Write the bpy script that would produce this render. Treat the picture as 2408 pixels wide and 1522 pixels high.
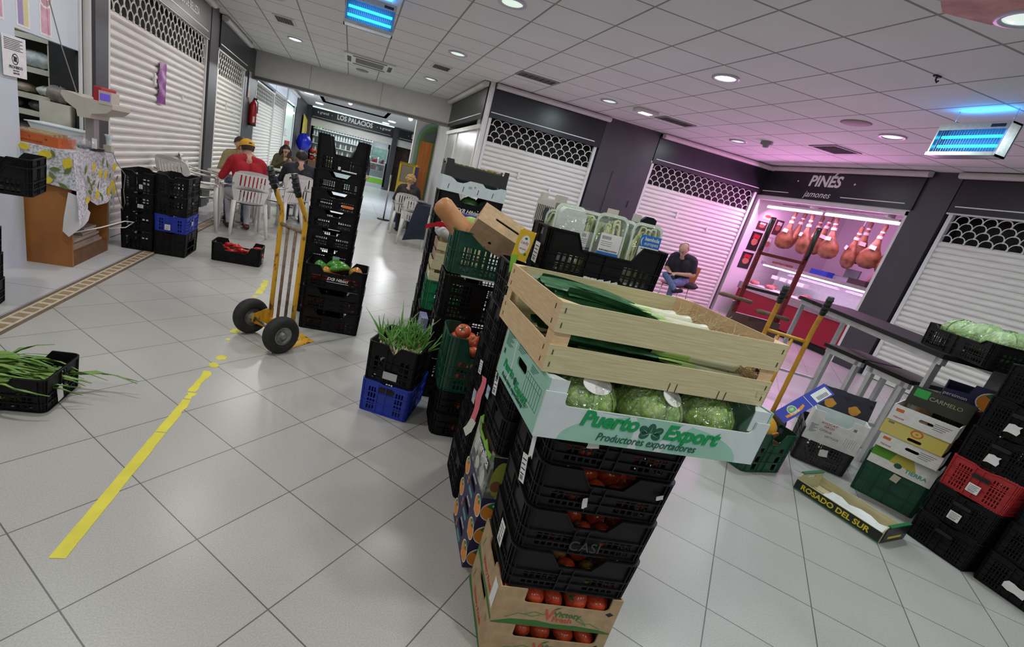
import bpy, bmesh, math, random
from mathutils import Vector, Matrix, Euler
from mathutils.geometry import tessellate_polygon
for o in list(bpy.data.objects): bpy.data.objects.remove(o)
SC = bpy.context.scene
COL = SC.collection
PI = math.pi
rnd = random.Random(7)

# ------------------------------------------------------------------ camera, world, exposure
cam_d = bpy.data.cameras.new('camera')
cam = bpy.data.objects.new('camera', cam_d)
COL.objects.link(cam)
R_RIGHT = Vector((0.95557732, -0.19244169, 0.22324468))
R_DOWN = Vector((0.14557408, -0.35044006, -0.92520265))
R_FWD = Vector((0.25628144, 0.91660131, -0.30685805))
M = Matrix.Identity(4)
for i in range(3):
    M[i][0] = R_RIGHT[i]; M[i][1] = -R_DOWN[i]; M[i][2] = -R_FWD[i]
M[0][3], M[1][3], M[2][3] = 0.0, 0.0, 1.397
cam.matrix_world = M
cam_d.sensor_width = 36.0
cam_d.sensor_fit = 'HORIZONTAL'
cam_d.lens = 1110.8 / 2408.0 * 36.0
cam_d.shift_x = (1204.0 - 1059.2) / 2408.0
cam_d.shift_y = (783.4 - 761.0) / 2408.0
cam_d.clip_start = 0.02
cam_d.clip_end = 120
SC.camera = cam

world = bpy.data.worlds.new('hall_world')
SC.world = world
world.use_nodes = True
bgn = world.node_tree.nodes['Background']
bgn.inputs[0].default_value = (0.86, 0.90, 1.0, 1)
bgn.inputs[1].default_value = 0.45
SC.view_settings.view_transform = 'Standard'
SC.view_settings.look = 'None'
SC.view_settings.exposure = -0.95
SC.view_settings.gamma = 1.0
SC.view_settings.use_curve_mapping = False
try:
    SC.cycles.use_denoising = True
    SC.cycles.max_bounces = 8
    SC.cycles.sample_clamp_indirect = 6.0
except Exception:
    pass

CEIL = 2.983
LAMPS = []          # ceiling downlights: (x, y, watts)
for ix, lx in enumerate((-1.2, 1.2, 3.6, 6.02)):
    for iy, ly in enumerate((-2.3, 0.1, 2.49, 4.87, 7.27, 9.7)):
        if lx > 2 and ly > 8: continue
        LAMPS.append((lx, ly))
BRIGHT = {(3.6, 4.87): 60, (3.6, 2.49): 46, (-1.2, 9.7): 55, (-1.2, 2.49): 40, (1.2, 0.1): 34}
def area_light(name, loc, rot, sx, sy, watts, col=(1, 1, 1), shape='RECTANGLE', spread=PI):
    d = bpy.data.lights.new(name, 'AREA')
    d.shape = shape; d.size = sx
    if shape in ('RECTANGLE', 'ELLIPSE'): d.size_y = sy
    d.energy = watts; d.color = col; d.spread = spread
    o = bpy.data.objects.new(name, d); COL.objects.link(o)
    o.location = loc; o.rotation_euler = rot
    return o
for (lx, ly) in LAMPS:
    area_light('downlight_glow', (lx, ly, CEIL - 0.045), (0, 0, 0), 0.19, 0.19, BRIGHT.get((lx, ly), 24),
               (0.80, 0.97, 1.0) if lx > 3 else (1.0, 0.985, 0.94), 'DISK')

# ------------------------------------------------------------------ node materials
MATS = {}
def mat(name, col, rough=0.5, metal=0.0, noise=0.0, scale=12.0, bump=0.0, col2=None, emit=None, estr=1.0,
        trans=0.0, alpha=1.0, stretch=None, spec=None, coat=0.0, detail=4.0, bscale=None, lo=0.35, hi=0.7):
    if name in MATS: return MATS[name]
    m = bpy.data.materials.new(name); m.use_nodes = True
    nt = m.node_tree; b = nt.nodes['Principled BSDF']
    c = (col[0], col[1], col[2], 1)
    b.inputs['Base Color'].default_value = c
    b.inputs['Roughness'].default_value = rough
    b.inputs['Metallic'].default_value = metal
    if spec is not None: b.inputs['Specular IOR Level'].default_value = spec
    if coat: b.inputs['Coat Weight'].default_value = coat; b.inputs['Coat Roughness'].default_value = 0.15
    if trans: b.inputs['Transmission Weight'].default_value = trans
    if alpha < 1: b.inputs['Alpha'].default_value = alpha
    if emit:
        b.inputs['Emission Color'].default_value = (emit[0], emit[1], emit[2], 1)
        b.inputs['Emission Strength'].default_value = estr
    if noise or bump or col2:
        tc = nt.nodes.new('ShaderNodeTexCoord'); mp = nt.nodes.new('ShaderNodeMapping')
        nt.links.new(tc.outputs['Object'], mp.inputs['Vector'])
        if stretch: mp.inputs['Scale'].default_value = stretch
        n = nt.nodes.new('ShaderNodeTexNoise'); n.inputs['Scale'].default_value = scale; n.inputs['Detail'].default_value = detail
        nt.links.new(mp.outputs[0], n.inputs['Vector'])
        if noise or col2:
            r = nt.nodes.new('ShaderNodeValToRGB')
            r.color_ramp.elements[0].position = lo; r.color_ramp.elements[1].position = hi
            if col2: a, z = c, (col2[0], col2[1], col2[2], 1)
            else:
                a = tuple(max(0, v * (1 - noise)) for v in col) + (1,)
                z = tuple(min(1, v * (1 + noise)) for v in col) + (1,)
            r.color_ramp.elements[0].color = a; r.color_ramp.elements[1].color = z
            nt.links.new(n.outputs['Fac'], r.inputs[0]); nt.links.new(r.outputs[0], b.inputs['Base Color'])
        if bump:
            nb = n
            if bscale:
                nb = nt.nodes.new('ShaderNodeTexNoise'); nb.inputs['Scale'].default_value = bscale; nb.inputs['Detail'].default_value = 3
                nt.links.new(mp.outputs[0], nb.inputs['Vector'])
            bp = nt.nodes.new('ShaderNodeBump'); bp.inputs['Strength'].default_value = bump; bp.inputs['Distance'].default_value = 0.01
            nt.links.new(nb.outputs['Fac'], bp.inputs['Height']); nt.links.new(bp.outputs[0], b.inputs['Normal'])
    MATS[name] = m
    return m

def tile_mat(name, size, origin, rot, c1, c2, grout, mortar, rough, speck=0.0, bump=0.15, rough_noise=0.0):
    m = bpy.data.materials.new(name); m.use_nodes = True; MATS[name] = m
    nt = m.node_tree; b = nt.nodes['Principled BSDF']; L = nt.links.new; N = nt.nodes.new
    tc = N('ShaderNodeTexCoord'); sub = N('ShaderNodeVectorMath'); sub.operation = 'SUBTRACT'
    sub.inputs[1].default_value = (origin[0], origin[1], 0)
    L(tc.outputs['Object'], sub.inputs[0])
    mp = N('ShaderNodeMapping'); mp.inputs['Rotation'].default_value = (0, 0, -rot)
    L(sub.outputs[0], mp.inputs['Vector'])
    br = N('ShaderNodeTexBrick'); br.offset = 0.0; br.squash = 1.0
    br.inputs['Scale'].default_value = 1.0
    br.inputs['Brick Width'].default_value = size; br.inputs['Row Height'].default_value = size
    br.inputs['Mortar Size'].default_value = mortar; br.inputs['Mortar Smooth'].default_value = 0.1
    br.inputs['Color1'].default_value = c1 + (1,); br.inputs['Color2'].default_value = c2 + (1,); br.inputs['Mortar'].default_value = grout + (1,)
    L(mp.outputs[0], br.inputs['Vector'])
    out = br.outputs['Color']
    if speck:
        n = N('ShaderNodeTexNoise'); n.inputs['Scale'].default_value = 190; n.inputs['Detail'].default_value = 3
        L(tc.outputs['Object'], n.inputs['Vector'])
        mr = N('ShaderNodeMapRange'); mr.inputs[1].default_value = 0.3; mr.inputs[2].default_value = 0.7
        mr.inputs[3].default_value = 1 - speck; mr.inputs[4].default_value = 1 + speck
        L(n.outputs['Fac'], mr.inputs[0])
        n2 = N('ShaderNodeTexNoise'); n2.inputs['Scale'].default_value = 1.3; n2.inputs['Detail'].default_value = 5
        L(tc.outputs['Object'], n2.inputs['Vector'])
        mr2 = N('ShaderNodeMapRange'); mr2.inputs[1].default_value = 0.1; mr2.inputs[2].default_value = 0.9
        mr2.inputs[3].default_value = 0.92; mr2.inputs[4].default_value = 1.08
        L(n2.outputs['Fac'], mr2.inputs[0])
        mu = N('ShaderNodeMath'); mu.operation = 'MULTIPLY'; L(mr.outputs[0], mu.inputs[0]); L(mr2.outputs[0], mu.inputs[1])
        vm = N('ShaderNodeVectorMath'); vm.operation = 'SCALE'; L(out, vm.inputs[0]); L(mu.outputs[0], vm.inputs['Scale'])
        out = vm.outputs[0]
        if rough_noise:
            mr3 = N('ShaderNodeMapRange'); mr3.inputs[1].default_value = 0.1; mr3.inputs[2].default_value = 0.9
            mr3.inputs[3].default_value = rough - rough_noise; mr3.inputs[4].default_value = rough + rough_noise
            L(n2.outputs['Fac'], mr3.inputs[0]); L(mr3.outputs[0], b.inputs['Roughness'])
    L(out, b.inputs['Base Color'])
    if not rough_noise: b.inputs['Roughness'].default_value = rough
    bp = N('ShaderNodeBump'); bp.inputs['Strength'].default_value = bump; bp.inputs['Distance'].default_value = 0.002; bp.invert = True
    L(br.outputs['Fac'], bp.inputs['Height']); L(bp.outputs[0], b.inputs['Normal'])
    return m

BLACK = mat('black_crate_plastic', (0.006, 0.006, 0.0065), 0.48, noise=0.35, scale=18, spec=0.24)
GREYC = mat('dusty_black_plastic', (0.034, 0.034, 0.033), 0.55, noise=0.3, scale=14)
GREEN = mat('dark_green_plastic', (0.012, 0.075, 0.045), 0.42, noise=0.25, scale=14)
GREEN2 = mat('bright_green_plastic', (0.008, 0.16, 0.06), 0.4, noise=0.2, scale=14)
BLUE = mat('blue_crate_plastic', (0.02, 0.045, 0.42), 0.42, noise=0.15, scale=14)
REDC = mat('red_crate_plastic', (0.42, 0.025, 0.03), 0.45, noise=0.15, scale=14)
WHITEP = mat('white_monobloc_plastic', (0.78, 0.77, 0.73), 0.38, noise=0.05, scale=8)
PAPER = mat('white_paper', (0.80, 0.80, 0.78), 0.7, noise=0.06, scale=30)
KRAFT = mat('kraft_cardboard', (0.46, 0.32, 0.18), 0.85, noise=0.12, scale=26, bump=0.08)
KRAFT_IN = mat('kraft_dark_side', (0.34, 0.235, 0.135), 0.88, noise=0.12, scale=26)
WHITEC = mat('white_cardboard', (0.62, 0.70, 0.71), 0.62, noise=0.05, scale=20)
MINT = mat('mint_print', (0.31, 0.57, 0.46), 0.6, noise=0.05, scale=16)
POPLAR = mat('poplar_veneer', (0.52, 0.46, 0.255), 0.7, col2=(0.63, 0.57, 0.35), scale=5, stretch=(2, 14, 40), bump=0.12)
POPLAR2 = mat('poplar_veneer_warm', (0.62, 0.42, 0.22), 0.65, col2=(0.72, 0.52, 0.30), scale=6, stretch=(6, 3, 30), bump=0.1)
STAPLE = mat('staple_steel', (0.12, 0.11, 0.1), 0.4, 0.8)
TOMATO = mat('tomato_skin', (0.52, 0.045, 0.018), 0.22, col2=(0.62, 0.10, 0.03), scale=6, coat=0.3)
TOMATO2 = mat('tomato_skin_orange', (0.62, 0.10, 0.035), 0.25, col2=(0.68, 0.16, 0.06), scale=6, coat=0.3)
STEM = mat('green_calyx', (0.05, 0.16, 0.03), 0.6)
STEEL = mat('brushed_steel', (0.55, 0.56, 0.57), 0.32, 1.0, noise=0.1, scale=30)
ALU = mat('aluminium_profile', (0.58, 0.58, 0.58), 0.42, 0.75, noise=0.08, scale=10)
WHITE_ALU = mat('white_lacquered_profile', (0.70, 0.69, 0.67), 0.4, noise=0.05, scale=6)
DARKGREY = mat('anthracite_panel', (0.055, 0.052, 0.060), 0.45, noise=0.1, scale=3)
SIGNBLACK = mat('black_sign_panel', (0.016, 0.016, 0.020), 0.35, noise=0.2, scale=4)
SHUT = mat('cream_shutter_slats', (0.74, 0.725, 0.67), 0.45, noise=0.07, scale=4, stretch=(1, 1, 6))
INK = mat('black_ink', (0.01, 0.01, 0.012), 0.6)
INKG = mat('green_ink', (0.0, 0.30, 0.085), 0.55)
INKDG = mat('dark_green_ink', (0.01, 0.10, 0.06), 0.55)
WHITEINK = mat('white_lettering', (0.82, 0.82, 0.80), 0.5)
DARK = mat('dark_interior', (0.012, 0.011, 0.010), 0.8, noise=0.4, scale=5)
RUBBER = mat('tyre_rubber', (0.018, 0.018, 0.018), 0.75, noise=0.3, scale=40)
YEL_RUST = mat('yellow_paint_with_rust', (0.68, 0.36, 0.02), 0.45, col2=(0.10, 0.045, 0.02), scale=26, detail=6, lo=0.56, hi=0.64, stretch=(1, 1, 0.45))
YEL = mat('yellow_orange_paint', (0.66, 0.33, 0.03), 0.42, noise=0.12, scale=12)
RUST = mat('rusty_steel', (0.15, 0.085, 0.05), 0.7, col2=(0.27, 0.2, 0.15), scale=30)
BLACKTAPE = mat('black_grip', (0.012, 0.012, 0.012), 0.4, noise=0.4, scale=40)
REDPAINT = mat('dark_red_paint', (0.16, 0.012, 0.016), 0.4, noise=0.2, scale=10)
def clear_mat(name, gloss, rough, bump=0.0, bscale=30, tint=(1, 1, 1)):
    m = bpy.data.materials.new(name); m.use_nodes = True; nt = m.node_tree; L = nt.links.new
    for n in list(nt.nodes): nt.nodes.remove(n)
    out = nt.nodes.new('ShaderNodeOutputMaterial'); mx = nt.nodes.new('ShaderNodeMixShader'); tr = nt.nodes.new('ShaderNodeBsdfTransparent'); gl = nt.nodes.new('ShaderNodeBsdfGlossy')
    tr.inputs[0].default_value = tint + (1,); gl.inputs['Roughness'].default_value = rough; mx.inputs[0].default_value = gloss
    L(tr.outputs[0], mx.inputs[1]); L(gl.outputs[0], mx.inputs[2]); L(mx.outputs[0], out.inputs[0])
    if bump:
        tc = nt.nodes.new('ShaderNodeTexCoord'); nz = nt.nodes.new('ShaderNodeTexNoise'); nz.inputs['Scale'].default_value = bscale; nz.inputs['Detail'].default_value = 2; nz.inputs['Distortion'].default_value = 1.5
        bp = nt.nodes.new('ShaderNodeBump'); bp.inputs['Strength'].default_value = bump; bp.inputs['Distance'].default_value = 0.02
        L(tc.outputs['Object'], nz.inputs['Vector']); L(nz.outputs['Fac'], bp.inputs['Height']); L(bp.outputs[0], gl.inputs['Normal'])
    MATS[name] = m; return m
FILM2 = clear_mat('crinkled_film', 0.24, 0.10, 1.0, 4.0)
FILM3 = clear_mat('crinkled_film_fine', 0.13, 0.12, 0.8, 28.0)
GLASS = clear_mat('clear_glass', 0.07, 0.03, tint=(0.95, 0.98, 0.98))

# ------------------------------------------------------------------ mesh helpers
class MB:
    def __init__(s): s.v = []; s.f = []; s.mi = []; s.sm = []
    def add(s, vs, fs, mi=0, T=None, sm=False):
        b = len(s.v)
        for p in vs:
            p = Vector(p)
            s.v.append(tuple(T @ p) if T is not None else tuple(p))
        for f in fs:
            s.f.append([b + i for i in f]); s.mi.append(mi); s.sm.append(sm)
    def bx(s, x0, x1, y0, y1, z0, z1, mi=0, T=None):
        vs = [(x, y, z) for z in (z0, z1) for (x, y) in ((x0, y0), (x1, y0), (x1, y1), (x0, y1))]
        s.add(vs, [(3, 2, 1, 0), (4, 5, 6, 7), (0, 1, 5, 4), (1, 2, 6, 5), (2, 3, 7, 6), (3, 0, 4, 7)], mi, T)
    def tube(s, pts, r, n=8, mi=0, T=None, closed=False, cap=True):
        pts = [Vector(p) for p in pts]; k = len(pts)
        rs = r if isinstance(r, (list, tuple)) else [r] * k
        vs = []; prev = None
        for i, p in enumerate(pts):
            if closed: d = pts[(i + 1) % k] - pts[i - 1]
            else: d = pts[min(i + 1, k - 1)] - pts[max(i - 1, 0)]
            if d.length < 1e-9: d = Vector((0, 0, 1))
            d.normalize()
            if prev is None:
                a = Vector((0, 0, 1)) if abs(d.z) < 0.9 else Vector((1, 0, 0))
                u = d.cross(a).normalized()
            else:
                u = prev - d * prev.dot(d)
                u = u.normalized() if u.length > 1e-6 else d.cross(Vector((0.3, 0.5, 0.8))).normalized()
            prev = u; w = d.cross(u)
            for j in range(n):
                t = 2 * PI * j / n
                vs.append(p + (u * math.cos(t) + w * math.sin(t)) * rs[i])
        fs = []
        for i in range(k if closed else k - 1):
            a = i * n; b = ((i + 1) % k) * n
            for j in range(n): fs.append((a + j, a + (j + 1) % n, b + (j + 1) % n, b + j))
        if cap and not closed:
            fs.append(tuple(range(n - 1, -1, -1))); fs.append(tuple((k - 1) * n + j for j in range(n)))
        s.add(vs, fs, mi, T, True)
    def bar(s, p0, p1, w, h=None, mi=0, T=None, up=(0, 0, 1)):
        h = h or w
        p0 = Vector(p0); p1 = Vector(p1); d = (p1 - p0); L = d.length; d.normalize()
        upv = Vector(up)
        if abs(d.dot(upv)) > 0.95: upv = Vector((0, 1, 0))
        x = d.cross(upv).normalized(); z = x.cross(d)
        R = Matrix((x, d, z)).transposed().to_4x4(); R.translation = p0
        if T is not None: R = T @ R
        s.bx(-w / 2, w / 2, 0, L, -h / 2, h / 2, mi, R)
    def cyl(s, p0, p1, r, n=14, mi=0, r2=None, T=None):
        s.tube([p0, p1], [r, r if r2 is None else r2], n, mi, T)
    def lathe(s, prof, n=16, mi=0, T=None, sm=True, cap=False):
        vs = []; k = len(prof)
        for (r, z) in prof:
            for j in range(n): vs.append((r * math.cos(2 * PI * j / n), r * math.sin(2 * PI * j / n), z))
        fs = []
        for i in range(k - 1):
            for j in range(n): fs.append((i * n + j, i * n + (j + 1) % n, (i + 1) * n + (j + 1) % n, (i + 1) * n + j))
        if cap: fs.append(tuple(range(n - 1, -1, -1))); fs.append(tuple((k - 1) * n + j for j in range(n)))
        s.add(vs, fs, mi, T, sm)
    def ball(s, c, r, n=12, m=8, mi=0, T=None, sc=(1, 1, 1), fn=None):
        vs = []
        for i in range(m + 1):
            th = PI * i / m
            for j in range(n):
                ph = 2 * PI * j / n
                q = Vector((math.sin(th) * math.cos(ph), math.sin(th) * math.sin(ph), math.cos(th)))
                k = fn(th, ph) if fn else 1.0
                vs.append(Vector(c) + Vector((q.x * sc[0], q.y * sc[1], q.z * sc[2])) * r * k)
        fs = []
        for i in range(m):
            for j in range(n): fs.append((i * n + j, (i + 1) * n + j, (i + 1) * n + (j + 1) % n, i * n + (j + 1) % n))
        s.add(vs, fs, mi, T, True)
    def plate(s, poly, t, holes=(), mi=0, T=None):
        # flat outline in XY (with holes), extruded from z=0 to z=t
        loops = [list(poly)] + [list(h) for h in holes]
        flat = [p for l in loops for p in l]
        tris = tessellate_polygon([[Vector((p[0], p[1], 0)) for p in l] for l in loops])
        n = len(flat)
        vs = [(p[0], p[1], 0) for p in flat] + [(p[0], p[1], t) for p in flat]
        fs = []
        for (a, b, c) in tris:
            A, B, Cc = flat[a], flat[b], flat[c]
            ar = (B[0] - A[0]) * (Cc[1] - A[1]) - (B[1] - A[1]) * (Cc[0] - A[0])
            if ar < 0: a, c = c, a
            fs.append((c, b, a)); fs.append((a + n, b + n, c + n))
        o = 0
        for li, l in enumerate(loops):
            k = len(l)
            ar = sum(l[i][0] * l[(i + 1) % k][1] - l[(i + 1) % k][0] * l[i][1] for i in range(k))
            ccw = ar > 0
            if li > 0: ccw = not ccw
            for i in range(k):
                a = o + i; b = o + (i + 1) % k
                fs.append((a, b, b + n, a + n) if ccw else (b, a, a + n, b + n))
            o += k
        s.add(vs, fs, mi, T)
    def strip(s, rows, mi=0, T=None, sm=True, th=0.0):
        # rows: list of lists of points (same length) -> surface; th gives it thickness along z
        k = len(rows); n = len(rows[0]); vs = [p for r in rows for p in r]
        fs = [(i * n + j, i * n + j + 1, (i + 1) * n + j + 1, (i + 1) * n + j) for i in range(k - 1) for j in range(n - 1)]
        s.add(vs, fs, mi, T, sm)
        if th:
            v2 = [Vector(p) + Vector((0, 0, -th)) for p in vs]
            s.add(v2, [tuple(reversed(f)) for f in fs], mi, T, sm)
    def mesh(s, name, mats):
        me = bpy.data.meshes.new(name)
        me.from_pydata(s.v, [], s.f)
        for m in mats: me.materials.append(m)
        for p, mi, sm in zip(me.polygons, s.mi, s.sm): p.material_index = mi; p.use_smooth = sm
        me.update()
        return me
    def build(s, name, mats, parent=None, loc=None, rot=None, bevel=0):
        if not isinstance(mats, (list, tuple)): mats = [mats]
        o = bpy.data.objects.new(name, s.mesh(name, mats)); COL.objects.link(o)
        if parent: o.parent = parent
        if loc: o.location = loc
        if rot: o.rotation_euler = rot
        if bevel:
            bv = o.modifiers.new('bevel', 'BEVEL'); bv.width = bevel; bv.segments = 2; bv.limit_method = 'ANGLE'
        return o

def tag(o, label, cat, group=None, kind=None):
    if label: o['label'] = label
    if cat: o['category'] = cat
    if group: o['group'] = group
    if kind: o['kind'] = kind
    return o
def struct(o): o['kind'] = 'structure'; return o
def thing(name, label, cat, loc=(0, 0, 0), rz=0.0, group=None, rot=None):
    o = bpy.data.objects.new(name, None); COL.objects.link(o)
    o.empty_display_size = 0.1
    o.location = loc
    o.rotation_euler = rot if rot else (0, 0, math.radians(rz))
    return tag(o, label, cat, group)
def dup(root, loc=None, rz=None, label=None, group=None, rot=None):
    def cp(o, par):
        c = o.copy(); COL.objects.link(c)
        if par: c.parent = par
        for ch in list(o.children): cp(ch, c)
        return c
    r = cp(root, None)
    if loc is not None: r.location = loc
    if rz is not None: r.rotation_euler = (0, 0, math.radians(rz))
    if rot is not None: r.rotation_euler = rot
    if label: r['label'] = label
    if group: r['group'] = group
    return r
def TR(loc=(0, 0, 0), rot=(0, 0, 0), sc=1.0):
    return Matrix.Translation(Vector(loc)) @ Euler(rot).to_matrix().to_4x4() @ Matrix.Scale(sc, 4)
def lay(o, x, y, z=0): return (x, y, z)
FACE_F = (PI / 2, 0, 0)          # text reads on a face turned to -Y
FACE_L = (PI / 2, 0, -PI / 2)    # on a face turned to -X
FACE_R = (PI / 2, 0, PI / 2)     # on a face turned to +X
def text(body, size, loc, rot, m, parent=None, name='lettering', bold=0.0, align='CENTER', shear=0.0, sx=1.0, ext=0.0006, spacing=1.0):
    c = bpy.data.curves.new(name, 'FONT'); c.body = body; c.size = size; c.align_x = align; c.align_y = 'CENTER'
    c.extrude = ext; c.offset = bold; c.shear = shear; c.space_character = spacing; c.resolution_u = 3
    c.materials.append(m)
    o = bpy.data.objects.new(name, c); COL.objects.link(o)
    o.location = loc; o.rotation_euler = rot; o.scale = (sx, 1, 1)
    if parent: o.parent = parent
    return o
def ngon(cx, cy, rx, ry, n=20, a0=0.0, a1=2 * PI):
    full = abs(a1 - a0 - 2 * PI) < 1e-6
    return [(cx + rx * math.cos(a0 + (a1 - a0) * i / (n if full else n - 1)), cy + ry * math.sin(a0 + (a1 - a0) * i / (n if full else n - 1))) for i in range(n)]
def oval_hole(cx, cy, w, h, n=6):
    r = h / 2; p = []
    for i in range(n + 1): a = -PI / 2 + PI * i / n; p.append((cx + w / 2 - r + r * math.cos(a), cy + r * math.sin(a)))
    for i in range(n + 1): a = PI / 2 + PI * i / n; p.append((cx - w / 2 + r + r * math.cos(a), cy + r * math.sin(a)))
    return p
WALLX = Matrix.Rotation(PI / 2, 4, 'X')     # XY outline -> XZ wall, thickness towards -Y
def wallT(x, y, z, ang):                    # outline drawn in (along, up); faces away from +normal
    return Matrix.Translation((x, y, z)) @ Matrix.Rotation(ang, 4, 'Z') @ WALLX
# ================================================================== the setting
FLOOR = tile_mat('grey_floor_tiles', 0.4, (-0.6067, 1.7395), PI / 4, (0.44, 0.43, 0.405), (0.465, 0.455, 0.43), (0.13, 0.125, 0.115), 0.0024, 0.30, speck=0.13, rough_noise=0.06)
STALLF = tile_mat('pale_stall_tiles', 0.6, (-1.9, 2.0), 0, (0.56, 0.56, 0.57), (0.585, 0.585, 0.595), (0.2, 0.2, 0.2), 0.003, 0.35, speck=0.05)
BEYONDF = tile_mat('polished_corridor_tiles', 0.6, (0.3, 12.4), 0, (0.60, 0.63, 0.67), (0.62, 0.65, 0.69), (0.3, 0.3, 0.3), 0.003, 0.22, speck=0.04)
CEILM = tile_mat('mineral_ceiling_tiles', 0.6047, (1.5029, 4.5803), 0, (0.70, 0.70, 0.685), (0.715, 0.715, 0.70), (0.26, 0.255, 0.245), 0.010, 0.85, speck=0.05, bump=0.5)
PLASTER = mat('off_white_plaster', (0.66, 0.65, 0.63), 0.8, noise=0.04, scale=6)
b = MB(); b.bx(-1.89, 14, -4, 11.9, -0.05, 0); struct(b.build('floor', FLOOR))
b = MB(); b.bx(-7, -1.89, -4, 12.2, -0.05, 0.0); struct(b.build('floor', STALLF))
b = MB(); b.bx(-4, 14, 11.9, 28, -0.05, 0); struct(b.build('floor', BEYONDF))
b = MB(); b.bx(-7, 14, -4, 12.1, CEIL, CEIL + 0.05); struct(b.build('ceiling', CEILM))
b = MB()
b.bx(-4, 14, 12.1, 16.5, 3.05, 3.1); b.bx(-4, -1.3, 16.5, 22, 3.05, 3.1); b.bx(1.1, 14, 16.5, 22, 3.05, 3.1); b.bx(-4, 14, 22, 28, 3.05, 3.1)
b.bx(-1.4, 1.2, 16.4, 22.1, 3.5, 3.55); b.bx(-1.4, -1.3, 16.5, 22, 3.05, 3.5); b.bx(1.1, 1.2, 16.5, 22, 3.05, 3.5); b.bx(-1.4, 1.2, 16.45, 16.5, 3.05, 3.5); b.bx(-1.4, 1.2, 22, 22.05, 3.05, 3.5)
struct(b.build('ceiling', PLASTER))
# walls behind the stalls
b = MB(); b.bx(-2.62, -2.42, 5.25, 28, 0, 3.1); struct(b.build('wall_left', DARK))
b = MB(); b.bx(2.13, 8.0, 8.62, 8.75, 0, CEIL); b.bx(2.2, 2.3, 8.7, 11.6, 0, CEIL); struct(b.build('wall_back', DARK))
b = MB(); b.bx(8.22, 8.35, -4, 5.3, 0, CEIL); struct(b.build('wall_right', DARK))
b = MB(); b.bx(-4, 14, 27.8, 28, 0, 3.1); struct(b.build('wall_corridor_end', DARKGREY))
b = MB(); b.bx(2.06, 2.26, 11.5, 13.3, 0, 3.1); b.bx(1.50, 2.8, 13.2, 13.4, 0, 3.1); struct(b.build('wall_corridor_right', PLASTER))
# pillars
def pillar(x0, x1, y0, y1, z1=CEIL, m=DARKGREY, seams=()):
    b = MB(); b.bx(x0, x1, y0, y1, 0, z1)
    struct(b.build('pillar', m))
pillar(-2.45, -2.27, 5.26, 5.5); pillar(-2.45, -2.25, 8.7, 9.06); pillar(-2.45, -2.30, 9.1, 9.36); pillar(-2.45, -2.3, 11.55, 12.75)
pillar(4.22, 5.32, 8.38, 8.7); pillar(7.92, 8.3, 5.22, 5.66); pillar(-2.45, -2.27, 21.1, 25.45, 3.05)
pillar(1.86, 2.12, 25.45, 26.0, 3.05); pillar(-2.5, -2.05, 25.45, 26, 3.05)
b = MB()
for (x0, z0, z1) in ((4.62, 1.25, 2.15),):
    b.bx(x0, x0 + 0.55, 8.368, 8.38, z0, z1); b.bx(x0 + 0.49, x0 + 0.51, 8.35, 8.368, 1.6, 1.72)
struct(b.build('trim_1', DARKGREY))
# beam across the corridor mouth, slightly skew, with its dark roller track
bt = Matrix.Translation((-2.43, 12.5, 0)) @ Matrix.Rotation(math.atan2(-0.93, 4.46), 4, 'Z')
b = MB(); b.bx(0, 4.56, -0.02, 0.28, 2.5, 3.1, 0, bt); struct(b.build('beam', PLASTER))
b = MB(); b.bx(0, 4.56, 0.0, 0.26, 2.44, 2.5, 0, bt); b.bx(0, 4.56, -0.03, 0.02, 2.47, 2.5, 0, bt)
for xx in (1.35, 2.95): b.bx(xx, xx + 0.008, -0.0215, -0.02, 2.5, 2.98, 0, bt)
struct(b.build('trim_2', mat('grey_track', (0.20, 0.19, 0.185), 0.5, 0.4)))
# mosaic border set into the floor along the left stalls
CREAM = mat('cream_mosaic', (0.62, 0.53, 0.38), 0.45, noise=0.06, scale=20)
BROWN = mat('brown_mosaic', (0.17, 0.125, 0.09), 0.45, noise=0.15, scale=20)
TAN = mat('tan_mosaic', (0.33, 0.24, 0.15), 0.45, noise=0.12, scale=20)
b = MB()
b.bx(-1.89, -1.742, -3, 11.9, -0.01, 0.0015, 0)
b.bx(-1.863, -1.769, -3, 11.9, 0.0015, 0.0022, 1)
for i in range(0, 149):
    y = -3 + i * 0.1
    b.bx(-1.848, -1.784, y + 0.016, y + 0.084, 0.0022, 0.0027, 2)
struct(b.build('trim_3', [BROWN, CREAM, TAN]))
# worn yellow tape
YT = mat('yellow_floor_tape', (0.78, 0.70, 0.06), 0.55, noise=0.08, scale=9)
rr = random.Random(3)
def tape(b, lb, g=None): tag(b.build('floor_tape', YT, loc=(0, 0, 0.0005)), lb, 'tape', g)
def ragged(y0, y1, xa, xb, w, rag, lb, g=None):
    b = MB()
    n = max(3, int((y1 - y0) / 0.035)); Lp = []; Rp = []
    for i in range(n + 1):
        t = i / n; y = y0 + (y1 - y0) * t; x = xa + (xb - xa) * t; e = rag * (0.3 + t)
        Lp.append((x - w / 2 + rr.uniform(-e, e), y)); Rp.append((x + w / 2 + rr.uniform(-e, e), y))
    b.plate(Rp + Lp[::-1], 0.0008); tape(b, lb, g)
ragged(1.36, 2.10, -0.703, -0.655, 0.047, 0.0015, 'long clean run of yellow tape nearest the camera on the grey floor')
ragged(2.105, 2.42, -0.655, -0.637, 0.045, 0.006, 'second run of yellow tape, with frayed edges, on the grey floor')
ragged(2.43, 2.50, -0.636, -0.634, 0.034, 0.008, 'short torn scrap between the frayed runs of yellow tape')
ragged(2.51, 2.78, -0.640, -0.625, 0.042, 0.008, 'ragged far end of the yellow tape line')
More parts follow.
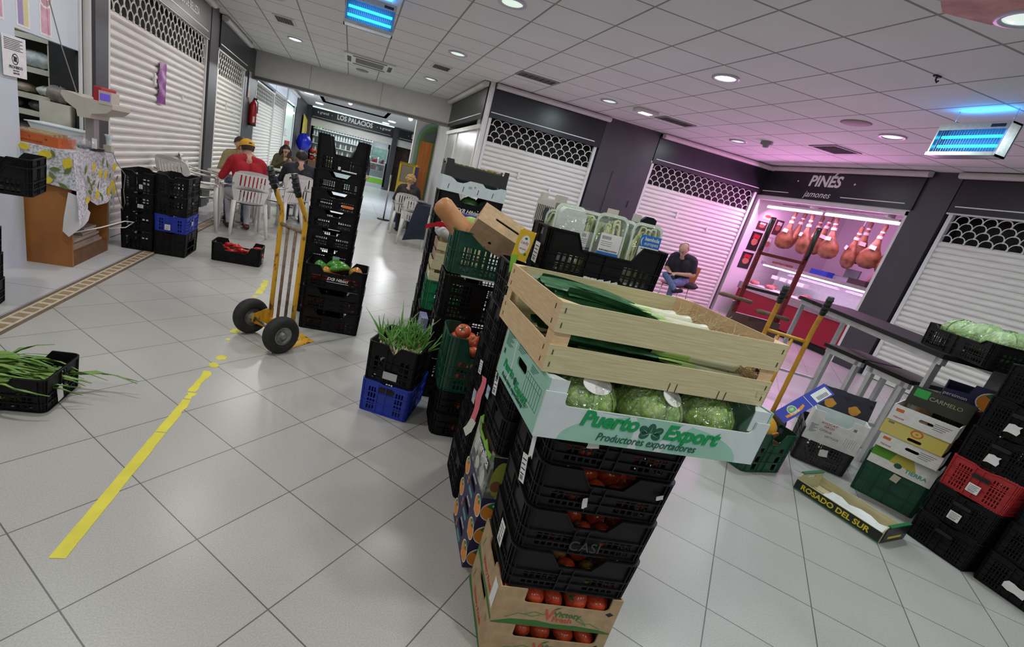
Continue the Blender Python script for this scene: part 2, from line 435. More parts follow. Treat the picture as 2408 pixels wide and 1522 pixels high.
for (x, y, s) in ((-0.615, 2.87, 0.035), (-0.60, 2.99, 0.04), (-0.63, 3.30, 0.02), (-0.62, 3.47, 0.045), (-0.66, 4.16, 0.04), (-0.64, 4.36, 0.03)):
    b = MB(); b.plate([(x + s * (0.55 + 0.45 * rr.random()) * math.cos(a), y + s * 1.3 * (0.55 + 0.45 * rr.random()) * math.sin(a)) for a in [2 * PI * i / 11 for i in range(11)]], 0.0008); tape(b, 'small loose scrap of yellow tape on the grey floor', 'yellow tape scraps')
ragged(4.45, 4.95, -0.63, -0.625, 0.055, 0.014, 'yellow tape remnant beyond the hand truck wheels')

# ------------------------------------------------------------------ stalls: shutters, signs, light covers
def shutter(label, x, y, rz, w, zt=2.46, zg=2.1, zb=0.06, group=None, lock=True, pitch=0.078, cells=None, tubes=True):
    t = thing('roller_shutter', label, 'shutter', (x, y, 0), rz, group)
    b = MB(); prof = []
    n = int((zg - zb) / pitch)
    for i in range(n):
        z = zg - i * pitch
        for k, (dy, dz) in enumerate(((0.016, 0.0), (0.014, -0.008), (-0.006, -0.014), (-0.014, -0.028), (-0.0155, -0.042), (-0.012, -0.056), (0.0, -0.068), (0.014, -0.073))):
            prof.append((dy, z + dz * pitch / 0.078))
    rows = [[(xx, p[0], p[1]) for p in prof] for xx in (0.03, w - 0.03)]
    b.strip(rows[::-1], 0, sm=False)
    b.bx(0.03, w - 0.03, -0.016, 0.012, zb - 0.05, zg - n * pitch, 0)
    b.build('slat_curtain', SHUT, t)
    b = MB()                                    # fish-scale grille band
    cw = w / max(1, round(w / 0.150)); nr = 4; rh = (zt - zg) / nr
    for r in range(nr):
        off = 0.0 if r % 2 == 0 else cw / 2
        k = int(w / cw) + 1
        for c in range(-1, k):
            x0 = c * cw + off
            if x0 < 0.0 or x0 + cw > w + 0.01: continue
            pts = []
            for i in range(9):
                a = PI * i / 8
                pts.append((x0 + cw / 2 - math.cos(a) * cw / 2, -0.004, zg + r * rh + math.sin(a) ** 0.8 * rh * 0.98))
            b.tube(pts, 0.007, 5, cap=False)
            b.tube([(x0, -0.004, zg + r * rh - 0.012), (x0, -0.004, zg + r * rh + 0.012)], 0.012, 6)
    b.build('grille', SHUT, t)
    for xx in (-0.02, w - 0.03):
        b = MB(); b.bx(xx, xx + 0.05, -0.03, 0.03, 0, zt + 0.02); b.build('guide_rail', WHITE_ALU, t)
    b = MB(); b.bx(-0.05, w + 0.05, -0.045, 0.02, zt, zt + 0.035); b.build('head_rail', WHITE_ALU, t)
    if lock:
        b = MB(); b.bx(w * 0.36, w * 0.36 + 0.035, -0.03, -0.005, 1.62, 1.74); b.bx(w * 0.36 + 0.035, w * 0.36 + 0.05, -0.03, -0.005, 1.64, 1.67); b.build('latch', WHITE_ALU, t)
        b = MB(); b.bx(w * 0.68, w * 0.68 + 0.03, -0.026, -0.005, 1.52, 1.60); b.build('latch', WHITE_ALU, t)
    return t
def sign(label, x, y, rz, w, z0=2.46, z1=2.93, m=SIGNBLACK, line=True, group=None, gap=None):
    t = thing('shop_sign', label, 'sign', (x, y, 0), rz, group)
    b = MB(); b.bx(0, w, -0.05, 0.1, z0, z1); b.build('panel', m, t)
    if line:
        b = MB()
        segs = ((0.06, w - 0.12),) if gap is None else ((0.06, gap[0]), (gap[1], w - 0.12))
        for (a, c) in segs: b.bx(a, c, -0.0545, -0.05, z0 + 0.075, z0 + 0.088)
        b.build('white_line', WHITEINK, t)
    return t
TUBEC = mat('cream_light_cover', (0.62, 0.59, 0.55), 0.5, noise=0.05, scale=5)
def cover(label, x, y, rz, w, group=None, end=True):
    t = thing('light_cover', label, 'light cover', (x, y, 0), rz, group)
    b = MB()
    prof = [(-0.05, 2.972), (-0.13, 2.972), (-0.155, 2.955), (-0.16, 2.925), (-0.145, 2.90), (-0.11, 2.89), (-0.05, 2.905)]
    b.strip([[(xx, p[0], p[1]) for p in prof] for xx in (w, 0.0)], 0)
    b.build('housing', TUBEC, t)
    for xx in (0.0, w):
        b = MB(); b.add([(xx, p[0], p[1]) for p in prof], [tuple(range(7)) if xx == 0 else tuple(range(6, -1, -1))]); b.build('end_cap', TUBEC, t)
    return t

# kiosk facing the camera
shutter('cream roller shutter of the corner kiosk, left of the wide dark pillar', 2.14, 8.42, 0, 2.02)
sign('blank black sign board above the corner kiosk shutter', 2.07, 8.42, 0, 2.14)
cover('long cream light cover above the corner kiosk sign', 2.12, 8.42, 0, 2.12)
b = MB(); b.bx(2.02, 2.075, 8.34, 8.42, 0, CEIL); b.bx(2.075, 2.10, 8.36, 8.42, 0, CEIL); struct(b.build('trim_4', WHITE_ALU))
shutter('roller shutter behind the seated man, washed in pink light', 5.36, 8.42, 0, 2.42)
sign('blank black sign board above the shutter behind the seated man', 5.33, 8.42, 0, 2.58)
cover('light cover above the shutter next to the ham shop corner', 5.36, 8.42, 0, 2.55)
# side of the corner kiosk along the corridor
t = sign('small black sign board on the corridor side of the corner kiosk', 2.05, 11.45, -90, 3.02, 2.42, 2.90)
cover('light cover above the corridor side of the corner kiosk', 2.05, 11.5, -90, 3.1)
t = thing('glazed_side_panel', 'pale shiny closed panel on the corridor side of the corner kiosk', 'panel', (2.05, 11.4, 0), -90)
b = MB(); b.bx(0, 2.9, 0, 0.05, 0.05, 2.28); b.build('sheet', mat('pale_grey_sheet', (0.58, 0.58, 0.57), 0.18, noise=0.08, scale=3), t)
b = MB(); b.bx(-0.05, 2.95, -0.05, 0.03, 2.26, 2.33); b.build('head_rail', WHITE_ALU, t)
for xx in (0.0, 1.0, 2.78):
    b = MB(); b.bx(xx, xx + 0.06, -0.02, 0.05, 0, 2.3); b.build('upright', WHITE_ALU, t)
b = MB(); b.bx(0, 2.9, -0.015, 0.0, 1.52, 1.545); b.bx(0, 2.9, -0.015, 0.0, 1.58, 1.60); b.build('cross_rail', WHITE_ALU, t)
b = MB(); b.bx(2.66, 2.86, -0.03, 0.0, 2.30, 2.42)
for (q, z) in ((2.72, 2.34), (2.8, 2.38), (2.72, 2.39)): b.cyl((q, -0.034, z), (q, -0.028, z), 0.012, 8)
b.build('bracket', STEEL, t)

# left row of stalls
shutter('large cream roller shutter with a purple bow ribbon, left of the cafe chairs', -2.31, 5.53, 90, 3.13, 2.48, 2.13)
t = sign('dark sign board of the beauty products stall over the large left shutter', -2.31, 5.5, 90, 3.2, 2.49, 2.94, mat('grey_sign_panel', (0.085, 0.075, 0.075), 0.4))
text('PRODUCTOS DE BELLEZA', 0.125, (1.98, -0.052, 2.70), FACE_F, WHITEINK, t, bold=0.003, sx=0.85)
cover('light cover running above the beauty products sign', -2.31, 5.5, 90, 3.1)
t = thing('ribbon_banner', 'purple and pink ribbon banner hanging on the large left shutter', 'ribbon', (-2.295, 6.89, 1.43), 90)
b = MB(); rows = []
for i in range(13):
    z = 0.45 * (1 - i / 12.0); wv = 0.006 * math.sin(i * 1.7)
    rows.append([(-0.11 + wv, -0.012 - 0.01 * math.sin(i), z), (-0.04, -0.022, z), (0.05, -0.014 - 0.008 * math.cos(i * 1.3), z), (0.11 + wv, -0.02, z)])
b.strip(rows, 0, th=0.004)
b.build('ribbon', mat('purple_satin', (0.17, 0.035, 0.26), 0.35, col2=(0.46, 0.13, 0.36), scale=2.4), t)
shutter('narrower left shutter between the dark pillar and the fire extinguisher', -2.33, 9.4, 90, 2.08, 2.46, 2.13)
sign('blank black sign board over the narrower left shutter', -2.33, 9.36, 90, 2.3, 2.48, 2.92)
cover('light cover over the narrower left shutter', -2.33, 9.36, 90, 2.1)
shutter('grey rolled shutter just past the beam, nearer one in the corridor', -2.33, 12.82, 90, 2.7, 2.42, 2.08, lock=False)
shutter('grey rolled shutter in the corridor, next to the lit shop window', -2.33, 15.62, 90, 2.25, 2.5, 2.2, lock=False)
LIT = mat('pale_sign_panel', (0.62, 0.68, 0.80), 0.3, emit=(0.75, 0.85, 1.0), estr=0.35)
for (y0, y1, lb) in ((12.8, 15.5, 'pale backlit sign board over the nearer corridor shutter'), (15.6, 17.9, 'pale backlit sign board over the second corridor shutter'), (18.3, 21.0, 'pale sign board with a faint crest over the lit shop window')):
    t = sign(lb, -2.33, y0, 90, y1 - y0, 2.56, 2.98, LIT, line=False)
cover('light cover at the far end of the left corridor row', -2.33, 17.9, 90, 3.15)

# LOS PALACIOS stall at the corridor end
t = sign('black sign board reading LOS PALACIOS over the bright stall at the corridor end', -2.06, 25.5, 0, 3.92, 2.52, 3.0)
text('LOS PALACIOS', 0.30, (2.02, -0.055, 2.82), FACE_F, WHITEINK, t, bold=0.008, sx=0.86)
text('a granel', 0.17, (0.52, -0.055, 2.84), FACE_F, WHITEINK, t)
text('a granel', 0.17, (3.5, -0.055, 2.84), FACE_F, WHITEINK, t)
for xx in (0.93, 3.1): text('.', 0.3, (xx, -0.055, 2.9), FACE_F, WHITEINK, t)
t = thing('strip_light', 'white strip light along the top of the LOS PALACIOS sign', 'light', (-2.06, 25.5, 0))
b = MB(); b.bx(0.02, 3.9, -0.2, -0.1, 2.99, 3.03); b.build('tube', mat('cool_strip_glow', (0.8, 0.95, 0.95), 0.3, emit=(0.75, 0.95, 0.93), estr=2.2), t)
t = sign('black sign board beginning with LA, right of the LOS PALACIOS stall', 2.12, 25.5, 0, 2.3, 2.52, 3.0)
text('LA', 0.30, (0.82, -0.055, 2.8), FACE_F, WHITEINK, t, bold=0.008); text('.', 0.3, (0.5, -0.055, 2.86), FACE_F, WHITEINK, t)
b = MB(); b.bx(-2.05, 1.86, 25.55, 25.62, 2.18, 2.52); struct(b.build('trim_5', SHUT))
b = MB(); b.bx(-2.05, 1.86, 27.4, 27.5, 0, 2.6); struct(b.build('wall_stall', mat('bright_stall_wall', (0.72, 0.80, 0.86), 0.6)))
b = MB(); b.bx(2.12, 4.4, 25.55, 25.62, 2.2, 2.52); struct(b.build('trim_6', SHUT))
b = MB(); b.bx(2.15, 4.4, 25.9, 26.0, 0, 2.2); struct(b.build('wall_dark_shop', mat('brown_shop_interior', (0.05, 0.028, 0.022), 0.7, noise=0.6, scale=5)))
area_light('stall_light', (0, 26.3, 2.45), (0, 0, 0), 3.4, 1.0, 90, (0.9, 0.97, 1.0))
# lettered yellow arrow sign on the far left pillar
t = thing('arrow_sign', 'yellow hexagonal arrow sign on the dark pillar at the corridor end', 'sign', (-2.2, 23.0, 1.35), 90)
b = MB(); b.plate([(0.2, 0.0), (1.6, 0.3), (2.1, 0.0 + 0.2), (2.5, 0.55), (2.2, 1.0), (0.3, 1.15)], 0.012, T=WALLX); b.build('panel', mat('mustard_yellow', (0.58, 0.47, 0.05), 0.5), t)
text('>', 0.5, (1.6, -0.016, 0.45), FACE_F, INK, t)

# spot and pot lights in the corridor beyond
SPOT = mat('spot_glow', (1, 1, 1), 0.3, emit=(0.95, 0.97, 1.0), estr=26)
for (x, y) in ((-0.254, 16.93), (1.70, 16.9)):
    t = thing('spotlight', 'dazzling white spotlight under the corridor ceiling, %s one' % ('left' if x < 0 else 'right'), 'spotlight', (x, y, 2.86))
    b = MB(); b.ball((0, 0, 0), 0.07, 12, 8); b.build('lamp_face', SPOT, t)
    b = MB(); b.cyl((0, 0.02, 0.03), (0, 0.1, 0.2), 0.085, 12, r2=0.05); b.build('housing', WHITE_ALU, t)
    b = MB(); b.cyl((0, 0.1, 0.2), (0, 0.1, (3.5 if x < 1 else 3.05) - 2.86), 0.012, 8); b.build('stem', WHITE_ALU, t)
    area_light('spot_glow_light', (x, y - 0.1, 2.74), (math.radians(-15), 0, 0), 0.2, 0.2, 95, (0.93, 0.96, 1.0), 'DISK')
PANELGLOW = mat('panel_glow', (1, 1, 1), 0.4, emit=(0.95, 0.98, 1.0), estr=4)
for i, (x, y) in enumerate(((-1.75, 19.5), (-1.6, 23.0), (1.5, 22.6), (1.35, 24.4))):
    t = thing('ceiling_pot_light', 'small white ceiling light in the corridor beyond the beam', 'ceiling light', (x, y, 3.04), group='small lights in the corridor beyond')
    b = MB(); b.cyl((0, 0, 0), (0, 0, -0.03), 0.16, 16); b.build('diffuser', PANELGLOW, t)
for y in (14.2, 19.5, 23.5):
    area_light('corridor_light', (0, y, 3.0), (0, 0, 0), 1.6, 1.6, 105, (0.93, 0.97, 1.0))

# ------------------------------------------------------------------ ceiling fittings
GLOW_ON = mat('lit_downlight', (1, 1, 1), 0.3, emit=(0.95, 1.0, 0.98), estr=14)
GLOW_DIM = mat('dim_downlight_glass', (0.8, 0.95, 0.85), 0.25, emit=(0.80, 0.98, 0.85), estr=1.25)
RIMM = mat('downlight_rim', (0.5, 0.48, 0.55), 0.4, 0.3)
for (x, y) in LAMPS:
    if y < 2: continue
    on = BRIGHT.get((x, y), 0) > 50
    lb = {(3.6, 4.87): 'glaring lit downlight in the middle of the ceiling', (3.6, 2.49): 'glaring lit downlight at the right edge of the ceiling', (-1.2, 9.7): 'warm lit downlight near the left stalls, before the beam',
          (1.2, 4.87): 'round downlight at the top edge, right of the bug zapper', (1.2, 7.27): 'round downlight between the air conditioner and the corner kiosk', (1.2, 9.7): 'round downlight close to the beam, right of the air conditioner',
          (3.6, 7.27): 'round downlight in front of the corner kiosk sign', (6.02, 7.27): 'small round downlight nearest the ham shop corner', (6.02, 4.87): 'cream unlit downlight left of the right-hand bug zapper'}.get((x, y), 'round recessed ceiling downlight outside the lit rows')
    t = thing('ceiling_downlight', lb, 'downlight', (x, y, CEIL), 0, 'recessed downlights' if lb.startswith('round recessed') else None)
    b = MB(); b.lathe([(0.135, 0.0), (0.135, -0.012), (0.105, -0.016), (0.1, -0.004)], 24); b.build('rim', RIMM, t)
    b = MB(); b.lathe([(0.1, -0.005), (0.06, -0.014), (0.0, -0.017)], 24); b.build('lens', GLOW_ON if on else GLOW_DIM, t)
VENTM = mat('vent_grey', (0.26, 0.245, 0.235), 0.6)
for (x, y, w, d, lb) in ((-1.22, 8.45, 0.3, 0.42, 'white framed square air vent near the left stalls'), (1.18, 8.45, 0.32, 0.36, 'square air vent between two downlights before the beam'), (2.39, 7.25, 0.6, 0.28, 'grey rectangular air vent above the corner kiosk corner'), (4.78, 7.26, 0.58, 0.28, 'grey rectangular air vent beside the emergency light'), (6.6, 6.05, 0.5, 0.42, 'dark air vent nearest the ham shop')):
    t = thing('ceiling_vent', lb, 'vent', (x, y, CEIL))
    b = MB(); W, D = w / 2, d / 2
    b.plate([(-W, -D), (W, -D), (W, D), (-W, D)], 0.012, [[(-W + .03, -D + .03), (W - .03, -D + .03), (W - .03, D - .03), (-W + .03, D - .03)]], T=TR((0, 0, -0.012))); b.build('frame', VENTM if w > 0.4 else TUBEC, t)
    b = MB(); n = 7
    for i in range(n): q = -W + .04 + (w - .08) * i / (n - 1); b.bx(q - 0.004, q + 0.004, -D + .03, D - .03, -0.012, -0.002)
    b.bx(-W + .03, W - .03, -D + .03, D - .03, -0.002, -0.001); b.build('louvre', mat('vent_dark', (0.09, 0.085, 0.08), 0.7), t)
def zapper(label, x, y, z, rz):
    t = thing('insect_killer_lamp', label, 'insect lamp', (x, y, z), rz)
    b = MB(); W, H = 0.26, 0.28
    b.bx(-W, W, 0.09, 0.11, 0, H, 1); b.bx(-W, W, -0.02, 0.1, H - 0.015, H); b.bx(-W, W, -0.04, 0.1, 0, 0.015); b.bx(-W, -W + 0.012, -0.03, 0.1, 0, H); b.bx(W - 0.012, W, -0.03, 0.1, 0, H); b.bx(-W, W, -0.045, -0.035, 0.0, 0.03)
    b.bx(-W + .012, W - .012, -0.03, -0.025, H - 0.06, H)
    b.build('case', [STEEL, mat('zapper_back', (0.16, 0.22, 0.32), 0.5)], t)
    b = MB()
    for zz in (0.09, 0.17): b.tube([(-W + 0.03, 0.02, zz), (W - 0.03, 0.02, zz)], 0.013, 10)
    b.build('uv_tube', mat('uv_tube_glow', (0.1, 0.4, 1), 0.3, emit=(0.015, 0.60, 1.0), estr=4.5), t)
    b = MB()
    for i in range(24): q = -W + 0.03 + i * (2 * W - 0.06) / 23; b.bx(q - 0.0008, q + 0.0008, -0.012, -0.008, 0.03, H - 0.06)
    b.build('killing_grid', STEEL, t)
    b = MB(); b.bx(W - 0.13, W - 0.03, -0.032, -0.030, H - 0.045, H - 0.02); b.build('badge', INK, t)
    for q in (-W + 0.05, W - 0.05): b = MB(); b.cyl((q, 0.05, H), (q, 0.05, CEIL - z), 0.003, 6); b.build('hanging_wire', STEEL, t)
    M2 = Matrix.Translation((x, y, z)) @ Matrix.Rotation(math.radians(rz), 4, 'Z')
    p = M2 @ Vector((0, -0.075, 0.14))
    area_light('uv_glow', p, (math.radians(100), 0, math.radians(rz)), 0.44, 0.16, 1.6, (0.05, 0.35, 1.0))
    p = M2 @ Vector((0, 0.04, H + 0.03))
    area_light('uv_spill', p, (PI, 0, math.radians(rz)), 0.4, 0.06, 2.6, (0.03, 0.35, 1.0))
    return t
zapper('blue glowing insect lamp hanging at the top, before the air conditioner', -0.02, 5.9, 2.645, 0)
zapper('cyan glowing insect lamp hanging near the right edge, above the jamones shop', 5.22, 3.56, 2.585, -90)
t = thing('air_conditioner', 'white ceiling cassette air conditioner in front of the beam', 'air conditioner', (0.085, 9.85, CEIL), 0)
b = MB(); b.plate([(-.45, -.45), (.45, -.45), (.45, .45), (-.45, .45)], 0.03, [[(-.25, -.25), (.25, -.25), (.25, .25), (-.25, .25)]], T=TR((0, 0, -0.03))); b.build('frame', mat('ac_white', (0.66, 0.65, 0.62), 0.4), t)
b = MB()
for i in range(8): q = -0.24 + i * 0.065; b.bx(-.25, .25, q, q + 0.03, -0.028, -0.012)
b.build('intake_grille', VENTM, t)
for (x0, x1, y0, y1) in ((-.3, .3, -.4, -.33), (-.3, .3, .33, .4), (-.4, -.33, -.25, .25), (.33, .4, -.25, .25)):
    b = MB(); b.bx(x0, x1, y0, y1, -0.033, -0.03); b.build('air_slot', INK, t)
t = thing('emergency_light', 'small boxy emergency light on the ceiling near the dark pillar', 'emergency light', (4.16, 7.14, CEIL))
b = MB(); b.bx(-0.18, 0.18, -0.09, 0.09, -0.05, 0); b.build('housing', TUBEC, t, bevel=0.015)
b = MB(); b.bx(-0.09, 0.09, -0.06, 0.06, -0.056, -0.048); b.build('diffuser', PANELGLOW, t)
t = thing('smoke_detector', 'brown smoke detector on the ceiling near the ham shop', 'smoke detector', (6.1, 6.76, CEIL))
b = MB(); b.lathe([(0.0, -0.09), (0.04, -0.085), (0.05, -0.05), (0.085, -0.045), (0.085, 0)], 18); b.build('body', VENTM, t)
t = thing('ceiling_speaker', 'round brownish speaker grille flush with the ceiling', 'speaker', (5.41, 4.85, CEIL))
b = MB(); b.lathe([(0.0, -0.012), (0.13, -0.01), (0.15, -0.004), (0.15, 0)], 24); b.build('grille', mat('speaker_brown', (0.30, 0.23, 0.23), 0.7), t)
t = thing('ceiling_sensor', 'small dark round sensor on the ceiling, just before the beam', 'sensor', (-0.03, 10.93, CEIL))
b = MB(); b.lathe([(0.0, -0.02), (0.12, -0.015), (0.13, 0)], 18); b.build('body', VENTM, t)
t = thing('damaged_ceiling_patch', 'torn pinkish patch of exposed board in the ceiling at the top edge', 'ceiling patch', (3.25, 2.55, CEIL))
b = MB(); b.plate([(-.4, -.2), (.25, -.25), (.35, .1), (.05, .18), (-.1, .1), (-.3, .16)], 0.004, T=TR((0, 0, -0.004))); b.build('board', mat('pink_board', (0.60, 0.30, 0.29), 0.8, noise=0.25, scale=6), t)
t = thing('ceiling_hook', 'small dark hook on a ceiling seam', 'hook', (4.31, 3.37, CEIL))
b = MB(); b.tube([(0, 0, 0), (0, 0, -0.03), (0.02, 0, -0.045), (0.03, 0, -0.03)], 0.006, 6); b.bx(-0.03, 0.03, -0.012, 0.012, -0.012, 0); b.build('hook', INK, t)
# ================================================================== crates, cartons, produce: builders
CR = {}
DIM = {}
def crate_meshes(key, L, D, Hs, He, m, r=0.03, pitch=0.020, rows=5, plate=0.26, taper=0.008, rails=(0.0, 0.33, 0.66), lugw=0.075, lattice=0.68, floor_gap=0.035, plate_rows=True):
    if key in CR: return CR[key]
    th = 0.0035
    cols = []            # (x, y, nx, ny, h, kind_of_segment_after)
    def hprof(s, l, long_side):
        if not long_side or He - Hs < 0.004: return He
        e = min(s, l - s)
        if e < lugw: return He
        if e < lugw + 0.035: return He + (Hs - He) * (e - lugw) / 0.035
        return Hs
    def side(l, long_side):
        ss = [(0.0, 'S')]
        e = 0.02; pw = l * plate; g = (l - pw) / 2
        def group(a, c):
            n = max(1, int((c - a) / pitch)); p = (c - a) / n
            for i in range(n):
                ss.append((a + i * p + p * (1 - lattice) / 2, 'H')); ss.append((a + i * p + p * (1 + lattice) / 2, 'S'))
        group(e, g - 0.006)
        ss.append((g + 0.004, 'P')); ss.append((l / 2, 'P')); ss.append((l - g - 0.004, 'S'))
        group(l - g + 0.006, l - e)
        if long_side and He - Hs > 0.004:
            for q in (lugw, lugw + 0.035, l - lugw - 0.035, l - lugw):
                k = 'S'
                for (s0, kk) in ss:
                    if s0 <= q: k = kk
                ss.append((q, k))
        ss.sort(key=lambda t: t[0])
        return ss
    spec = (((r, 0), (1, 0), L - 2 * r, True), ((L, r), (0, 1), D - 2 * r, False), ((L - r, D), (-1, 0), L - 2 * r, True), ((0, D - r), (0, -1), D - 2 * r, False))
    for (o, d, l, ls) in spec:
        n = (d[1], -d[0])
        for (s, k) in side(l, ls): cols.append((o[0] + d[0] * s, o[1] + d[1] * s, n[0], n[1], hprof(s, l, ls), k, ls))
        cols.append((o[0] + d[0] * l, o[1] + d[1] * l, n[0], n[1], He, 'C', ls))
        cxr, cyr = o[0] + d[0] * l - n[0] * r, o[1] + d[1] * l - n[1] * r
        a0 = math.atan2(n[1], n[0])
        for i in (1, 2, 3):
            a = a0 + PI / 2 * i / 4
            cols.append((cxr + r * math.cos(a), cyr + r * math.sin(a), math.cos(a), math.sin(a), He, 'C', ls))
    # rows
    z0, z1 = 0.016, Hs - 0.022
    rp = (z1 - z0) / rows; zr = [(0.0, 'S')]
    for i in range(rows): zr.append((z0 + i * rp, 'H')); zr.append((z0 + i * rp + rp * 0.78, 'S'))
    zr.append((Hs, 'E0')); nbase = len(zr) - 1
    ex = (0.0, 0.28, 0.72, 1.0); flags = [f for _, f in zr[:-1]] + ['E', 'EH', 'E']
    def zs(h): return [z for z, _ in zr] + [Hs + (h - Hs) * q for q in ex[1:]]
    K = len(cols); NR = len(flags)
    def solid(i, j):
        i %= K
        if j < 0 or j >= NR: return False
        c = cols[i]; f = flags[j]; k = c[5]
        if f in ('E', 'EH'):
            if c[4] - Hs < 0.004 and cols[(i + 1) % K][4] - Hs < 0.004: return False
            if f == 'EH' and k == 'P' and not c[6] and He - Hs > 0.03: return False
            return True
        if f == 'S': return True
        if k == 'H': return False
        if k == 'P' and not c[6] and He - Hs <= 0.03 and j == nbase - 2: return False
        return True
    b = MB(); idx = {}
    def V(i, j, inner):
        i %= K; q = (i, j, inner)
        if q not in idx:
            c = cols[i]; z = zs(c[4])[j]; t = taper * (1 - z / He) + (th if inner else 0)
            idx[q] = len(b.v); b.v.append((c[0] - c[2] * t, c[1] - c[3] * t, z))
        return idx[q]
    def F(*q): b.f.append(list(q)); b.mi.append(0); b.sm.append(False)
    for i in range(K):
        for j in range(NR):
            if not solid(i, j): continue
            F(V(i, j, 0), V(i + 1, j, 0), V(i + 1, j + 1, 0), V(i, j + 1, 0))
            F(V(i + 1, j, 1), V(i, j, 1), V(i, j + 1, 1), V(i + 1, j + 1, 1))
            if not solid(i, j + 1): F(V(i, j + 1, 0), V(i + 1, j + 1, 0), V(i + 1, j + 1, 1), V(i, j + 1, 1))
            if not solid(i, j - 1): F(V(i + 1, j, 0), V(i, j, 0), V(i, j, 1), V(i + 1, j, 1))
            if not solid(i - 1, j): F(V(i, j, 0), V(i, j + 1, 0), V(i, j + 1, 1), V(i, j, 1))
            if not solid(i + 1, j): F(V(i + 1, j + 1, 0), V(i + 1, j, 0), V(i + 1, j, 1), V(i + 1, j + 1, 1))
    # ledges running round the outside, upright fins at the corners
    def ledge(bb, zf, hh, out, top=False):
        vs = []
        for c in cols:
            zt = (c[4] if top else zf)
            for (o, z) in ((-0.001, zt - hh), (out, zt - hh), (out, zt), (-0.004 if top else -0.001, zt)):
                t = taper * (1 - z / He) - o
                vs.append((c[0] - c[2] * t, c[1] - c[3] * t, z))
        fs = []
        for i in range(K):
            a = i * 4; q = ((i + 1) % K) * 4
            for k in range(4): fs.append((a + k, q + k, q + (k + 1) % 4, a + (k + 1) % 4))
        bb.add(vs, fs)
    for rz in rails: ledge(b, 0.006 + rz * Hs, 0.005, 0.006)
    for i, c in enumerate(cols):
        if c[5] == 'C' or (c[5] == 'P'):
            z_a, z_b = 0.004, min(c[4], cols[(i - 1) % K][4]) - 0.004
            t = taper
            p0 = Vector((c[0] - c[2] * (t - 0.002), c[1] - c[3] * (t - 0.002), z_a)); p1 = Vector((c[0] + c[2] * 0.001, c[1] + c[3] * 0.001, z_b))
            tx, ty = -c[3], c[2]; w = 0.0018; o = 0.005
            vs = [];
            for p in (p0, p1):
                for (a, q) in ((-w, 0), (w, 0), (w, o), (-w, o)): vs.append((p.x + tx * a + c[2] * q, p.y + ty * a + c[3] * q, p.z))
            b.add(vs, [(0, 1, 5, 4), (1, 2, 6, 5), (2, 3, 7, 6), (3, 0, 4, 7), (4, 5, 6, 7), (3, 2, 1, 0)])
    shell = b.mesh('shell', [m])
    b = MB(); ledge(b, 0, 0.007, 0.007, True); rim = b.mesh('rim', [m])
    b = MB(); q = taper + 0.004; g = floor_gap
    for i in range(int((L - 2 * q) / g) + 1): x = q + i * g; b.bx(x, min(x + g * 0.5, L - q), q, D - q, 0.002, 0.007)
    for i in range(int((D - 2 * q) / g) + 1): y = q + i * g; b.bx(q, L - q, y, min(y + g * 0.5, D - q), 0.002, 0.0065)
    base = b.mesh('base_grid', [m])
    CR[key] = (shell, rim, base, L, D, Hs, He)
    return CR[key]
def crate(key, label, loc, rz=0.0, group=None, cat='crate', name='produce_crate', rot=None, stickers=()):
    shell, rim, base = CR[key][:3]
    t = thing(name, label, cat, loc, rz, group, rot)
    DIM[t.name] = CR[key][3:5]
    for n, me in (('shell', shell), ('rim', rim), ('base_grid', base)):
        o = bpy.data.objects.new(n, me); COL.objects.link(o); o.parent = t
    for s in stickers: sticker(t, *s)
    return t
def sticker(t, face, u, z, w, h, tilt=0.0, m=None, torn=False, curl=0.0):
    """paper label on a crate: face F/L/R/B, u along the face, z up"""
    L, D = DIM.get(t.name, (0.4, 0.3))
    n = 10
    rr2 = random.Random(int(u * 1000) + int(z * 7000))
    if torn:
        base = [(-1, -1), (-.4, -1.05), (.3, -.95), (1, -1), (1.04, -.2), (.95, .5), (1, 1), (.35, .92), (-.3, 1.05), (-.95, .9), (-1.05, .2)]
        poly = [(w / 2 * (q[0] + rr2.uniform(-.16, .12)), h / 2 * (q[1] + rr2.uniform(-.18, .14))) for q in base]
    elif 0: poly = [(w / 2 * (0.75 + 0.3 * rr2.random()) * (1 if abs(math.cos(a)) > .5 else .8) * math.cos(a) * 1.2, h / 2 * (0.75 + 0.35 * rr2.random()) * math.sin(a) * 1.2) for a in [2 * PI * i / n for i in range(n)]]
    else: poly = [(-w / 2, -h / 2), (w / 2, -h / 2), (w / 2, h / 2), (-w / 2, h / 2)]
    b = MB(); b.plate(poly, 0.0008, mi=0)
    if not torn and m is None:
        for k in range(4): b.bx(-w * .38, w * (.38 - .1 * (k % 2)), h * (.28 - k * .17), h * (.28 - k * .17) + h * .045, 0.0008, 0.0011, 1)
        for k in range(9): b.bx(-w * .3 + k * w * .06, -w * .3 + k * w * .06 + w * .025, -h * .42, -h * .27, 0.0008, 0.0011, 1)
    o = b.build('paper_label', [m or PAPER, INK], t)
    R = Matrix.Rotation(tilt, 4, 'Z')
    if face == 'F': T = Matrix.Translation((u, -0.008, z)) @ Matrix.Rotation(PI / 2, 4, 'X')
    elif face == 'L': T = Matrix.Translation((-0.008, u, z)) @ Matrix.Rotation(-PI / 2, 4, 'Z') @ Matrix.Rotation(PI / 2, 4, 'X')
    elif face == 'R': T = Matrix.Translation((L + 0.008, u, z)) @ Matrix.Rotation(PI / 2, 4, 'Z') @ Matrix.Rotation(PI / 2, 4, 'X')
    o.matrix_local = T @ R
    o['label'] = 'white paper label' if m is None else 'coloured paper label'
    return o
def at(loc, rz, x, y, z):
    c, s = math.cos(math.radians(rz)), math.sin(math.radians(rz))
    return (loc[0] + x * c - y * s, loc[1] + x * s + y * c, loc[2] + z)

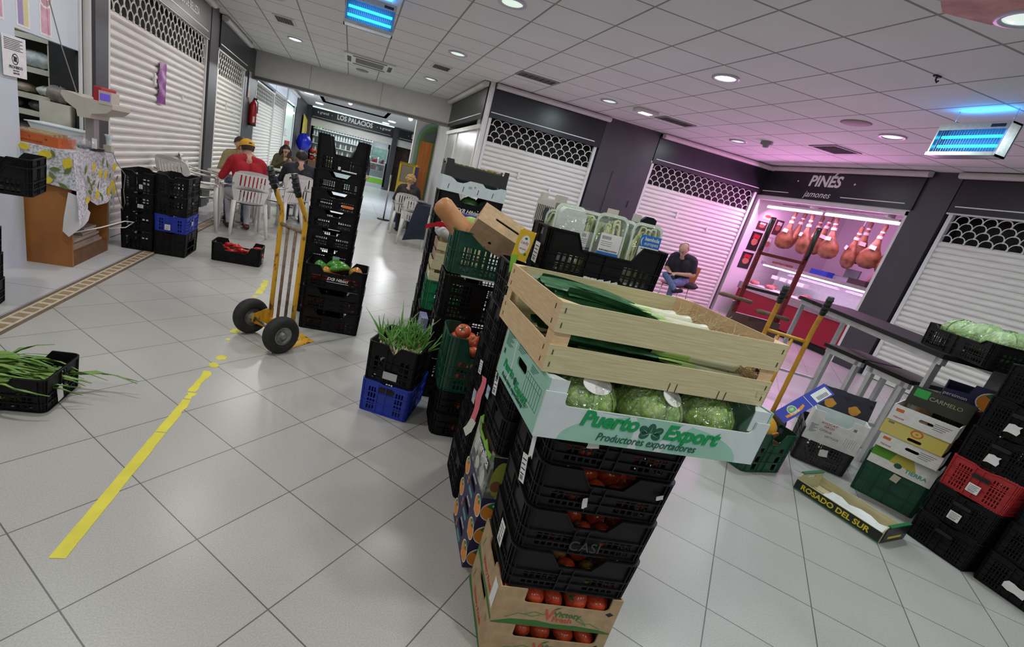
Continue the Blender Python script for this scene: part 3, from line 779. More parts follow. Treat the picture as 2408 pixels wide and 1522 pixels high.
# crate kinds
crate_meshes('tom40', 0.40, 0.30, 0.098, 0.146, BLACK, rows=3, pitch=0.019, lattice=0.7, lugw=0.085)
crate_meshes('blk50', 0.50, 0.30, 0.155, 0.187, BLACK, rows=5, pitch=0.021)
crate_meshes('endive', 0.515, 0.30, 0.118, 0.180, BLACK, rows=2, pitch=0.0225, lattice=0.58, plate=0.34, lugw=0.085)
crate_meshes('blk40x17', 0.47, 0.31, 0.13, 0.178, BLACK, rows=4, pitch=0.0135)
crate_meshes('pepp50', 0.49, 0.29, 0.125, 0.20, BLACK, rows=1, pitch=0.2, plate=0.5, lattice=0.02, lugw=0.07, rails=(0.0, 0.25, 0.5, 0.75))
crate_meshes('tall40', 0.40, 0.30, 0.105, 0.152, BLACK, rows=4, pitch=0.016, lugw=0.085, lattice=0.7, plate=0.12)
crate_meshes('talltop', 0.40, 0.30, 0.135, 0.27, BLACK, rows=4, pitch=0.017, lugw=0.06)
crate_meshes('low40', 0.42, 0.31, 0.125, 0.14, BLACK, rows=3, pitch=0.02, r=0.05)
crate_meshes('deep50', 0.46, 0.31, 0.255, 0.278, BLACK, rows=8, pitch=0.021, plate=0.2)
crate_meshes('green_tom', 0.42, 0.30, 0.215, 0.325, GREEN, rows=5, pitch=0.020, r=0.055, plate=0.1, lugw=0.045)
crate_meshes('green_sq', 0.44, 0.30, 0.205, 0.262, GREEN, rows=4, pitch=0.02, r=0.05, lugw=0.12, plate=0.2)
crate_meshes('green_sm', 0.42, 0.32, 0.21, 0.235, GREEN2, rows=2, pitch=0.05, r=0.05, plate=0.4)
crate_meshes('blue_sq', 0.298, 0.36, 0.195, 0.205, BLUE, rows=4, pitch=0.017, plate=0.4, r=0.02)
crate_meshes('onion', 0.298, 0.36, 0.185, 0.235, BLACK, rows=4, pitch=0.026, plate=0.3, r=0.02, lugw=0.09)
crate_meshes('left30', 0.285, 0.46, 0.165, 0.192, BLACK, rows=4, pitch=0.024, plate=0.25, r=0.018)
crate_meshes('left30s', 0.285, 0.46, 0.225, 0.24, BLACK, rows=1, pitch=0.2, plate=0.6, lattice=0.02, r=0.018)
crate_meshes('left30b', 0.285, 0.46, 0.16, 0.168, BLUE, rows=4, pitch=0.019, plate=0.45, r=0.018)
crate_meshes('shoot50', 0.50, 0.30, 0.12, 0.168, BLACK, rows=4, pitch=0.02, lugw=0.09)
crate_meshes('stackE', 0.56, 0.36, 0.155, 0.183, BLACK, rows=5, pitch=0.021)
crate_meshes('stackEtop', 0.56, 0.36, 0.115, 0.183, BLACK, rows=3, pitch=0.024, lugw=0.13)
crate_meshes('grey33', 0.335, 0.46, 0.245, 0.262, GREYC, rows=8, pitch=0.0155, plate=0.2, r=0.03)
crate_meshes('green_r', 0.38, 0.30, 0.225, 0.30, GREEN, rows=3, pitch=0.05, r=0.05, lugw=0.07, plate=0.4)
crate_meshes('dgreen34', 0.345, 0.46, 0.29, 0.31, GREEN, rows=1, pitch=0.2, lattice=0.02, plate=0.5, r=0.02, rails=(0, 0.3, 0.62, 0.88))
crate_meshes('rs30', 0.30, 0.44, 0.180, 0.19, BLACK, rows=6, pitch=0.0125, lattice=0.5, plate=0.3, r=0.016, rails=(0, .2, .4, .6, .8))
crate_meshes('rs30red', 0.30, 0.44, 0.180, 0.19, REDC, rows=6, pitch=0.0135, lattice=0.55, plate=0.3, r=0.016)
crate_meshes('lett60', 0.60, 0.40, 0.13, 0.155, BLACK, rows=4, pitch=0.02, lugw=0.05)

# --- cardboard and wooden boxes -------------------------------------------------
def notch(L, H, x0, x1, d, r=0.015):
    """outline of a panel with a rounded cut-out in its top edge"""
    p = [(0, 0), (L, 0), (L, H), (x1, H)]
    n = 5
    for i in range(n): a = -PI / 2 * i / (n - 1); p.append((x1 - r + r * math.cos(a), H - d + r + r * math.sin(a)))
    for i in range(n): a = -PI / 2 - PI / 2 * i / (n - 1); p.append((x0 + r + r * math.cos(a), H - d + r + r * math.sin(a)))
    p += [(x0, H), (0, H)]
    return p
def carton(name, label, cat, L, D, H, m, loc, rz=0, group=None, m_side=None, m_in=None, front=None, back=None, side=None, sideholes=(), fronthole=(), rot=None, th=0.005, lid=False):
    t = thing(name, label, cat, loc, rz, group, rot)
    ms = m_side or m; mi = m_in or m
    def wall(nm, poly, holes, T, mm):
        b = MB(); b.plate(poly, th, holes, 0, T); o = b.build(nm, [mm], t); return o
    rect = lambda w: [(0, 0), (w, 0), (w, H), (0, H)]
    parts = {}
    parts['front'] = wall('front_panel', front or rect(L), fronthole, wallT(0, th, 0, 0), m)
    parts['back'] = wall('back_panel', back or rect(L), (), wallT(0, D, 0, 0), mi)
    parts['left'] = wall('side_panel', side or rect(D - 2 * th), sideholes, wallT(th, D - th, 0, -PI / 2), ms)
    parts['right'] = wall('side_panel', side or rect(D - 2 * th), sideholes, wallT(L - th, th, 0, PI / 2), ms)
    b = MB(); b.bx(th, L - th, th, D - th, 0.001, th); parts['base'] = b.build('base_panel', [mi], t)
    if lid: b = MB(); b.bx(0.0, L, 0.0, D, H, H + th); parts['lid'] = b.build('lid', [m], t)
    return t, parts
def add_to(o, builder, mats):
    """merge extra faces (a printed pattern) into an existing part's mesh"""
    me = o.data; base = len(me.materials)
    mb = MB(); mb.v = [tuple(v.co) for v in me.vertices]; mb.f = [list(p.vertices) for p in me.polygons]
    mb.mi = [p.material_index for p in me.polygons]; mb.sm = [p.use_smooth for p in me.polygons]
    n = len(mb.v)
    mb.v += builder.v; mb.f += [[n + i for i in f] for f in builder.f]; mb.mi += [base + i for i in builder.mi]; mb.sm += builder.sm
    o.data = mb.mesh(me.name, list(me.materials) + list(mats))
def wood_tray(name, label, L, D, H, loc, rz, m, m_end=None, gaps=True, cat='crate', group=None, post=0.03, front_m=None, posttop=0.0):
    t = thing(name, label, cat, loc, rz, group); me_ = m_end or m; th = 0.004
    hs = ((0, H * 0.40), (H * 0.58, H)) if gaps else ((0, H),)
    for k, (y, nm) in enumerate(((0, 'front_slat'), (D - th, 'back_slat'))):
        for (a, c) in hs: b = MB(); b.bx(0, L, y, y + th, a, c); b.build(nm, (front_m or m) if k == 0 else m, t)
    for x in (0, L - th):
        for (a, c) in hs: b = MB(); b.bx(x, x + th, th, D - th, a, c); b.build('end_slat', me_, t)
    for (x, y, sx_, sy_) in ((th, th, 1, 1), (L - th, th, -1, 1), (L - th, D - th, -1, -1), (th, D - th, 1, -1)):
        b = MB(); p = [(x, y), (x + sx_ * post, y), (x, y + sy_ * post)]
        if sx_ * sy_ < 0: p = p[::-1]
        b.plate(p, H + posttop - 0.001, T=TR((0, 0, 0.001))); b.build('corner_post', me_, t)
    b = MB()
    for i in range(4): y = th + i * (D - 2 * th) / 4; b.bx(th, L - th, y, y + (D - 2 * th) / 4 - 0.012, 0.001, 0.004)
    b.build('base_slats', m, t)
    return t

# --- produce ---------------------------------------------------------------------
def mesh_of(fn, name, mats):
    b = MB(); fn(b); return b.mesh(name, mats)
def tomato_fn(b):
    b.ball((0, 0, 0), 1.0, 16, 10, 0, sc=(1, 1, 0.80), fn=lambda th, ph: 1 + 0.035 * math.cos(5 * ph) * math.sin(th) - 0.16 * math.exp(-(th / 0.35) ** 2))
def calyx_fn(b):
    for i in range(5):
        a = 2 * PI * i / 5
        b.add([(0, 0, 0.70), (0.15 * math.cos(a - .5), 0.15 * math.sin(a - .5), 0.74), (0.5 * math.cos(a), 0.5 * math.sin(a), 0.78), (0.15 * math.cos(a + .5), 0.15 * math.sin(a + .5), 0.74)], [(0, 1, 2, 3)])
    b.cyl((0, 0, 0.68), (0, 0, 0.86), 0.06, 6)
TOM_ME = mesh_of(tomato_fn, 'flesh', [TOMATO]); GTOM_ME = mesh_of(tomato_fn, 'flesh', [mat('half_ripe_tomato', (0.42, 0.40, 0.10), 0.25, col2=(0.45, 0.13, 0.05), scale=2.5, coat=0.2)]); TOM2_ME = mesh_of(tomato_fn, 'flesh', [TOMATO2]); CAL_ME = mesh_of(calyx_fn, 'calyx', [STEM])
def tomato(label, group, loc, r, me=None, name='tomato', calyx=True):
    t = thing(name, label, 'tomato', loc, 0, group)
    t.rotation_euler = (rnd.uniform(-1.2, 1.2), rnd.uniform(-1.2, 1.2), rnd.uniform(0, 6))
    t.scale = (r, r, r)
    o = bpy.data.objects.new('flesh', me or TOM_ME); COL.objects.link(o); o.parent = t
    if calyx: o = bpy.data.objects.new('calyx', CAL_ME); COL.objects.link(o); o.parent = t
    return t
def single(name, me, label, cat, loc, sc, rot=None, group=None):
    o = bpy.data.objects.new(name, me); COL.objects.link(o)
    o.location = loc; o.scale = sc if isinstance(sc, (tuple, list)) else (sc, sc, sc)
    o.rotation_euler = rot or (rnd.uniform(-.4, .4), rnd.uniform(-.4, .4), rnd.uniform(0, 6))
    return tag(o, label, cat, group)
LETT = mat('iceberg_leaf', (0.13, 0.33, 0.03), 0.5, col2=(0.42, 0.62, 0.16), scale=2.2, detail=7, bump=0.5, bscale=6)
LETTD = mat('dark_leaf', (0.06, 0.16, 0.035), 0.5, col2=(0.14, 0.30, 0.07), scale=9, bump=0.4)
def lettuce_fn(seed):
    def fn(b):
        q = random.Random(seed); ph0 = q.random() * 6
        b.ball((0, 0, 0), 1.0, 40, 22, 0, sc=(1, 1, 0.82), fn=lambda th, ph: 1 + 0.05 * math.sin(7 * ph + 3 * th + ph0) + 0.03 * math.sin(19 * ph + 5 * math.sin(3 * th)) + 0.04 * math.sin(11 * th + 2 * ph))
        for k in range(9):                       # loose outer leaves with crimped edges
            a = 2 * PI * k / 9 + q.random() * .5; rows = []
            for i in range(7):
                th = 0.35 + 1.5 * i / 6; row = []
                for j in range(9):
                    ph = a + (j - 4) * 0.13; rad = 1.05 + 0.05 * math.sin(j * 2.1 + k) + (0.12 * math.sin(j * 1.7 + i) if i == 0 else 0)
                    row.append((rad * math.sin(th) * math.cos(ph), rad * math.sin(th) * math.sin(ph), 0.84 * rad * math.cos(th)))
                rows.append(row)
            b.strip(rows, 0)
    return fn
def film_fn(seed, sc=(1.12, 1.1, 0.95)):
    def fn(b):
        q = random.Random(seed); a, c, d = q.random() * 6, q.random() * 6, q.random() * 6
        b.ball((0, 0, 0), 1.0, 44, 24, 0, sc=sc, fn=lambda th, ph: 1 + 0.03 * math.sin(9 * ph + 5 * th + a) + 0.025 * math.sin(23 * ph - 7 * th + c) + 0.03 * math.sin(17 * th + 4 * ph + d))
    return fn
LET_ME = [mesh_of(lettuce_fn(i), 'head', [LETT]) for i in range(3)]
FILM_ME = [mesh_of(film_fn(i), 'film_wrap', [FILM2]) for i in range(3)]
def lettuce(label, loc, r, k=0, group=None, rot=None, film=True, sticker_=False):
    t = thing('wrapped_lettuce' if film else 'lettuce', label, 'lettuce', loc, 0, group, rot or (rnd.uniform(-.6, .6), rnd.uniform(-.6, .6), rnd.uniform(0, 6)))
    t.scale = (r, r, r)
    o = bpy.data.objects.new('head', LET_ME[k % 3]); COL.objects.link(o); o.parent = t
    if film: o = bpy.data.objects.new('film_wrap', FILM_ME[k % 3]); COL.objects.link(o); o.parent = t
    if sticker_:
        b = MB(); b.plate(ngon(0, 0, 0.52, 0.3, 18), 0.02); o = b.build('film_label', PAPER, t)
        o.matrix_local = TR((0.05, -0.55, 0.78), (0.62, 0.1, 0.2))
    return t
# ================================================================== foreground column: tomato boxes, black crates, lettuce box, leek tray
VFo, VFr = (0.624, 1.009), -7.6
HILL = mat('printed_hill_green', (0.05, 0.17, 0.04), 0.8, noise=0.1, scale=20)
HILLL = mat('printed_line_green', (0.12, 0.26, 0.10), 0.8)
VRED = mat('printed_red', (0.62, 0.10, 0.06), 0.8)
for k in range(2):
    z = 0.1435 * k
    front = notch(0.40, 0.1425, 0.085, 0.365, 0.052)
    sd = notch(0.29, 0.1425, 0.09, 0.20, 0.03)
    t, P = carton('tomato_box', 'brown cardboard tomato box with green hills print, %s' % ('lowest of the foreground stack' if k == 0 else 'just under the black crates'), 'box',
                  0.40, 0.30, 0.1425, KRAFT, (VFo[0], VFo[1], z), VFr, m_in=KRAFT_IN, front=front, side=sd, sideholes=[oval_hole(0.145, 0.055, 0.016, 0.05)] if 0 else ())
    b = MB(); T0 = wallT(0, -0.0004, 0, 0)
    lo = [(0.0, 0.004), (0.06, 0.022), (0.14, 0.026), (0.20, 0.018), (0.28, 0.020), (0.36, 0.014), (0.398, 0.004), (0.398, 0.001), (0.2, 0.001), (0.0, 0.001)]
    b.plate(lo[::-1], 0.0003, T=T0)
    def line(pts, w=0.003):
        for (p, q) in zip(pts, pts[1:]):
            d = Vector((q[0] - p[0], q[1] - p[1])); n_ = Vector((-d.y, d.x)).normalized() * w / 2
            b.plate([(p[0] - n_.x, p[1] - n_.y), (q[0] - n_.x, q[1] - n_.y), (q[0] + n_.x, q[1] + n_.y), (p[0] + n_.x, p[1] + n_.y)], 0.0003, mi=1, T=T0)
    line([(0.04, 0.026), (0.08, 0.048), (0.10, 0.046), (0.13, 0.060), (0.16, 0.052), (0.175, 0.058)])
    line([(0.19, 0.060), (0.23, 0.066), (0.25, 0.055), (0.30, 0.030), (0.32, 0.036), (0.36, 0.018)])
    line([(0.10, 0.046), (0.125, 0.040), (0.15, 0.050)]); line([(0.26, 0.052), (0.285, 0.052), (0.31, 0.024)])
    b.plate([(0.185, 0.072), (0.200, 0.078), (0.213, 0.087), (0.198, 0.085)], 0.0003, mi=0, T=T0)
    for (q, w_) in ((0.372, .014),): b.plate([(q - w_, 0.082), (q, 0.073), (q + w_, 0.082), (q, 0.091)], 0.0003, mi=2, T=T0)
    add_to(P['front'], b, [HILL, HILLL, INK])
    text('V', 0.058, (0.178, -0.0012, 0.052), FACE_F, VRED, t, bold=0.0012, sx=0.85)
    text('Victory', 0.030, (0.238, -0.0012, 0.060), FACE_F, HILL, t)
    text('Fresh', 0.030, (0.226, -0.0012, 0.038), FACE_F, VRED, t)
    b = MB(); T1 = wallT(-0.0004, 0.295, 0, -PI / 2)
    b.plate([(0.0, 0.001), (0.29, 0.001), (0.29, 0.012), (0.2, 0.02), (0.1, 0.016), (0.0, 0.03)], 0.0003, T=T1)
    b.plate([(0.03, 0.05), (0.034, 0.05), (0.05, 0.10), (0.046, 0.10)], 0.0003, mi=1, T=T1); b.plate([(0.245, 0.1), (0.26, 0.1), (0.26, 0.12), (0.245, 0.12)], 0.0003, mi=2, T=T1)
    add_to(P['left'], b, [HILL, HILLL, KRAFT_IN])
    text('Victory Fresh', 0.026, (-0.0012, 0.14, 0.05), FACE_L, VRED, t)
    if k == 1:
        b = MB(); b.bx(-0.0012, -0.0004, 0.02, 0.06, 0.03, 0.12); b.build('paper_label', PAPER, t)
    for i in range(5):
        for j in range(2):
            x = 0.055 + i * 0.073 + rnd.uniform(-.006, .006); y = 0.05 + j * 0.078
            tomato('ripe red tomato in a brown tomato box at the bottom of the foreground stack', 'tomatoes in the brown boxes', at((VFo[0], VFo[1], z), VFr, x, y, 0.075 + rnd.uniform(-.006, .01)), 0.036 + rnd.uniform(-.003, .004))
Ao, Ar = (0.628, 1.012), -8.0
A_LBL = ['lowest black crate of the foreground stack, resting on the brown tomato boxes', 'second black crate up in the foreground stack, with CASI moulded on its side', 'third black crate up in the foreground stack, torn label on the left', 'top black crate of the foreground stack, just under the mint lettuce box']
for k in range(4):
    z = 0.2875 + 0.1475 * k
    t = crate('tom40', A_LBL[k], (Ao[0], Ao[1], z), Ar)
    if k == 1: text('CASI', 0.048, (0.20, -0.0075, 0.038), FACE_F, mat('moulded_black', (0.03, 0.031, 0.033), 0.35), t, ext=0.0012)
    if k == 0: sticker(t, 'L', 0.12, 0.09, 0.05, 0.075, 0.1)
    if k == 2: sticker(t, 'L', 0.11, 0.05, 0.05, 0.085, 0.35)
    if k == 3: sticker(t, 'L', 0.10, 0.02, 0.035, 0.12, 0.2, PAPER, True); sticker(t, 'F', 0.115, 0.08, 0.035, 0.016, 0.1, PAPER, True)
    if k == 2: sticker(t, 'F', 0.15, 0.045, 0.014, 0.034, 0.2, PAPER, True); sticker(t, 'F', 0.36, 0.10, 0.02, 0.014, 0.3, PAPER, True)
    for i in range(5):
        for j in range(2):
            x = 0.058 + i * 0.072 + rnd.uniform(-.006, .006); y = 0.052 + j * 0.08
            g = k == 0
            tomato(('green-tinged tomato in the lowest black crate of the foreground stack' if g else 'red tomato seen through the black crates of the foreground stack'), ('tomatoes in the lowest black crate' if g else 'tomatoes in the black foreground crates'),
                   at((Ao[0], Ao[1], z), Ar, x, y, 0.045 + rnd.uniform(0, .012)), 0.034 + rnd.uniform(-.003, .004), None if not g else GTOM_ME if (i + j) % 2 else TOM_ME)
# mint and white lettuce box
PEo, PEr, PEz = (0.498, 0.886), -3.5, 0.8815
L_, D_, H_ = 0.606, 0.375, 0.148
front = [(0, 0), (L_, 0), (L_, 0.118), (0.568, 0.118)] + notch(L_, 0.118, 0.052, 0.568, 0.032)[4:-2] + [(0.052, 0.118), (0.035, 0.118), (0, 0.118)]
t, P = carton('lettuce_box', 'mint green and white cardboard box of wrapped lettuces in the foreground stack', 'box', L_, D_, H_, WHITEC, (PEo[0], PEo[1], PEz), PEr, m_side=MINT, m_in=KRAFT_IN,
              front=front, sideholes=[oval_hole(0.185, 0.098, 0.085, 0.026)])
b = MB(); T0 = wallT(0, -0.0003, 0, 0)
def half(cx, rx, ry, z0=0.0005, n=28): return [(cx + rx * math.cos(a), z0 + ry * math.sin(a)) for a in [PI * i / (n - 1) for i in range(n)]]
b.plate(half(0.305, 0.245, 0.086), 0.0003, mi=0, T=T0)
b.plate([(0.26, 0.0865), (0.165, 0.0845), (0.15, 0.086), (0.2, 0.0835), (0.26, 0.0835)], 0.0003, mi=0, T=T0)
b.plate([(0.315, 0.001), (0.335, 0.001), (0.36, 0.045), (0.40, 0.085), (0.375, 0.085), (0.335, 0.05)], 0.0005, mi=1, T=T0)
b.plate([(0.245, 0.001), (0.268, 0.001), (0.262, 0.05), (0.24, 0.085), (0.222, 0.085), (0.248, 0.045)], 0.0005, mi=1, T=T0)
for (cx, cz, a) in ((0.291, 0.062, 90), (0.272, 0.056, 150), (0.311, 0.056, 30), (0.276, 0.042, 205), (0.308, 0.042, -25)):     # five-leaf emblem
    lf = []
    for i in range(14):
        q = 2 * PI * i / 14; u, v = 0.0135 * math.cos(q), 0.0105 * math.sin(q); c, s_ = math.cos(math.radians(a)), math.sin(math.radians(a))
        lf.append((cx + u * c - v * s_, cz + u * s_ + v * c))
    b.plate(lf, 0.0008, mi=2, T=T0)
    c, s_ = math.cos(math.radians(a)), math.sin(math.radians(a))
    b.plate([(cx - 0.011 * c - .0006 * s_, cz - 0.011 * s_ + .0006 * c), (cx - 0.011 * c + .0006 * s_, cz - 0.011 * s_ - .0006 * c), (cx + 0.008 * c, cz + 0.008 * s_)], 0.0011, mi=0, T=T0)
add_to(P['front'], b, [MINT, WHITEC, INKDG])
text('Puerto', 0.054, (0.178, -0.0016, 0.064), FACE_F, INKG, t, bold=0.0022, shear=0.22, sx=1.0)
text('Export', 0.054, (0.402, -0.0016, 0.056), FACE_F, INKG, t, bold=0.0022, shear=0.22, sx=1.0)
text('Productores exportadores', 0.030, (0.292, -0.0016, 0.021), FACE_F, INKDG, t, shear=0.25, sx=0.84)
# printed left side
b = MB(); T1 = wallT(-0.0003, D_ - 0.005, 0, -PI / 2)
def rule(x0, x1, z, h=0.0012, mi=0): b.plate([(x0, z), (x1, z), (x1, z + h), (x0, z + h)], 0.0003, mi=mi, T=T1)
for q in range(9): rule(0.02, 0.085 - 0.012 * (q % 3), 0.135 - q * 0.0045, 0.0018)
for q in range(4): rule(0.13, 0.20 - 0.01 * q, 0.137 - q * 0.005, 0.0016)
for (z0, z1) in ((0.045, 0.105),):
    rule(0.235, 0.345, z0, .001); rule(0.235, 0.345, z1, .001); rule(0.235, 0.345, 0.09, .001)
    for q in range(8): b.plate([(0.235 + q * 0.0157, z0), (0.236 + q * 0.0157, z0), (0.236 + q * 0.0157, z1), (0.235 + q * 0.0157, z1)], 0.0003, mi=0, T=T1)
for q in range(4): rule(0.25, 0.30 - 0.008 * q, 0.128 - q * 0.005, 0.0018)
for q in range(4): rule(0.24, 0.30 - 0.008 * q, 0.034 - q * 0.005, 0.0018)
b.plate([(0.02, 0.07), (0.035, 0.07), (0.035, 0.085), (0.02, 0.085)], 0.0003, mi=1, T=T1)
b.plate([(0.10, 0.004), (0.112, 0.004), (0.122, 0.08), (0.11, 0.14), (0.104, 0.14), (0.112, 0.08)], 0.0002, mi=2, T=T1)
for (cx, cz) in ((0.172, 0.050), (0.180, 0.046), (0.164, 0.046), (0.168, 0.039), (0.177, 0.039)): b.plate(ngon(cx, cz, 0.007, 0.006, 12), 0.0006, mi=1, T=T1)
add_to(P['left'], b, [INKDG, INKDG, WHITEC])
FL = FACE_L
text('Puerto', 0.036, (-0.0012, 0.27, 0.050), FL, INKG, t, bold=0.001, shear=0.2)
text('Export', 0.036, (-0.0012, 0.142, 0.038), FL, INKG, t, bold=0.001, shear=0.2)
text('Productores exportadores', 0.019, (-0.0012, 0.21, 0.018), FL, INKDG, t, shear=0.2)
# folded corner tabs
for x in (0.006, L_ - 0.052):
    b = MB(); b.bx(x, x + 0.046, 0.006, 0.008, 0.09, H_ - 0.001); b.build('corner_flap', WHITEC, t)
    b = MB(); b.plate([(x, 0.008), (x + 0.046, 0.008), (x, 0.06)] if x < 0.1 else [(x, 0.008), (x + 0.046, 0.008), (x + 0.046, 0.06)], 0.003, T=TR((0, 0, H_ - 0.006))); b.build('corner_flap', WHITEC, t)
for i, (x, y, r, k, lb, st) in enumerate(((0.135, 0.105, 0.088, 0, 'left film-wrapped lettuce in the mint lettuce box', True), (0.325, 0.10, 0.086, 1, 'middle film-wrapped lettuce in the mint lettuce box, torn film', True), (0.495, 0.11, 0.082, 2, 'shaded right-hand lettuce in the mint lettuce box', False))):
    lettuce(lb, at((PEo[0], PEo[1], PEz), PEr, x, y, 0.072), r, k, sticker_=st, rot=(0.15, 0.1 * i, 0.2 * i))
# leek tray --------------------------------------------------------------------------------
LKo, LKr, LKz = (0.490, 0.922), -3.2, 1.0305
lk = wood_tray('leek_tray', 'pale poplar wood tray of leeks on the mint lettuce box', 0.606, 0.415, 0.168, (LKo[0], LKo[1], LKz), LKr, POPLAR, POPLAR2, post=0.04)
b = MB()
for x in (0.012, 0.594):
    for z in (0.02, 0.05, 0.115, 0.15): b.bx(x - 0.001, x + 0.001, -0.0014, 0.0, z - 0.006, z + 0.006)
for x in (0.33, 0.35, 0.47, 0.49): b.bx(x - 0.0008, x + 0.0008, -0.0014, 0.0, 0.0, 0.022)
for y in (0.03, 0.385):
    for z in (0.02, 0.05, 0.115, 0.15): b.bx(-0.0014, 0, y - 0.001, y + 0.001, z - 0.006, z + 0.006)
b.build('staples', STAPLE, lk)
WHITE_SH = mat('leek_white', (0.74, 0.76, 0.58), 0.4, noise=0.06, scale=6)
PALE_G = mat('leek_pale_green', (0.42, 0.60, 0.20), 0.4, noise=0.15, scale=6)
LEAFG = mat('leek_leaf', (0.018, 0.095, 0.030), 0.38, col2=(0.075, 0.22, 0.10), scale=5, stretch=(3, 30, 30))
ROOT = mat('leek_roots', (0.62, 0.49, 0.27), 0.8, noise=0.15, scale=30)
def leek_parts(seed):
    q = random.Random(seed); r = 0.018 + q.uniform(0, 0.004)
    b = MB(); b.tube([(0.0, 0, 0), (0.010, 0, 0), (0.04, 0, 0), (0.09, 0, 0), (0.15, 0, 0)], [r * .75, r * 1.15, r * 0.95, r * 0.95, r * 1.0], 14); sh = b.mesh('shaft', [WHITE_SH])
    b = MB(); b.tube([(0.145, 0, 0), (0.18, 0, 0), (0.22, 0, 0), (0.25, 0, 0)], [r * 1.02, r * 1.1, r * 1.12, r * 1.0], 14, cap=False); gr = b.mesh('green_neck', [PALE_G])
    b = MB()
    for k in range(8):
        a = (k - 3.5) * 0.042 + q.uniform(-.03, .03); L2 = q.uniform(0.24, 0.33); lift = q.uniform(-0.03, 0.20); w = q.uniform(0.017, 0.026); zz = (k % 3 - 1) * 0.010; rows = []
        tw = q.uniform(-0.9, 0.9); kink = q.uniform(-.5, .5) if k % 3 == 0 else 0
        for i in range(10):
            u = i / 9.0; x = 0.19 + u * L2; y = a * u * L2 + kink * max(0, u - .6) * .12; z = zz + lift * u * L2 - 0.30 * u * u * L2 * max(0, lift)
            ww = w * (0.55 + .45 * min(1, u * 3)) * (1 - 0.35 * u ** 5); fold = 0.75 * (1 - 0.6 * u)
            c, s_ = math.cos(tw * u), math.sin(tw * u); row = []
            for j in range(5):
                v = (j - 2) / 2.0; dy, dz = v * ww, abs(v) * ww * fold
                row.append((x, y + dy * c - dz * s_, z + dy * s_ + dz * c))
            rows.append(row)
        b.strip(rows, 0, th=0.0012)
    lv = b.mesh('leaves', [LEAFG])
    b = MB()
    for k in range(70):
        a = q.uniform(0, 2 * PI); e = q.uniform(0.1, 1.45); l = q.uniform(0.03, 0.062); pts = []
        for i in range(5):
            u = i / 4.0; rad = r * .5 + l * math.sin(e) * u
            pts.append((-0.001 - l * math.cos(e) * u + .006 * math.sin(7 * u + k), rad * math.cos(a) + 0.007 * math.sin(5 * u + k), rad * math.sin(a) + .007 * math.cos(6 * u + 2 * k)))
        b.tube(pts, 0.0007, 3, cap=False)
    rt = b.mesh('root_tuft', [ROOT])
    return (('shaft', sh), ('green_neck', gr), ('leaves', lv), ('root_tuft', rt))
LEEK = [leek_parts(s) for s in (1, 2, 3)]
def leek(loc, rot, k, sc=1.0, label=None):
    t = thing('leek', label or 'leek with roots to the right and dark leaves to the left, in the poplar tray', 'leek', loc, 0, None if label else 'leeks in the poplar tray', rot)
    t.scale = (sc, sc, sc)
    for n, me in LEEK[k % 3]: o = bpy.data.objects.new(n, me); COL.objects.link(o); o.parent = t
    return t
for i, (x, y, z, a, k) in enumerate(((0.565, 0.045, 0.040, -3, 0), (0.555, 0.095, 0.030, -2, 1), (0.56, 0.15, 0.032, -1, 2), (0.555, 0.21, 0.03, 1, 0), (0.56, 0.27, 0.032, 0, 1), (0.555, 0.33, 0.03, 3, 2),
                                    (0.545, 0.065, 0.078, -3, 2), (0.55, 0.12, 0.080, -1, 0), (0.535, 0.18, 0.080, 2, 1), (0.545, 0.24, 0.080, -1, 2), (0.54, 0.305, 0.082, 3, 0), (0.530, 0.11, 0.118, -2, 1), (0.53, 0.19, 0.120, -1, 0), (0.53, 0.27, 0.120, 2, 2), (0.52, 0.33, 0.112, 4, 1))):
    p = at((LKo[0], LKo[1], LKz), LKr, x, y, z)
    leek(p, (rnd.uniform(-.25, .25), -0.02, PI + math.radians(LKr + a)), k)
# ------------------------------------------------------------------ column behind: persimmon boxes, avocado box, black crates
NAVY = mat('navy_print', (0.028, 0.026, 0.085), 0.5, noise=0.1, scale=20)
ORANGE = mat('orange_print', (0.80, 0.27, 0.025), 0.5)
LGREEN = mat('leaf_green_print', (0.02, 0.20, 0.05), 0.5)
TEAL = mat('teal_print', (0.10, 0.36, 0.27), 0.5)
def persimmon_print(b, T, cx, cz, s, split=True):
    b.plate(ngon(cx, cz, s * 1.10, s * 1.02, 24), 0.0003, mi=3, T=T)
    b.plate(ngon(cx, cz, s, s * 0.92, 24), 0.0006, mi=0, T=T)
    b.plate([(cx - s * .62, cz + s * .55), (cx - s * .15, cz + s * .35), (cx, cz + s * .18), (cx + s * .2, cz + s * .36), (cx + s * .62, cz + s * .5), (cx + s * .3, cz + s * .9), (cx, cz + s * 1.0), (cx - s * .3, cz + s * .92)], 0.0009, mi=1, T=T)
    b.plate(ngon(cx, cz + s * .66, s * .14, s * .1, 8), 0.0011, mi=3, T=T)
Bo, Br = (0.646, 1.357), -5
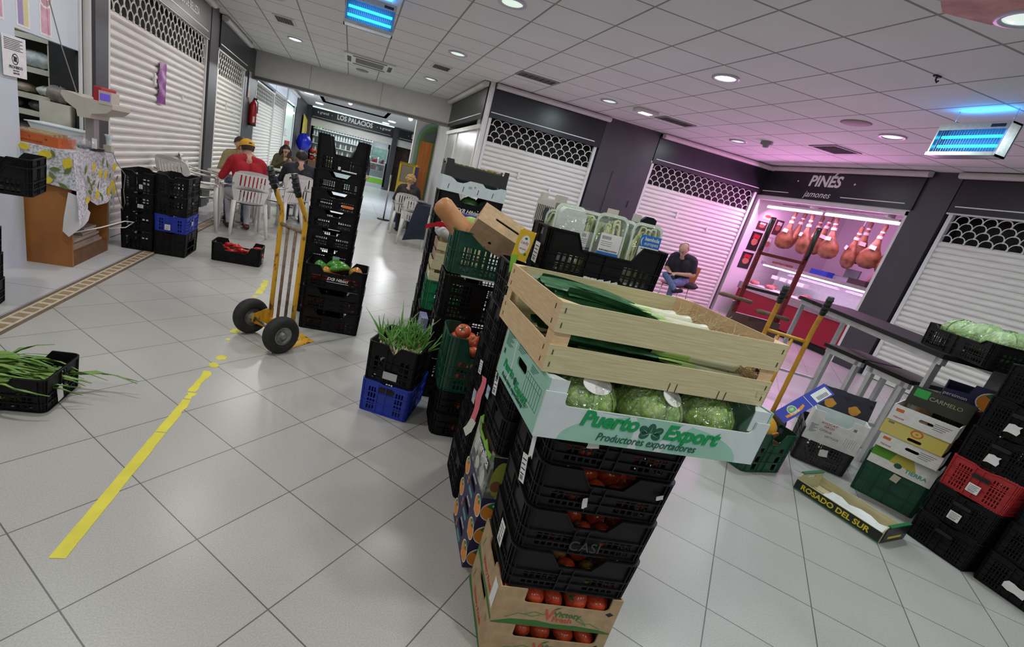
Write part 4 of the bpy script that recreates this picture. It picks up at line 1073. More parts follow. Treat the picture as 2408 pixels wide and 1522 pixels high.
for k in range(3):
    nm = ('bottom', 'middle', 'top')[k]
    t, P = carton('persimmon_box', 'navy and orange persimmon box, %s of the three behind the foreground stack' % nm, 'box', 0.40, 0.295, 0.108, NAVY, (Bo[0], Bo[1], 0.109 * k), Br, m_in=KRAFT_IN, sideholes=[oval_hole(0.14, 0.06, 0.10, 0.03)])
    b = MB(); T0 = wallT(0, -0.0003, 0, 0); persimmon_print(b, T0, 0.052, 0.052, 0.042)
    b.plate([(0.03, 0.004), (0.09, 0.010), (0.12, 0.022), (0.10, 0.004)], 0.0003, mi=0, T=T0); b.plate(ngon(0.135, 0.06, 0.013, 0.013, 14), 0.0003, mi=3, T=T0)
    add_to(P['front'], b, [ORANGE, LGREEN, TEAL, PAPER])
    b = MB(); T1 = wallT(-0.0003, 0.29, 0, -PI / 2)
    persimmon_print(b, T1, 0.262, 0.055, 0.040); persimmon_print(b, T1, 0.010, 0.055, 0.036)
    for q in range(2):
        for z in (0.012, 0.032): b.plate([(0.065 + q * .165, z), (0.080 + q * .165, z), (0.078 + q * .165, z + .012), (0.063 + q * .165, z + .012)], 0.0003, mi=0, T=T1)
    b.plate(oval_hole(0.14, 0.020, 0.075, 0.018), 0.0003, mi=2, T=T1)
    add_to(P['left'], b, [ORANGE, LGREEN, TEAL, PAPER])
    text('persimon', 0.018, (-0.001, 0.14, 0.092), FACE_L, PAPER, t, shear=0.2)
LIME = mat('lime_card', (0.22, 0.52, 0.04), 0.55)
AVOC = mat('avocado_green', (0.30, 0.33, 0.05), 0.5); AVOCD = mat('avocado_stone', (0.22, 0.085, 0.03), 0.5)
SKETCH = mat('grey_sketch_print', (0.11, 0.125, 0.11), 0.6, col2=(0.42, 0.44, 0.38), scale=16, lo=0.48, hi=0.56)
mz = 0.3285
t, P = carton('avocado_box', 'tall printed avocado box with lime green flaps, on the persimmon boxes', 'box', 0.40, 0.295, 0.178, SKETCH, (Bo[0], Bo[1], mz), Br, m_in=KRAFT_IN, side=notch(0.285, 0.178, 0.03, 0.25, 0.045, 0.03))
b = MB(); T0 = wallT(0, -0.0003, 0, 0)
b.plate([(0.0, 0.178), (0.10, 0.178), (0.07, 0.02), (0.02, 0.06)], 0.0003, mi=0, T=T0); b.plate(ngon(0.045, 0.085, 0.036, 0.075, 20), 0.0005, mi=1, T=T0); b.plate(ngon(0.035, 0.055, 0.020, 0.024, 14), 0.0008, mi=2, T=T0)
add_to(P['front'], b, [INK, AVOC, AVOCD])
b = MB(); T1 = wallT(-0.0003, 0.29, 0, -PI / 2)
b.plate([(0.02, 0.10), (0.27, 0.09), (0.27, 0.13), (0.02, 0.13)], 0.0004, mi=0, T=T1); b.plate([(0.02, 0.05), (0.07, 0.05), (0.07, 0.13), (0.02, 0.13)], 0.0006, mi=1, T=T1)
b.plate(ngon(0.225, 0.04, 0.024, 0.035, 12), 0.0006, mi=1, T=T1); b.plate(ngon(0.12, 0.04, 0.03, 0.025, 12), 0.0006, mi=1, T=T1)
add_to(P['left'], b, [INK, mat('pale_print', (0.55, 0.56, 0.50), 0.6)])
text('marellita', 0.052, (-0.0012, 0.13, 0.112), FACE_L, PAPER, t, bold=0.0008)
b = MB(); T1 = wallT(0.004, 0.29, 0, -PI / 2)
b.plate([(0.0, 0.168), (0.03, 0.133), (0.25, 0.133), (0.285, 0.16), (0.285, 0.178), (0.26, 0.162), (0.2, 0.147), (0.15, 0.165), (0.14, 0.147), (0.05, 0.147), (0.02, 0.176)], 0.004, T=T1)
b.plate([(0.0, 0.175), (0.05, 0.175), (0.03, 0.205)], 0.004, T=T1); b.build('lime_flap', LIME, t)
b = MB(); b.plate([(0, 0), (0.075, -0.02), (0.085, 0.025), (0.05, 0.03)], 0.003, T=TR((0.06, -0.005, 0.165), (PI / 2 + .5, 0.1, 0))); b.build('lime_flap', LIME, t)
for k in range(3):
    t = crate('tom40', ('black crate directly on the avocado box', 'black crate second above the avocado box, white label', 'black crate third above the avocado box, behind the leek tray')[k], (Bo[0] + 0.004, Bo[1] + 0.003, 0.508 + 0.147 * k), Br)
    if k == 1: sticker(t, 'L', 0.20, 0.045, 0.05, 0.085, 0.25)
    if k == 1: sticker(t, 'L', 0.205, 0.075, 0.03, 0.03, 0.25, INKDG)
    if k == 0: sticker(t, 'L', 0.27, 0.12, 0.045, 0.05, 0.1, mat('blue_label_print', (0.12, 0.25, 0.5), 0.5, col2=(0.7, 0.7, 0.6), scale=40))
# second column back: six black crates carrying the endive tray
Co, Crz = (0.69, 1.752), -5
for k in range(6):
    t = crate('blk50', ('black crate on the floor right behind the persimmon boxes', 'second black crate behind the persimmon boxes', 'third black crate behind the persimmon boxes, with the pink ribbon', 'fourth black crate of the stack behind the avocado box, small torn label', 'fifth black crate of the stack behind the avocado box', 'top black crate under the endive crate')[k], (Co[0], Co[1], 0.187 * k), Crz)
    if k == 3: sticker(t, 'L', 0.10, 0.08, 0.05, 0.06, 0.2)
    if k == 2: sticker(t, 'L', 0.08, 0.13, 0.055, 0.06, 0.15, mat('sunny_label', (0.16, 0.36, 0.6), 0.5, col2=(0.75, 0.6, 0.25), scale=30))
    if k in (1, 2, 3, 4):
        for i in range(2): tomato('reddish tomato inside the black crates behind the avocado box', 'tomatoes inside the rear black crates', at((Co[0], Co[1], 0.187 * k), Crz, 0.05, 0.06 + .08 * i, 0.06), 0.035)
t = thing('pink_ribbon', 'pink paper strip hanging on the left of the rear black crates', 'paper strip', (0.664, 1.70, 0.455), -85)
b = MB(); rows = []
for i in range(9):
    z = 0.20 * (1 - i / 8.0); rows.append([(-0.028 + .004 * math.sin(i), 0.004 * math.sin(i * 1.3), z), (0.0, 0.008, z), (0.026 + .004 * math.sin(i * 1.5), -0.002, z)])
b.strip(rows, 0, th=0.001); b.build('pink_band', mat('pink_paper', (0.72, 0.16, 0.20), 0.6), t)
b = MB(); b.strip([[(-0.026, 0, 0.0), (0.02, 0.006, 0.002)], [(-0.034, -0.008, -0.045), (0.012, 0, -0.05)], [(-0.05, -0.012, -0.07), (-0.01, -0.01, -0.085)]], 0, th=0.001); b.build('torn_end', mat('off_white_paper', (0.62, 0.60, 0.50), 0.7), t)
# endive crate with trays
Eo, Er, Ez = (0.805, 1.79), -7.5, 1.1225
t = crate('endive', 'black crate of white endive trays at the top of the rear stack', (Eo[0], Eo[1], Ez), Er)
sticker(t, 'L', 0.10, 0.06, 0.075, 0.085, 0.0)
for i in range(5): sticker(t, 'F', 0.20 + i * 0.03, 0.012, 0.03, 0.012, 0.1 * i, PAPER, True)
TRAYM = mat('foam_tray', (0.72, 0.80, 0.72), 0.45, noise=0.03, scale=10)
STALK = mat('endive_stalk', (0.66, 0.74, 0.33), 0.42, col2=(0.82, 0.86, 0.60), scale=5, stretch=(8, 8, 2))
STALKG = mat('endive_green_tip', (0.40, 0.58, 0.14), 0.45, noise=0.15, scale=9)
LBLUE = mat('label_blue', (0.01, 0.16, 0.55), 0.4)
def rrect(w, h, r, n=6):
    p = []
    for (cx, cy, a0) in ((w / 2 - r, r, -PI / 2), (w / 2 - r, h - r, 0), (-w / 2 + r, h - r, PI / 2), (-w / 2 + r, r, PI)):
        for i in range(n): a = a0 + PI / 2 * i / (n - 1); p.append((cx + r * math.cos(a), cy + r * math.sin(a)))
    return p
def endive_tray(label, loc, rz, tilt, seed, backside=False, lab=None, w=0.135, h=0.262):
    t = thing('endive_tray', label, 'food tray', loc, 0, None, (-tilt, 0, math.radians(rz)))
    b = MB(); T0 = wallT(0, 0, 0, 0)
    o_, i_ = rrect(w, h, 0.03), [(x * 0.88, 0.012 + (y) * 0.91) for (x, y) in rrect(w, h, 0.028)]
    b.plate(o_, 0.004, T=wallT(0, 0.0, 0, 0), holes=[i_])
    n = len(o_); in2 = [(x * 0.92, y * 0.95 + 0.006) for (x, y) in i_]
    for k in range(n): q = (k + 1) % n; b.add([T0 @ Vector((i_[k][0], i_[k][1], 0.002)), T0 @ Vector((i_[q][0], i_[q][1], 0.002)), (in2[q][0], 0.032, in2[q][1]), (in2[k][0], 0.032, in2[k][1])], [(0, 1, 2, 3)], 0, None, True)
    b.plate(in2, 0.003, T=wallT(0, 0.033, 0, 0))
    b.build('foam_shell', TRAYM, t)
    q = random.Random(seed)
    b = MB(); g = MB()
    for k in range(20):
        x0 = -w * .38 + w * .76 * (k % 10) / 9.0 + q.uniform(-.004, .004); lay_ = k // 10; y = 0.016 - lay_ * 0.012; r = q.uniform(0.0052, 0.0078); pts = []
        bend = q.uniform(-0.030, 0.030); hook = q.random() < 0.55; top = h * q.uniform(.72, .92)
        for i in range(8):
            u = i / 7.0; pts.append((x0 + bend * math.sin(u * 2.3) - (0.3 * x0 * u * u), y + .003 * math.sin(u * 5 + k), 0.012 + (top - 0.012) * u))
        if hook:
            sgn = -1 if x0 > 0 else 1; x1, z1 = pts[-1][0], pts[-1][2]
            for a in (0.6, 1.3, 2.0, 2.7): pts.append((x1 + sgn * 0.014 * (1 - math.cos(a)), y - .004, min(h * .93, z1 + 0.012 * math.sin(a)) - (0.02 if a > 2.5 else 0)))
        rr_ = [r * (1.15 - 0.5 * i / (len(pts) - 1)) for i in range(len(pts))]
        b.tube(pts, rr_, 7)
        if k % 4 == 0: g.tube([(p[0] + 0.002, p[1] - 0.003, p[2]) for p in pts[-4:]], 0.0038, 5)
    if not backside:
        b.build('stalks', STALK, t); g.build('leaf_tips', STALKG, t)
        b = MB(); rows = []
        for i in range(9):
            z = 0.006 + (h - .012) * i / 8; rows.append([(x, -0.008 - 0.004 * math.sin(3 * x / w + i) - .008 * (1 - (2 * x / w) ** 2), z) for x in [-w / 2 + .004 + (w - .008) * j / 8 for j in range(9)]])
        b.strip(rows, 0); b.build('film_wrap', FILM3, t)
    else:
        b = MB(); rows = []
        for i in range(11):
            z = 0.004 + (h - .006) * i / 10; rows.append([(x, 0.037 + 0.0035 * math.sin(31 * x + 2.2 * i) * math.cos(i * 1.7 + 17 * x), z) for x in [-w / 2 * .85 + w * .85 * j / 9 for j in range(10)]])
        b.strip(rows, 0); b.build('film_wrap', FILM3, t)
    if lab:
        zc = lab[1]; W, Hh = 0.092, 0.098
        b = MB(); b.bx(-W / 2 + lab[0], W / 2 + lab[0], -0.0185, -0.0178, zc - Hh / 2, zc + Hh / 2, 0)
        if lab[2] == 'A':
            b.bx(-W / 2 + lab[0], W / 2 + lab[0], -0.0188, -0.0185, zc - Hh / 2, zc - Hh * .26, 1)
            for k in range(8): b.bx(-W * .4 + k * .005 + lab[0], -W * .4 + k * .005 + .0022 + lab[0], -0.0188, -0.0185, zc + Hh * .26, zc + Hh * .4, 2)
            for k in range(3): b.bx(-W * .4 + lab[0], W * .1 + lab[0], -0.0188, -0.0185, zc + Hh * (.16 - .08 * k), zc + Hh * (.175 - .08 * k), 2)
        else: b.bx(-W / 2 + lab[0], W / 2 + lab[0], -0.0188, -0.0185, zc, zc + Hh / 2, 1)
        o = b.build('paper_label', [PAPER, LBLUE, INK], t)
        if lab[2] == 'A': text('PUNTARELLE EXTRA', 0.0085, (lab[0], -0.0195, zc - Hh * .19), FACE_F, INK, t)
        else:
            text('bambola', 0.021, (lab[0] + .006, -0.0195, zc + Hh * .34), FACE_F, WHITEINK, t, bold=0.0004, sx=.92); text('europea', 0.021, (lab[0] + .006, -0.0195, zc + Hh * .15), FACE_F, WHITEINK, t, sx=.92)
            text('(', 0.036, (lab[0] - .040, -0.0195, zc + Hh * .24), FACE_F, WHITEINK, t)
            text('NATA POLIPROP. 150X80', 0.0065, (lab[0], -0.0195, zc - Hh * .08), FACE_F, INK, t); text('150 g', 0.011, (lab[0] + .02, -0.0195, zc - Hh * .25), FACE_F, INK, t)
    return t
P0 = (Eo[0], Eo[1], Ez)
endive_tray('white foam tray turned back to front at the left of the endive crate', at(P0, Er, 0.10, 0.085, 0.009), Er + 180 + 8, -0.10, 1, True, w=0.14, h=0.27)
endive_tray('endive tray squeezed between the reversed tray and the front tray', at(P0, Er, 0.195, 0.10, 0.009), Er + 12, 0.06, 2, lab=(-0.02, 0.13, 'A'))
endive_tray('front endive tray with white barcode label, middle of the crate', at(P0, Er, 0.265, 0.045, 0.009), Er - 2, 0.10, 3, lab=(0.005, 0.142, 'A'), h=0.272)
endive_tray('endive tray half hidden behind the middle one, blue label edge', at(P0, Er, 0.345, 0.125, 0.009), Er + 8, 0.05, 4, lab=(-0.03, 0.18, 'B'), h=0.262)
endive_tray('right-hand endive tray with blue bambola europea label', at(P0, Er, 0.435, 0.06, 0.009), Er + 2, 0.12, 5, lab=(0.015, 0.172, 'B'), h=0.268)
for i in range(4): endive_tray('endive tray packed at the back of the black endive crate', at(P0, Er, 0.09 + 0.115 * i, 0.20, 0.009), Er + 4 * i - 6, 0.04, 6 + i, h=0.235)['group'] = 'rear endive trays'
# yellow display carton and its green tag
t, P = carton('yellow_carton', 'small yellow carton with white oval, left of the endive crate', 'carton', 0.062, 0.075, 0.118, mat('yellow_card', (0.72, 0.46, 0.02), 0.55), (0.672, 1.80, 1.150), -25, rot=(0, 0.10, math.radians(-25)))
b = MB(); T0 = wallT(0, -0.0003, 0, 0); b.plate(ngon(0.034, 0.066, 0.020, 0.037, 20), 0.0004, mi=0, T=T0)
b.plate(ngon(0.034, 0.09, 0.006, 0.005, 10), 0.0006, mi=1, T=T0); b.plate(ngon(0.05, 0.03, 0.005, 0.006, 10), 0.0006, mi=1, T=T0); add_to(P['front'], b, [PAPER, LGREEN])
text('Lady', 0.017, (0.034, -0.0014, 0.074), FACE_F, VRED, t); text('DE ROS', 0.008, (0.034, -0.0014, 0.048), FACE_F, VRED, t)
b = MB(); b.plate([(0, 0), (0.026, 0.012), (0.03, -0.045), (0.016, -0.07)], 0.002, T=wallT(0.0, -0.004, 0.01, 0)); b.build('lime_tag', LIME, t)
# further black column hidden behind, carrying the striped wooden box
Fo, Fr = (0.975, 2.135), -5
for k in range(7): crate('blk50', 'black crate in the hidden column behind the endive crate', (Fo[0], Fo[1], 0.181 * k), Fr, group='hidden column behind the endive crate')
t = wood_tray('fruit_tray', 'striped wooden fruit box under plastic film, behind the endive trays', 0.44, 0.30, 0.125, (0.955, 2.15, 1.2695), -5, POPLAR, mat('striped_print', (0.62, 0.60, 0.52), 0.6), gaps=False, front_m=mat('grey_brown_board', (0.26, 0.24, 0.24), 0.6), posttop=0.035, post=0.045)
b = MB()
for k in range(9): b.bx(-0.0012, -0.0002, 0.02 + k * 0.03, 0.033 + k * 0.03, 0.02, 0.10)
b.plate(ngon(0.09, 0.06, 0.05, 0.034, 18), 0.0006, mi=0, T=wallT(-0.0014, 0.2, 0, -PI / 2)); b.build('striped_print', INK, t)
b = MB(); rows = []
for i in range(7): rows.append([(0.02 + 0.40 * j / 8, 0.02 + 0.26 * i / 6, 0.118 + 0.012 * math.sin(j * 2 + i) ) for j in range(9)])
b.strip(rows, 0); b.build('film_cover', FILM3, t)
t = thing('crate_lug', 'black plastic corner lug with a lime m mark, right end behind the endive crate', 'crate corner', (1.402, 2.12, 1.2695), -5)
b = MB(); b.plate([(0, 0), (0.075, 0), (0.075, 0.07), (0.075, 0.08), (0.075, 0.15), (0.055, 0.16), (0.02, 0.16), (0, 0.14)], 0.02, T=wallT(0, 0.02, 0, 0)); b.build('lug', BLACK, t)
text('m', 0.05, (0.04, -0.002, 0.115), FACE_F, LIME, t, bold=0.002)
# ================================================================== middle stacks: tomatoes, squash, wooden boxes
To, Trz = (0.66, 2.305), -5
for k in range(2): crate('low40', ('rounded black crate on the floor under the green tomato crate', 'rounded black crate directly under the green tomato crate')[k], (To[0], To[1], 0.1405 * k), Trz)
for k in range(2):
    for i in range(4): tomato('dim tomato inside the rounded black crates under the green tomato crate', 'tomatoes in the rounded black crates', at((To[0], To[1], 0.1405 * k), Trz, 0.06 + .08 * i, 0.05, 0.05), 0.034)
crate('green_tom', 'dark green crate heaped with orange-red tomatoes', (To[0] - 0.01, To[1], 0.2825), Trz)
tz = 0.2825 + 0.03
k = 0
for (x, y, z, r) in ((0.065, 0.065, 0.235, .043), (0.15, 0.06, 0.205, .040), (0.235, 0.06, 0.205, .042), (0.32, 0.06, 0.21, .042), (0.08, 0.15, 0.21, .042), (0.165, 0.14, 0.235, .043), (0.25, 0.145, 0.235, .045), (0.335, 0.14, 0.225, .042),
                     (0.06, 0.235, 0.21, .042), (0.15, 0.23, 0.22, .043), (0.235, 0.235, 0.22, .042), (0.32, 0.235, 0.215, .043), (0.07, 0.09, 0.305, .046), (0.20, 0.095, 0.268, .042), (0.29, 0.09, 0.270, .043),
                     (0.06, 0.05, 0.13, .04), (0.14, 0.05, 0.12, .04), (0.225, 0.05, 0.13, .04), (0.31, 0.05, 0.12, .04), (0.07, 0.05, 0.05, .04), (0.16, 0.05, 0.045, .04), (0.25, 0.05, 0.05, .04), (0.33, 0.05, 0.045, .04)):
    tomato('large orange-red tomato on top in the dark green crate' if z > 0.26 else 'orange-red tomato in the dark green crate', 'topmost tomatoes in the green crate' if z > 0.26 else 'tomatoes in the green crate', at((To[0], To[1], tz), Trz, x, y, z), r, TOM2_ME)
# behind it: deep black crates carrying the green squash crate
Qo, Qr = (0.665, 2.775), -5
for k in range(3):
    t = crate('deep50', ('deep black crate on the floor behind the tomato crate', 'deep black crate with a white label at its left, behind the tomato crate', 'deep black crate with slotted side, under the green squash crate')[k], (Qo[0], Qo[1], 0.28 * k), Qr)
    if k == 1: sticker(t, 'L', 0.06, 0.19, 0.055, 0.10, 0.1)
b = MB(); b.bx(0, 0.36, 0, 0.25, 0, 0.006); tag(b.build('cardboard_sheet', PAPER, loc=(Qo[0] + 0.09, Qo[1] - 0.015, 0.8425), rot=(0, 0, math.radians(Qr))), 'white cardboard sheet between the black crate and the green squash crate', 'cardboard')
crate('green_sq', 'dark green crate holding the butternut squash and the brown box', (0.665, 2.785, 0.8505), Qr)
SQ = mat('butternut_skin', (0.46, 0.20, 0.075), 0.5, col2=(0.58, 0.29, 0.12), scale=9, coat=0.05)
t = thing('butternut_squash', 'big tan butternut squash leaning out of the green crate', 'squash', (0.705, 2.93, 1.125), 0, None, (0, math.radians(-52), math.radians(-14)))
b = MB(); b.lathe([(0.0, -0.14), (0.05, -0.135), (0.072, -0.11), (0.078, -0.07), (0.070, -0.02), (0.062, 0.04), (0.062, 0.10), (0.064, 0.145), (0.052, 0.175), (0.028, 0.19), (0.0, 0.192)], 24); b.build('flesh', SQ, t)
b = MB(); b.cyl((0, 0, -0.135), (0, 0, -0.165), 0.013, 8, r2=0.017); b.build('stalk', KRAFT, t)
t, P = carton('brown_box', 'brown cardboard box with hand slot tipped into the green crate', 'box', 0.34, 0.20, 0.145, KRAFT, (0.735, 2.80, 1.085), 0, m_in=KRAFT_IN, rot=(math.radians(30), math.radians(20), math.radians(-14)), lid=False, fronthole=[ngon(0.14, 0.05, 0.011, 0.011, 12)], sideholes=[oval_hole(0.10, 0.07, 0.022, 0.05)])
b = MB(); b.plate([(0, 0), (0.34, 0), (0.34, 0.2), (0, 0.2)], 0.005, [oval_hole(0.18, 0.10, 0.17, 0.022)], T=TR((0, 0, 0.1455))); b.build('lid', KRAFT, t)
b = MB(); b.ball((0, 0, 0), 0.07, 18, 10, sc=(1, 1, .7)); tag(b.build('cabbage', LETT, loc=(0.80, 3.0, 1.14)), 'pale green cabbage half hidden behind the brown box', 'cabbage')
# column D : wooden boxes and bag over green and black crates
Do, Dr = (0.70, 3.50), -6
DARKF = mesh_of(tomato_fn, 'flesh', [mat('dark_fruit', (0.16, 0.03, 0.03), 0.35)])
crate_meshes('low40b', 0.42, 0.33, 0.175, 0.194, BLACK, rows=3, pitch=0.03, r=0.05)
for k in range(2): crate('low40b', ('black crate on the floor at the foot of the wooden box stack', 'black crate under the bright green crate')[k], (Do[0] - 0.005, Do[1], 0.1945 * k), Dr)
crate('green_sm', 'bright green crate under the small wooden boxes', (Do[0], Do[1], 0.3895), Dr)
w1 = wood_tray('wooden_box', 'pale wooden box with a gap between its slats, on the bright green crate', 0.40, 0.31, 0.155, (Do[0] + 0.005, Do[1] + 0.005, 0.6255), Dr, POPLAR, POPLAR, post=0.03)
w2 = wood_tray('wooden_box', 'upper wooden box with a pinkish end, below the white bag', 0.40, 0.31, 0.145, (Do[0] + 0.02, Do[1] + 0.005, 0.7815), Dr, POPLAR, mat('pinkish_board', (0.40, 0.26, 0.19), 0.75, noise=0.12, scale=9), post=0.03)
b = MB(); b.bx(-0.0012, -0.0002, 0.02, 0.12, 0.012, 0.055); b.build('paper_label', PAPER, w1)
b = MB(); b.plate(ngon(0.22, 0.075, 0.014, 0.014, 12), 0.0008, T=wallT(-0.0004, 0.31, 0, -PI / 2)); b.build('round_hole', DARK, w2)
BAGW = mat('white_plastic_bag', (0.70, 0.72, 0.72), 0.28, noise=0.05, scale=14, bump=0.5, bscale=22); BAGR = mat('red_plastic_bag', (0.55, 0.02, 0.03), 0.25, bump=0.4, noise=0.15, scale=12)
t = thing('shopping_bag', 'white plastic bag with shiny red knot on the small wooden boxes', 'bag', (Do[0] + 0.19, Do[1] + 0.16, 0.927), Dr)
b = MB(); b.ball((0, 0, 0.075), 1, 26, 12, sc=(0.19, 0.15, 0.078), fn=lambda th, ph: 1 + 0.05 * math.sin(6 * ph + 3 * th) + 0.04 * math.sin(13 * ph)); b.build('bag_body', BAGW, t)
b = MB()
for (dx, dy, dz, w) in ((-0.26, -0.05, 0.05, 0.035), (-0.2, -0.13, 0.09, 0.03), (0.05, -0.13, 0.04, 0.045), (0.14, -0.11, 0.03, 0.03)):
    rows = []
    for i in range(7):
        u = i / 6; rows.append([(-0.08 + (dx + .08) * u, -0.13 + (dy + .13) * u + .01 * math.sin(6 * u), 0.085 + (dz - .06) * u + 0.03 * math.sin(PI * u) + v * w * (0.4 + .6 * u)) for v in (-.5, 0, .5)])
    b.strip(rows, 0, th=0.002)
b.build('red_handles', BAGR, t)
t, P = carton('purple_carton', 'violet carton with a white leaf mark beside the squash', 'carton', 0.20, 0.14, 0.10, mat('violet_card', (0.075, 0.05, 0.22), 0.5), (Do[0] + 0.10, Do[1] + 0.02, 1.055), Dr, lid=True)
b = MB(); b.plate([(0.07, 0.03), (0.10, 0.02), (0.115, 0.05), (0.14, 0.075), (0.08, 0.07), (0.06, 0.085)], 0.0004, T=wallT(0, -0.0003, 0, 0)); add_to(P['front'], b, [PAPER])
t, P = carton('slim_carton', 'slim lavender and orange carton standing between the black stacks', 'carton', 0.05, 0.16, 0.42, mat('lavender_card', (0.24, 0.25, 0.45), 0.55, col2=(0.45, 0.45, 0.6), scale=5), (0.645, 3.14, 0.0), -4, lid=True)
b = MB(); T1 = wallT(-0.0003, 0.155, 0, -PI / 2); b.plate([(0.0, 0.0), (0.15, 0.0), (0.15, 0.10), (0.0, 0.16)], 0.0003, mi=0, T=T1)
for z in (0.2, 0.3): b.plate([(0.0, z), (0.15, z), (0.15, z + 0.03), (0.0, z + 0.03)], 0.0003, mi=1, T=T1)
add_to(P['left'], b, [mat('pale_orange_print', (0.66, 0.36, 0.15), 0.6), PAPER])
# column E : tall black stack with white and black trays on top
Go, Gr = (0.765, 4.10), -5
for k in range(7):
    t = crate('stackEtop' if k == 6 else 'stackE', ('bottom', 'second', 'third', 'fourth', 'fifth', 'sixth', 'top')[k] + ' black crate of the tall stack under the white tray' + (', dark lettuce showing' if k == 6 else ''), (Go[0], Go[1], 0.1825 * k), Gr)
    if k == 6: text('EXB Hibisci', 0.045, (0.27, -0.0085, 0.05), FACE_F, WHITEINK, t, shear=0.3, bold=0.0006); b = MB(); b.bx(0.14, 0.40, -0.0085, -0.0078, 0.018, 0.022); b.build('white_line', WHITEINK, t)
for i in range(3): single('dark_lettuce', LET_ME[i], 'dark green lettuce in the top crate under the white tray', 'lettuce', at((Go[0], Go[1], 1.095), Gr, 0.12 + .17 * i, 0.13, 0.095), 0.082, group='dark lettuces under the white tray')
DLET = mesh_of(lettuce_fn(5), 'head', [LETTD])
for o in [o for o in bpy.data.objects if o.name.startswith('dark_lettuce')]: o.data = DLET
t, P = carton('white_tray', 'shallow white tray with wavy cut-outs near the top of the tall black stack', 'tray', 0.565, 0.36, 0.125, WHITEC, (Go[0] - 0.005, Go[1] - 0.005, 1.2785), Gr,
              front=[(0, 0), (0.565, 0), (0.565, 0.115), (0.51, 0.115), (0.48, 0.10), (0.44, 0.09), (0.38, 0.092), (0.35, 0.118), (0.24, 0.118), (0.21, 0.10), (0.18, 0.088), (0.13, 0.088), (0.10, 0.108), (0.07, 0.12), (0, 0.125)])
b = MB(); T0 = wallT(0, -0.0003, 0, 0)
for x in (0.06, 0.19, 0.32, 0.45): b.plate([(x, 0.02), (x + 0.005, 0.02), (x + 0.009, 0.062), (x + 0.003, 0.062)], 0.0004, T=T0)
b.plate([(0.235, 0.055), (0.265, 0.055), (0.265, 0.075), (0.235, 0.075)], 0.0004, mi=1, T=T0); b.plate([(0.285, 0.082), (0.297, 0.082), (0.294, 0.062)], 0.0004, mi=2, T=T0)
add_to(P['front'], b, [INK, mat('grey_print', (0.35, 0.38, 0.4), 0.6), REDC])
t, P = carton('black_tray', 'black cardboard fruit tray on top of the white tray', 'tray', 0.545, 0.34, 0.135, mat('black_board', (0.024, 0.023, 0.024), 0.6, noise=0.1, scale=20), (Go[0] + 0.005, Go[1] + 0.003, 1.3975), Gr,
              front=[(0, 0), (0.545, 0), (0.545, 0.135), (0.505, 0.135), (0.50, 0.10), (0.07, 0.10), (0.06, 0.14), (0, 0.14)], back=[(0, 0), (0.545, 0), (0.545, 0.12), (0, 0.12)], side=[(0, 0), (0.33, 0), (0.33, 0.135), (0.27, 0.135), (0.26, 0.10), (0.07, 0.10), (0.06, 0.135), (0, 0.135)])
b = MB(); b.bx(-0.0012, -0.0002, 0.01, 0.04, 0.095, 0.125); b.build('paper_label', PAPER, t)
b = MB(); b.plate([(0, 0)] + [(0.0 + 0.43 * i / 22, 0.008 + 0.010 * abs(math.sin(i * 1.9))) for i in range(23)] + [(0.43, 0)], 0.16, T=wallT(0.055, 0.20, 0.098, 0)); b.build('leafy_filling', mat('olive_leaves', (0.14, 0.15, 0.04), 0.7, noise=0.4, scale=30), t)
b = MB(); b.bx(0.38, 0.46, 0.1, 0.16, 0.10, 0.126); b.build('packet', KRAFT, t)
# ------------------------------------------------------------------ spring garlic crate over a blue crate
Oo, Orz = (0.258, 2.522), -24.3
t = crate('blue_sq', 'blue crate on the floor under the spring garlic crate', (Oo[0], Oo[1], 0), Orz)
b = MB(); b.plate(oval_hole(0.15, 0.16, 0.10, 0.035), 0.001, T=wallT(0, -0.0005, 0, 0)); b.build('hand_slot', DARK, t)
b = MB(); b.ball((0, 0, 0), 1, 14, 10, sc=(0.04, 0.02, 0.022)); tag(b.build('lemon', mat('olive_yellow_skin', (0.42, 0.38, 0.06), 0.4, noise=0.1, scale=20), loc=at((Oo[0], Oo[1], 0), Orz, 0.135, 0.024, 0.165)), 'yellow-green fruit peeking through the slot of the blue crate', 'fruit')
t = crate('onion', 'black crate packed with spring garlic, on the blue crate', (Oo[0], Oo[1], 0.2065), Orz)
sticker(t, 'F', 0.155, 0.055, 0.085, 0.045, 0.0, mat('grey_paper', (0.5, 0.5, 0.48), 0.7))
BULB = mat('garlic_bulb', (0.72, 0.64, 0.48), 0.6, col2=(0.42, 0.32, 0.2), scale=20); GSTEM = mat('garlic_stem', (0.10, 0.30, 0.045), 0.45, col2=(0.26, 0.48, 0.12), scale=9)
def sprig(label, group, base, tilt, azi, L, seed, cat='spring garlic', bulb=True):
    q = random.Random(seed); t = thing('spring_garlic' if bulb else 'garlic_shoot', label, cat, base, 0, group, (0, tilt, azi))
    if bulb: b = MB(); b.ball((0, 0, 0), 1, 8, 6, sc=(0.014, 0.014, 0.018)); b.cyl((0, 0, 0.01), (0, 0, 0.07), 0.0075, 7, r2=0.006); b.build('bulb', BULB, t)
    b = MB()
    for k in range(3):
        a = 2 * PI * k / 3 + q.uniform(-.5, .5); sp = q.uniform(.1, .42); l = L * q.uniform(.65, 1.0); pts = []
        for i in range(6): u = i / 5.0; pts.append((sp * l * u ** 1.6 * math.cos(a), sp * l * u ** 1.6 * math.sin(a), 0.05 + l * u * (1 - 0.22 * sp * u)))
        b.tube(pts, [0.0055, 0.005, 0.0048, 0.0042, 0.003, 0.001], 5)
    b.build('leaves', GSTEM, t); return t
k = 0
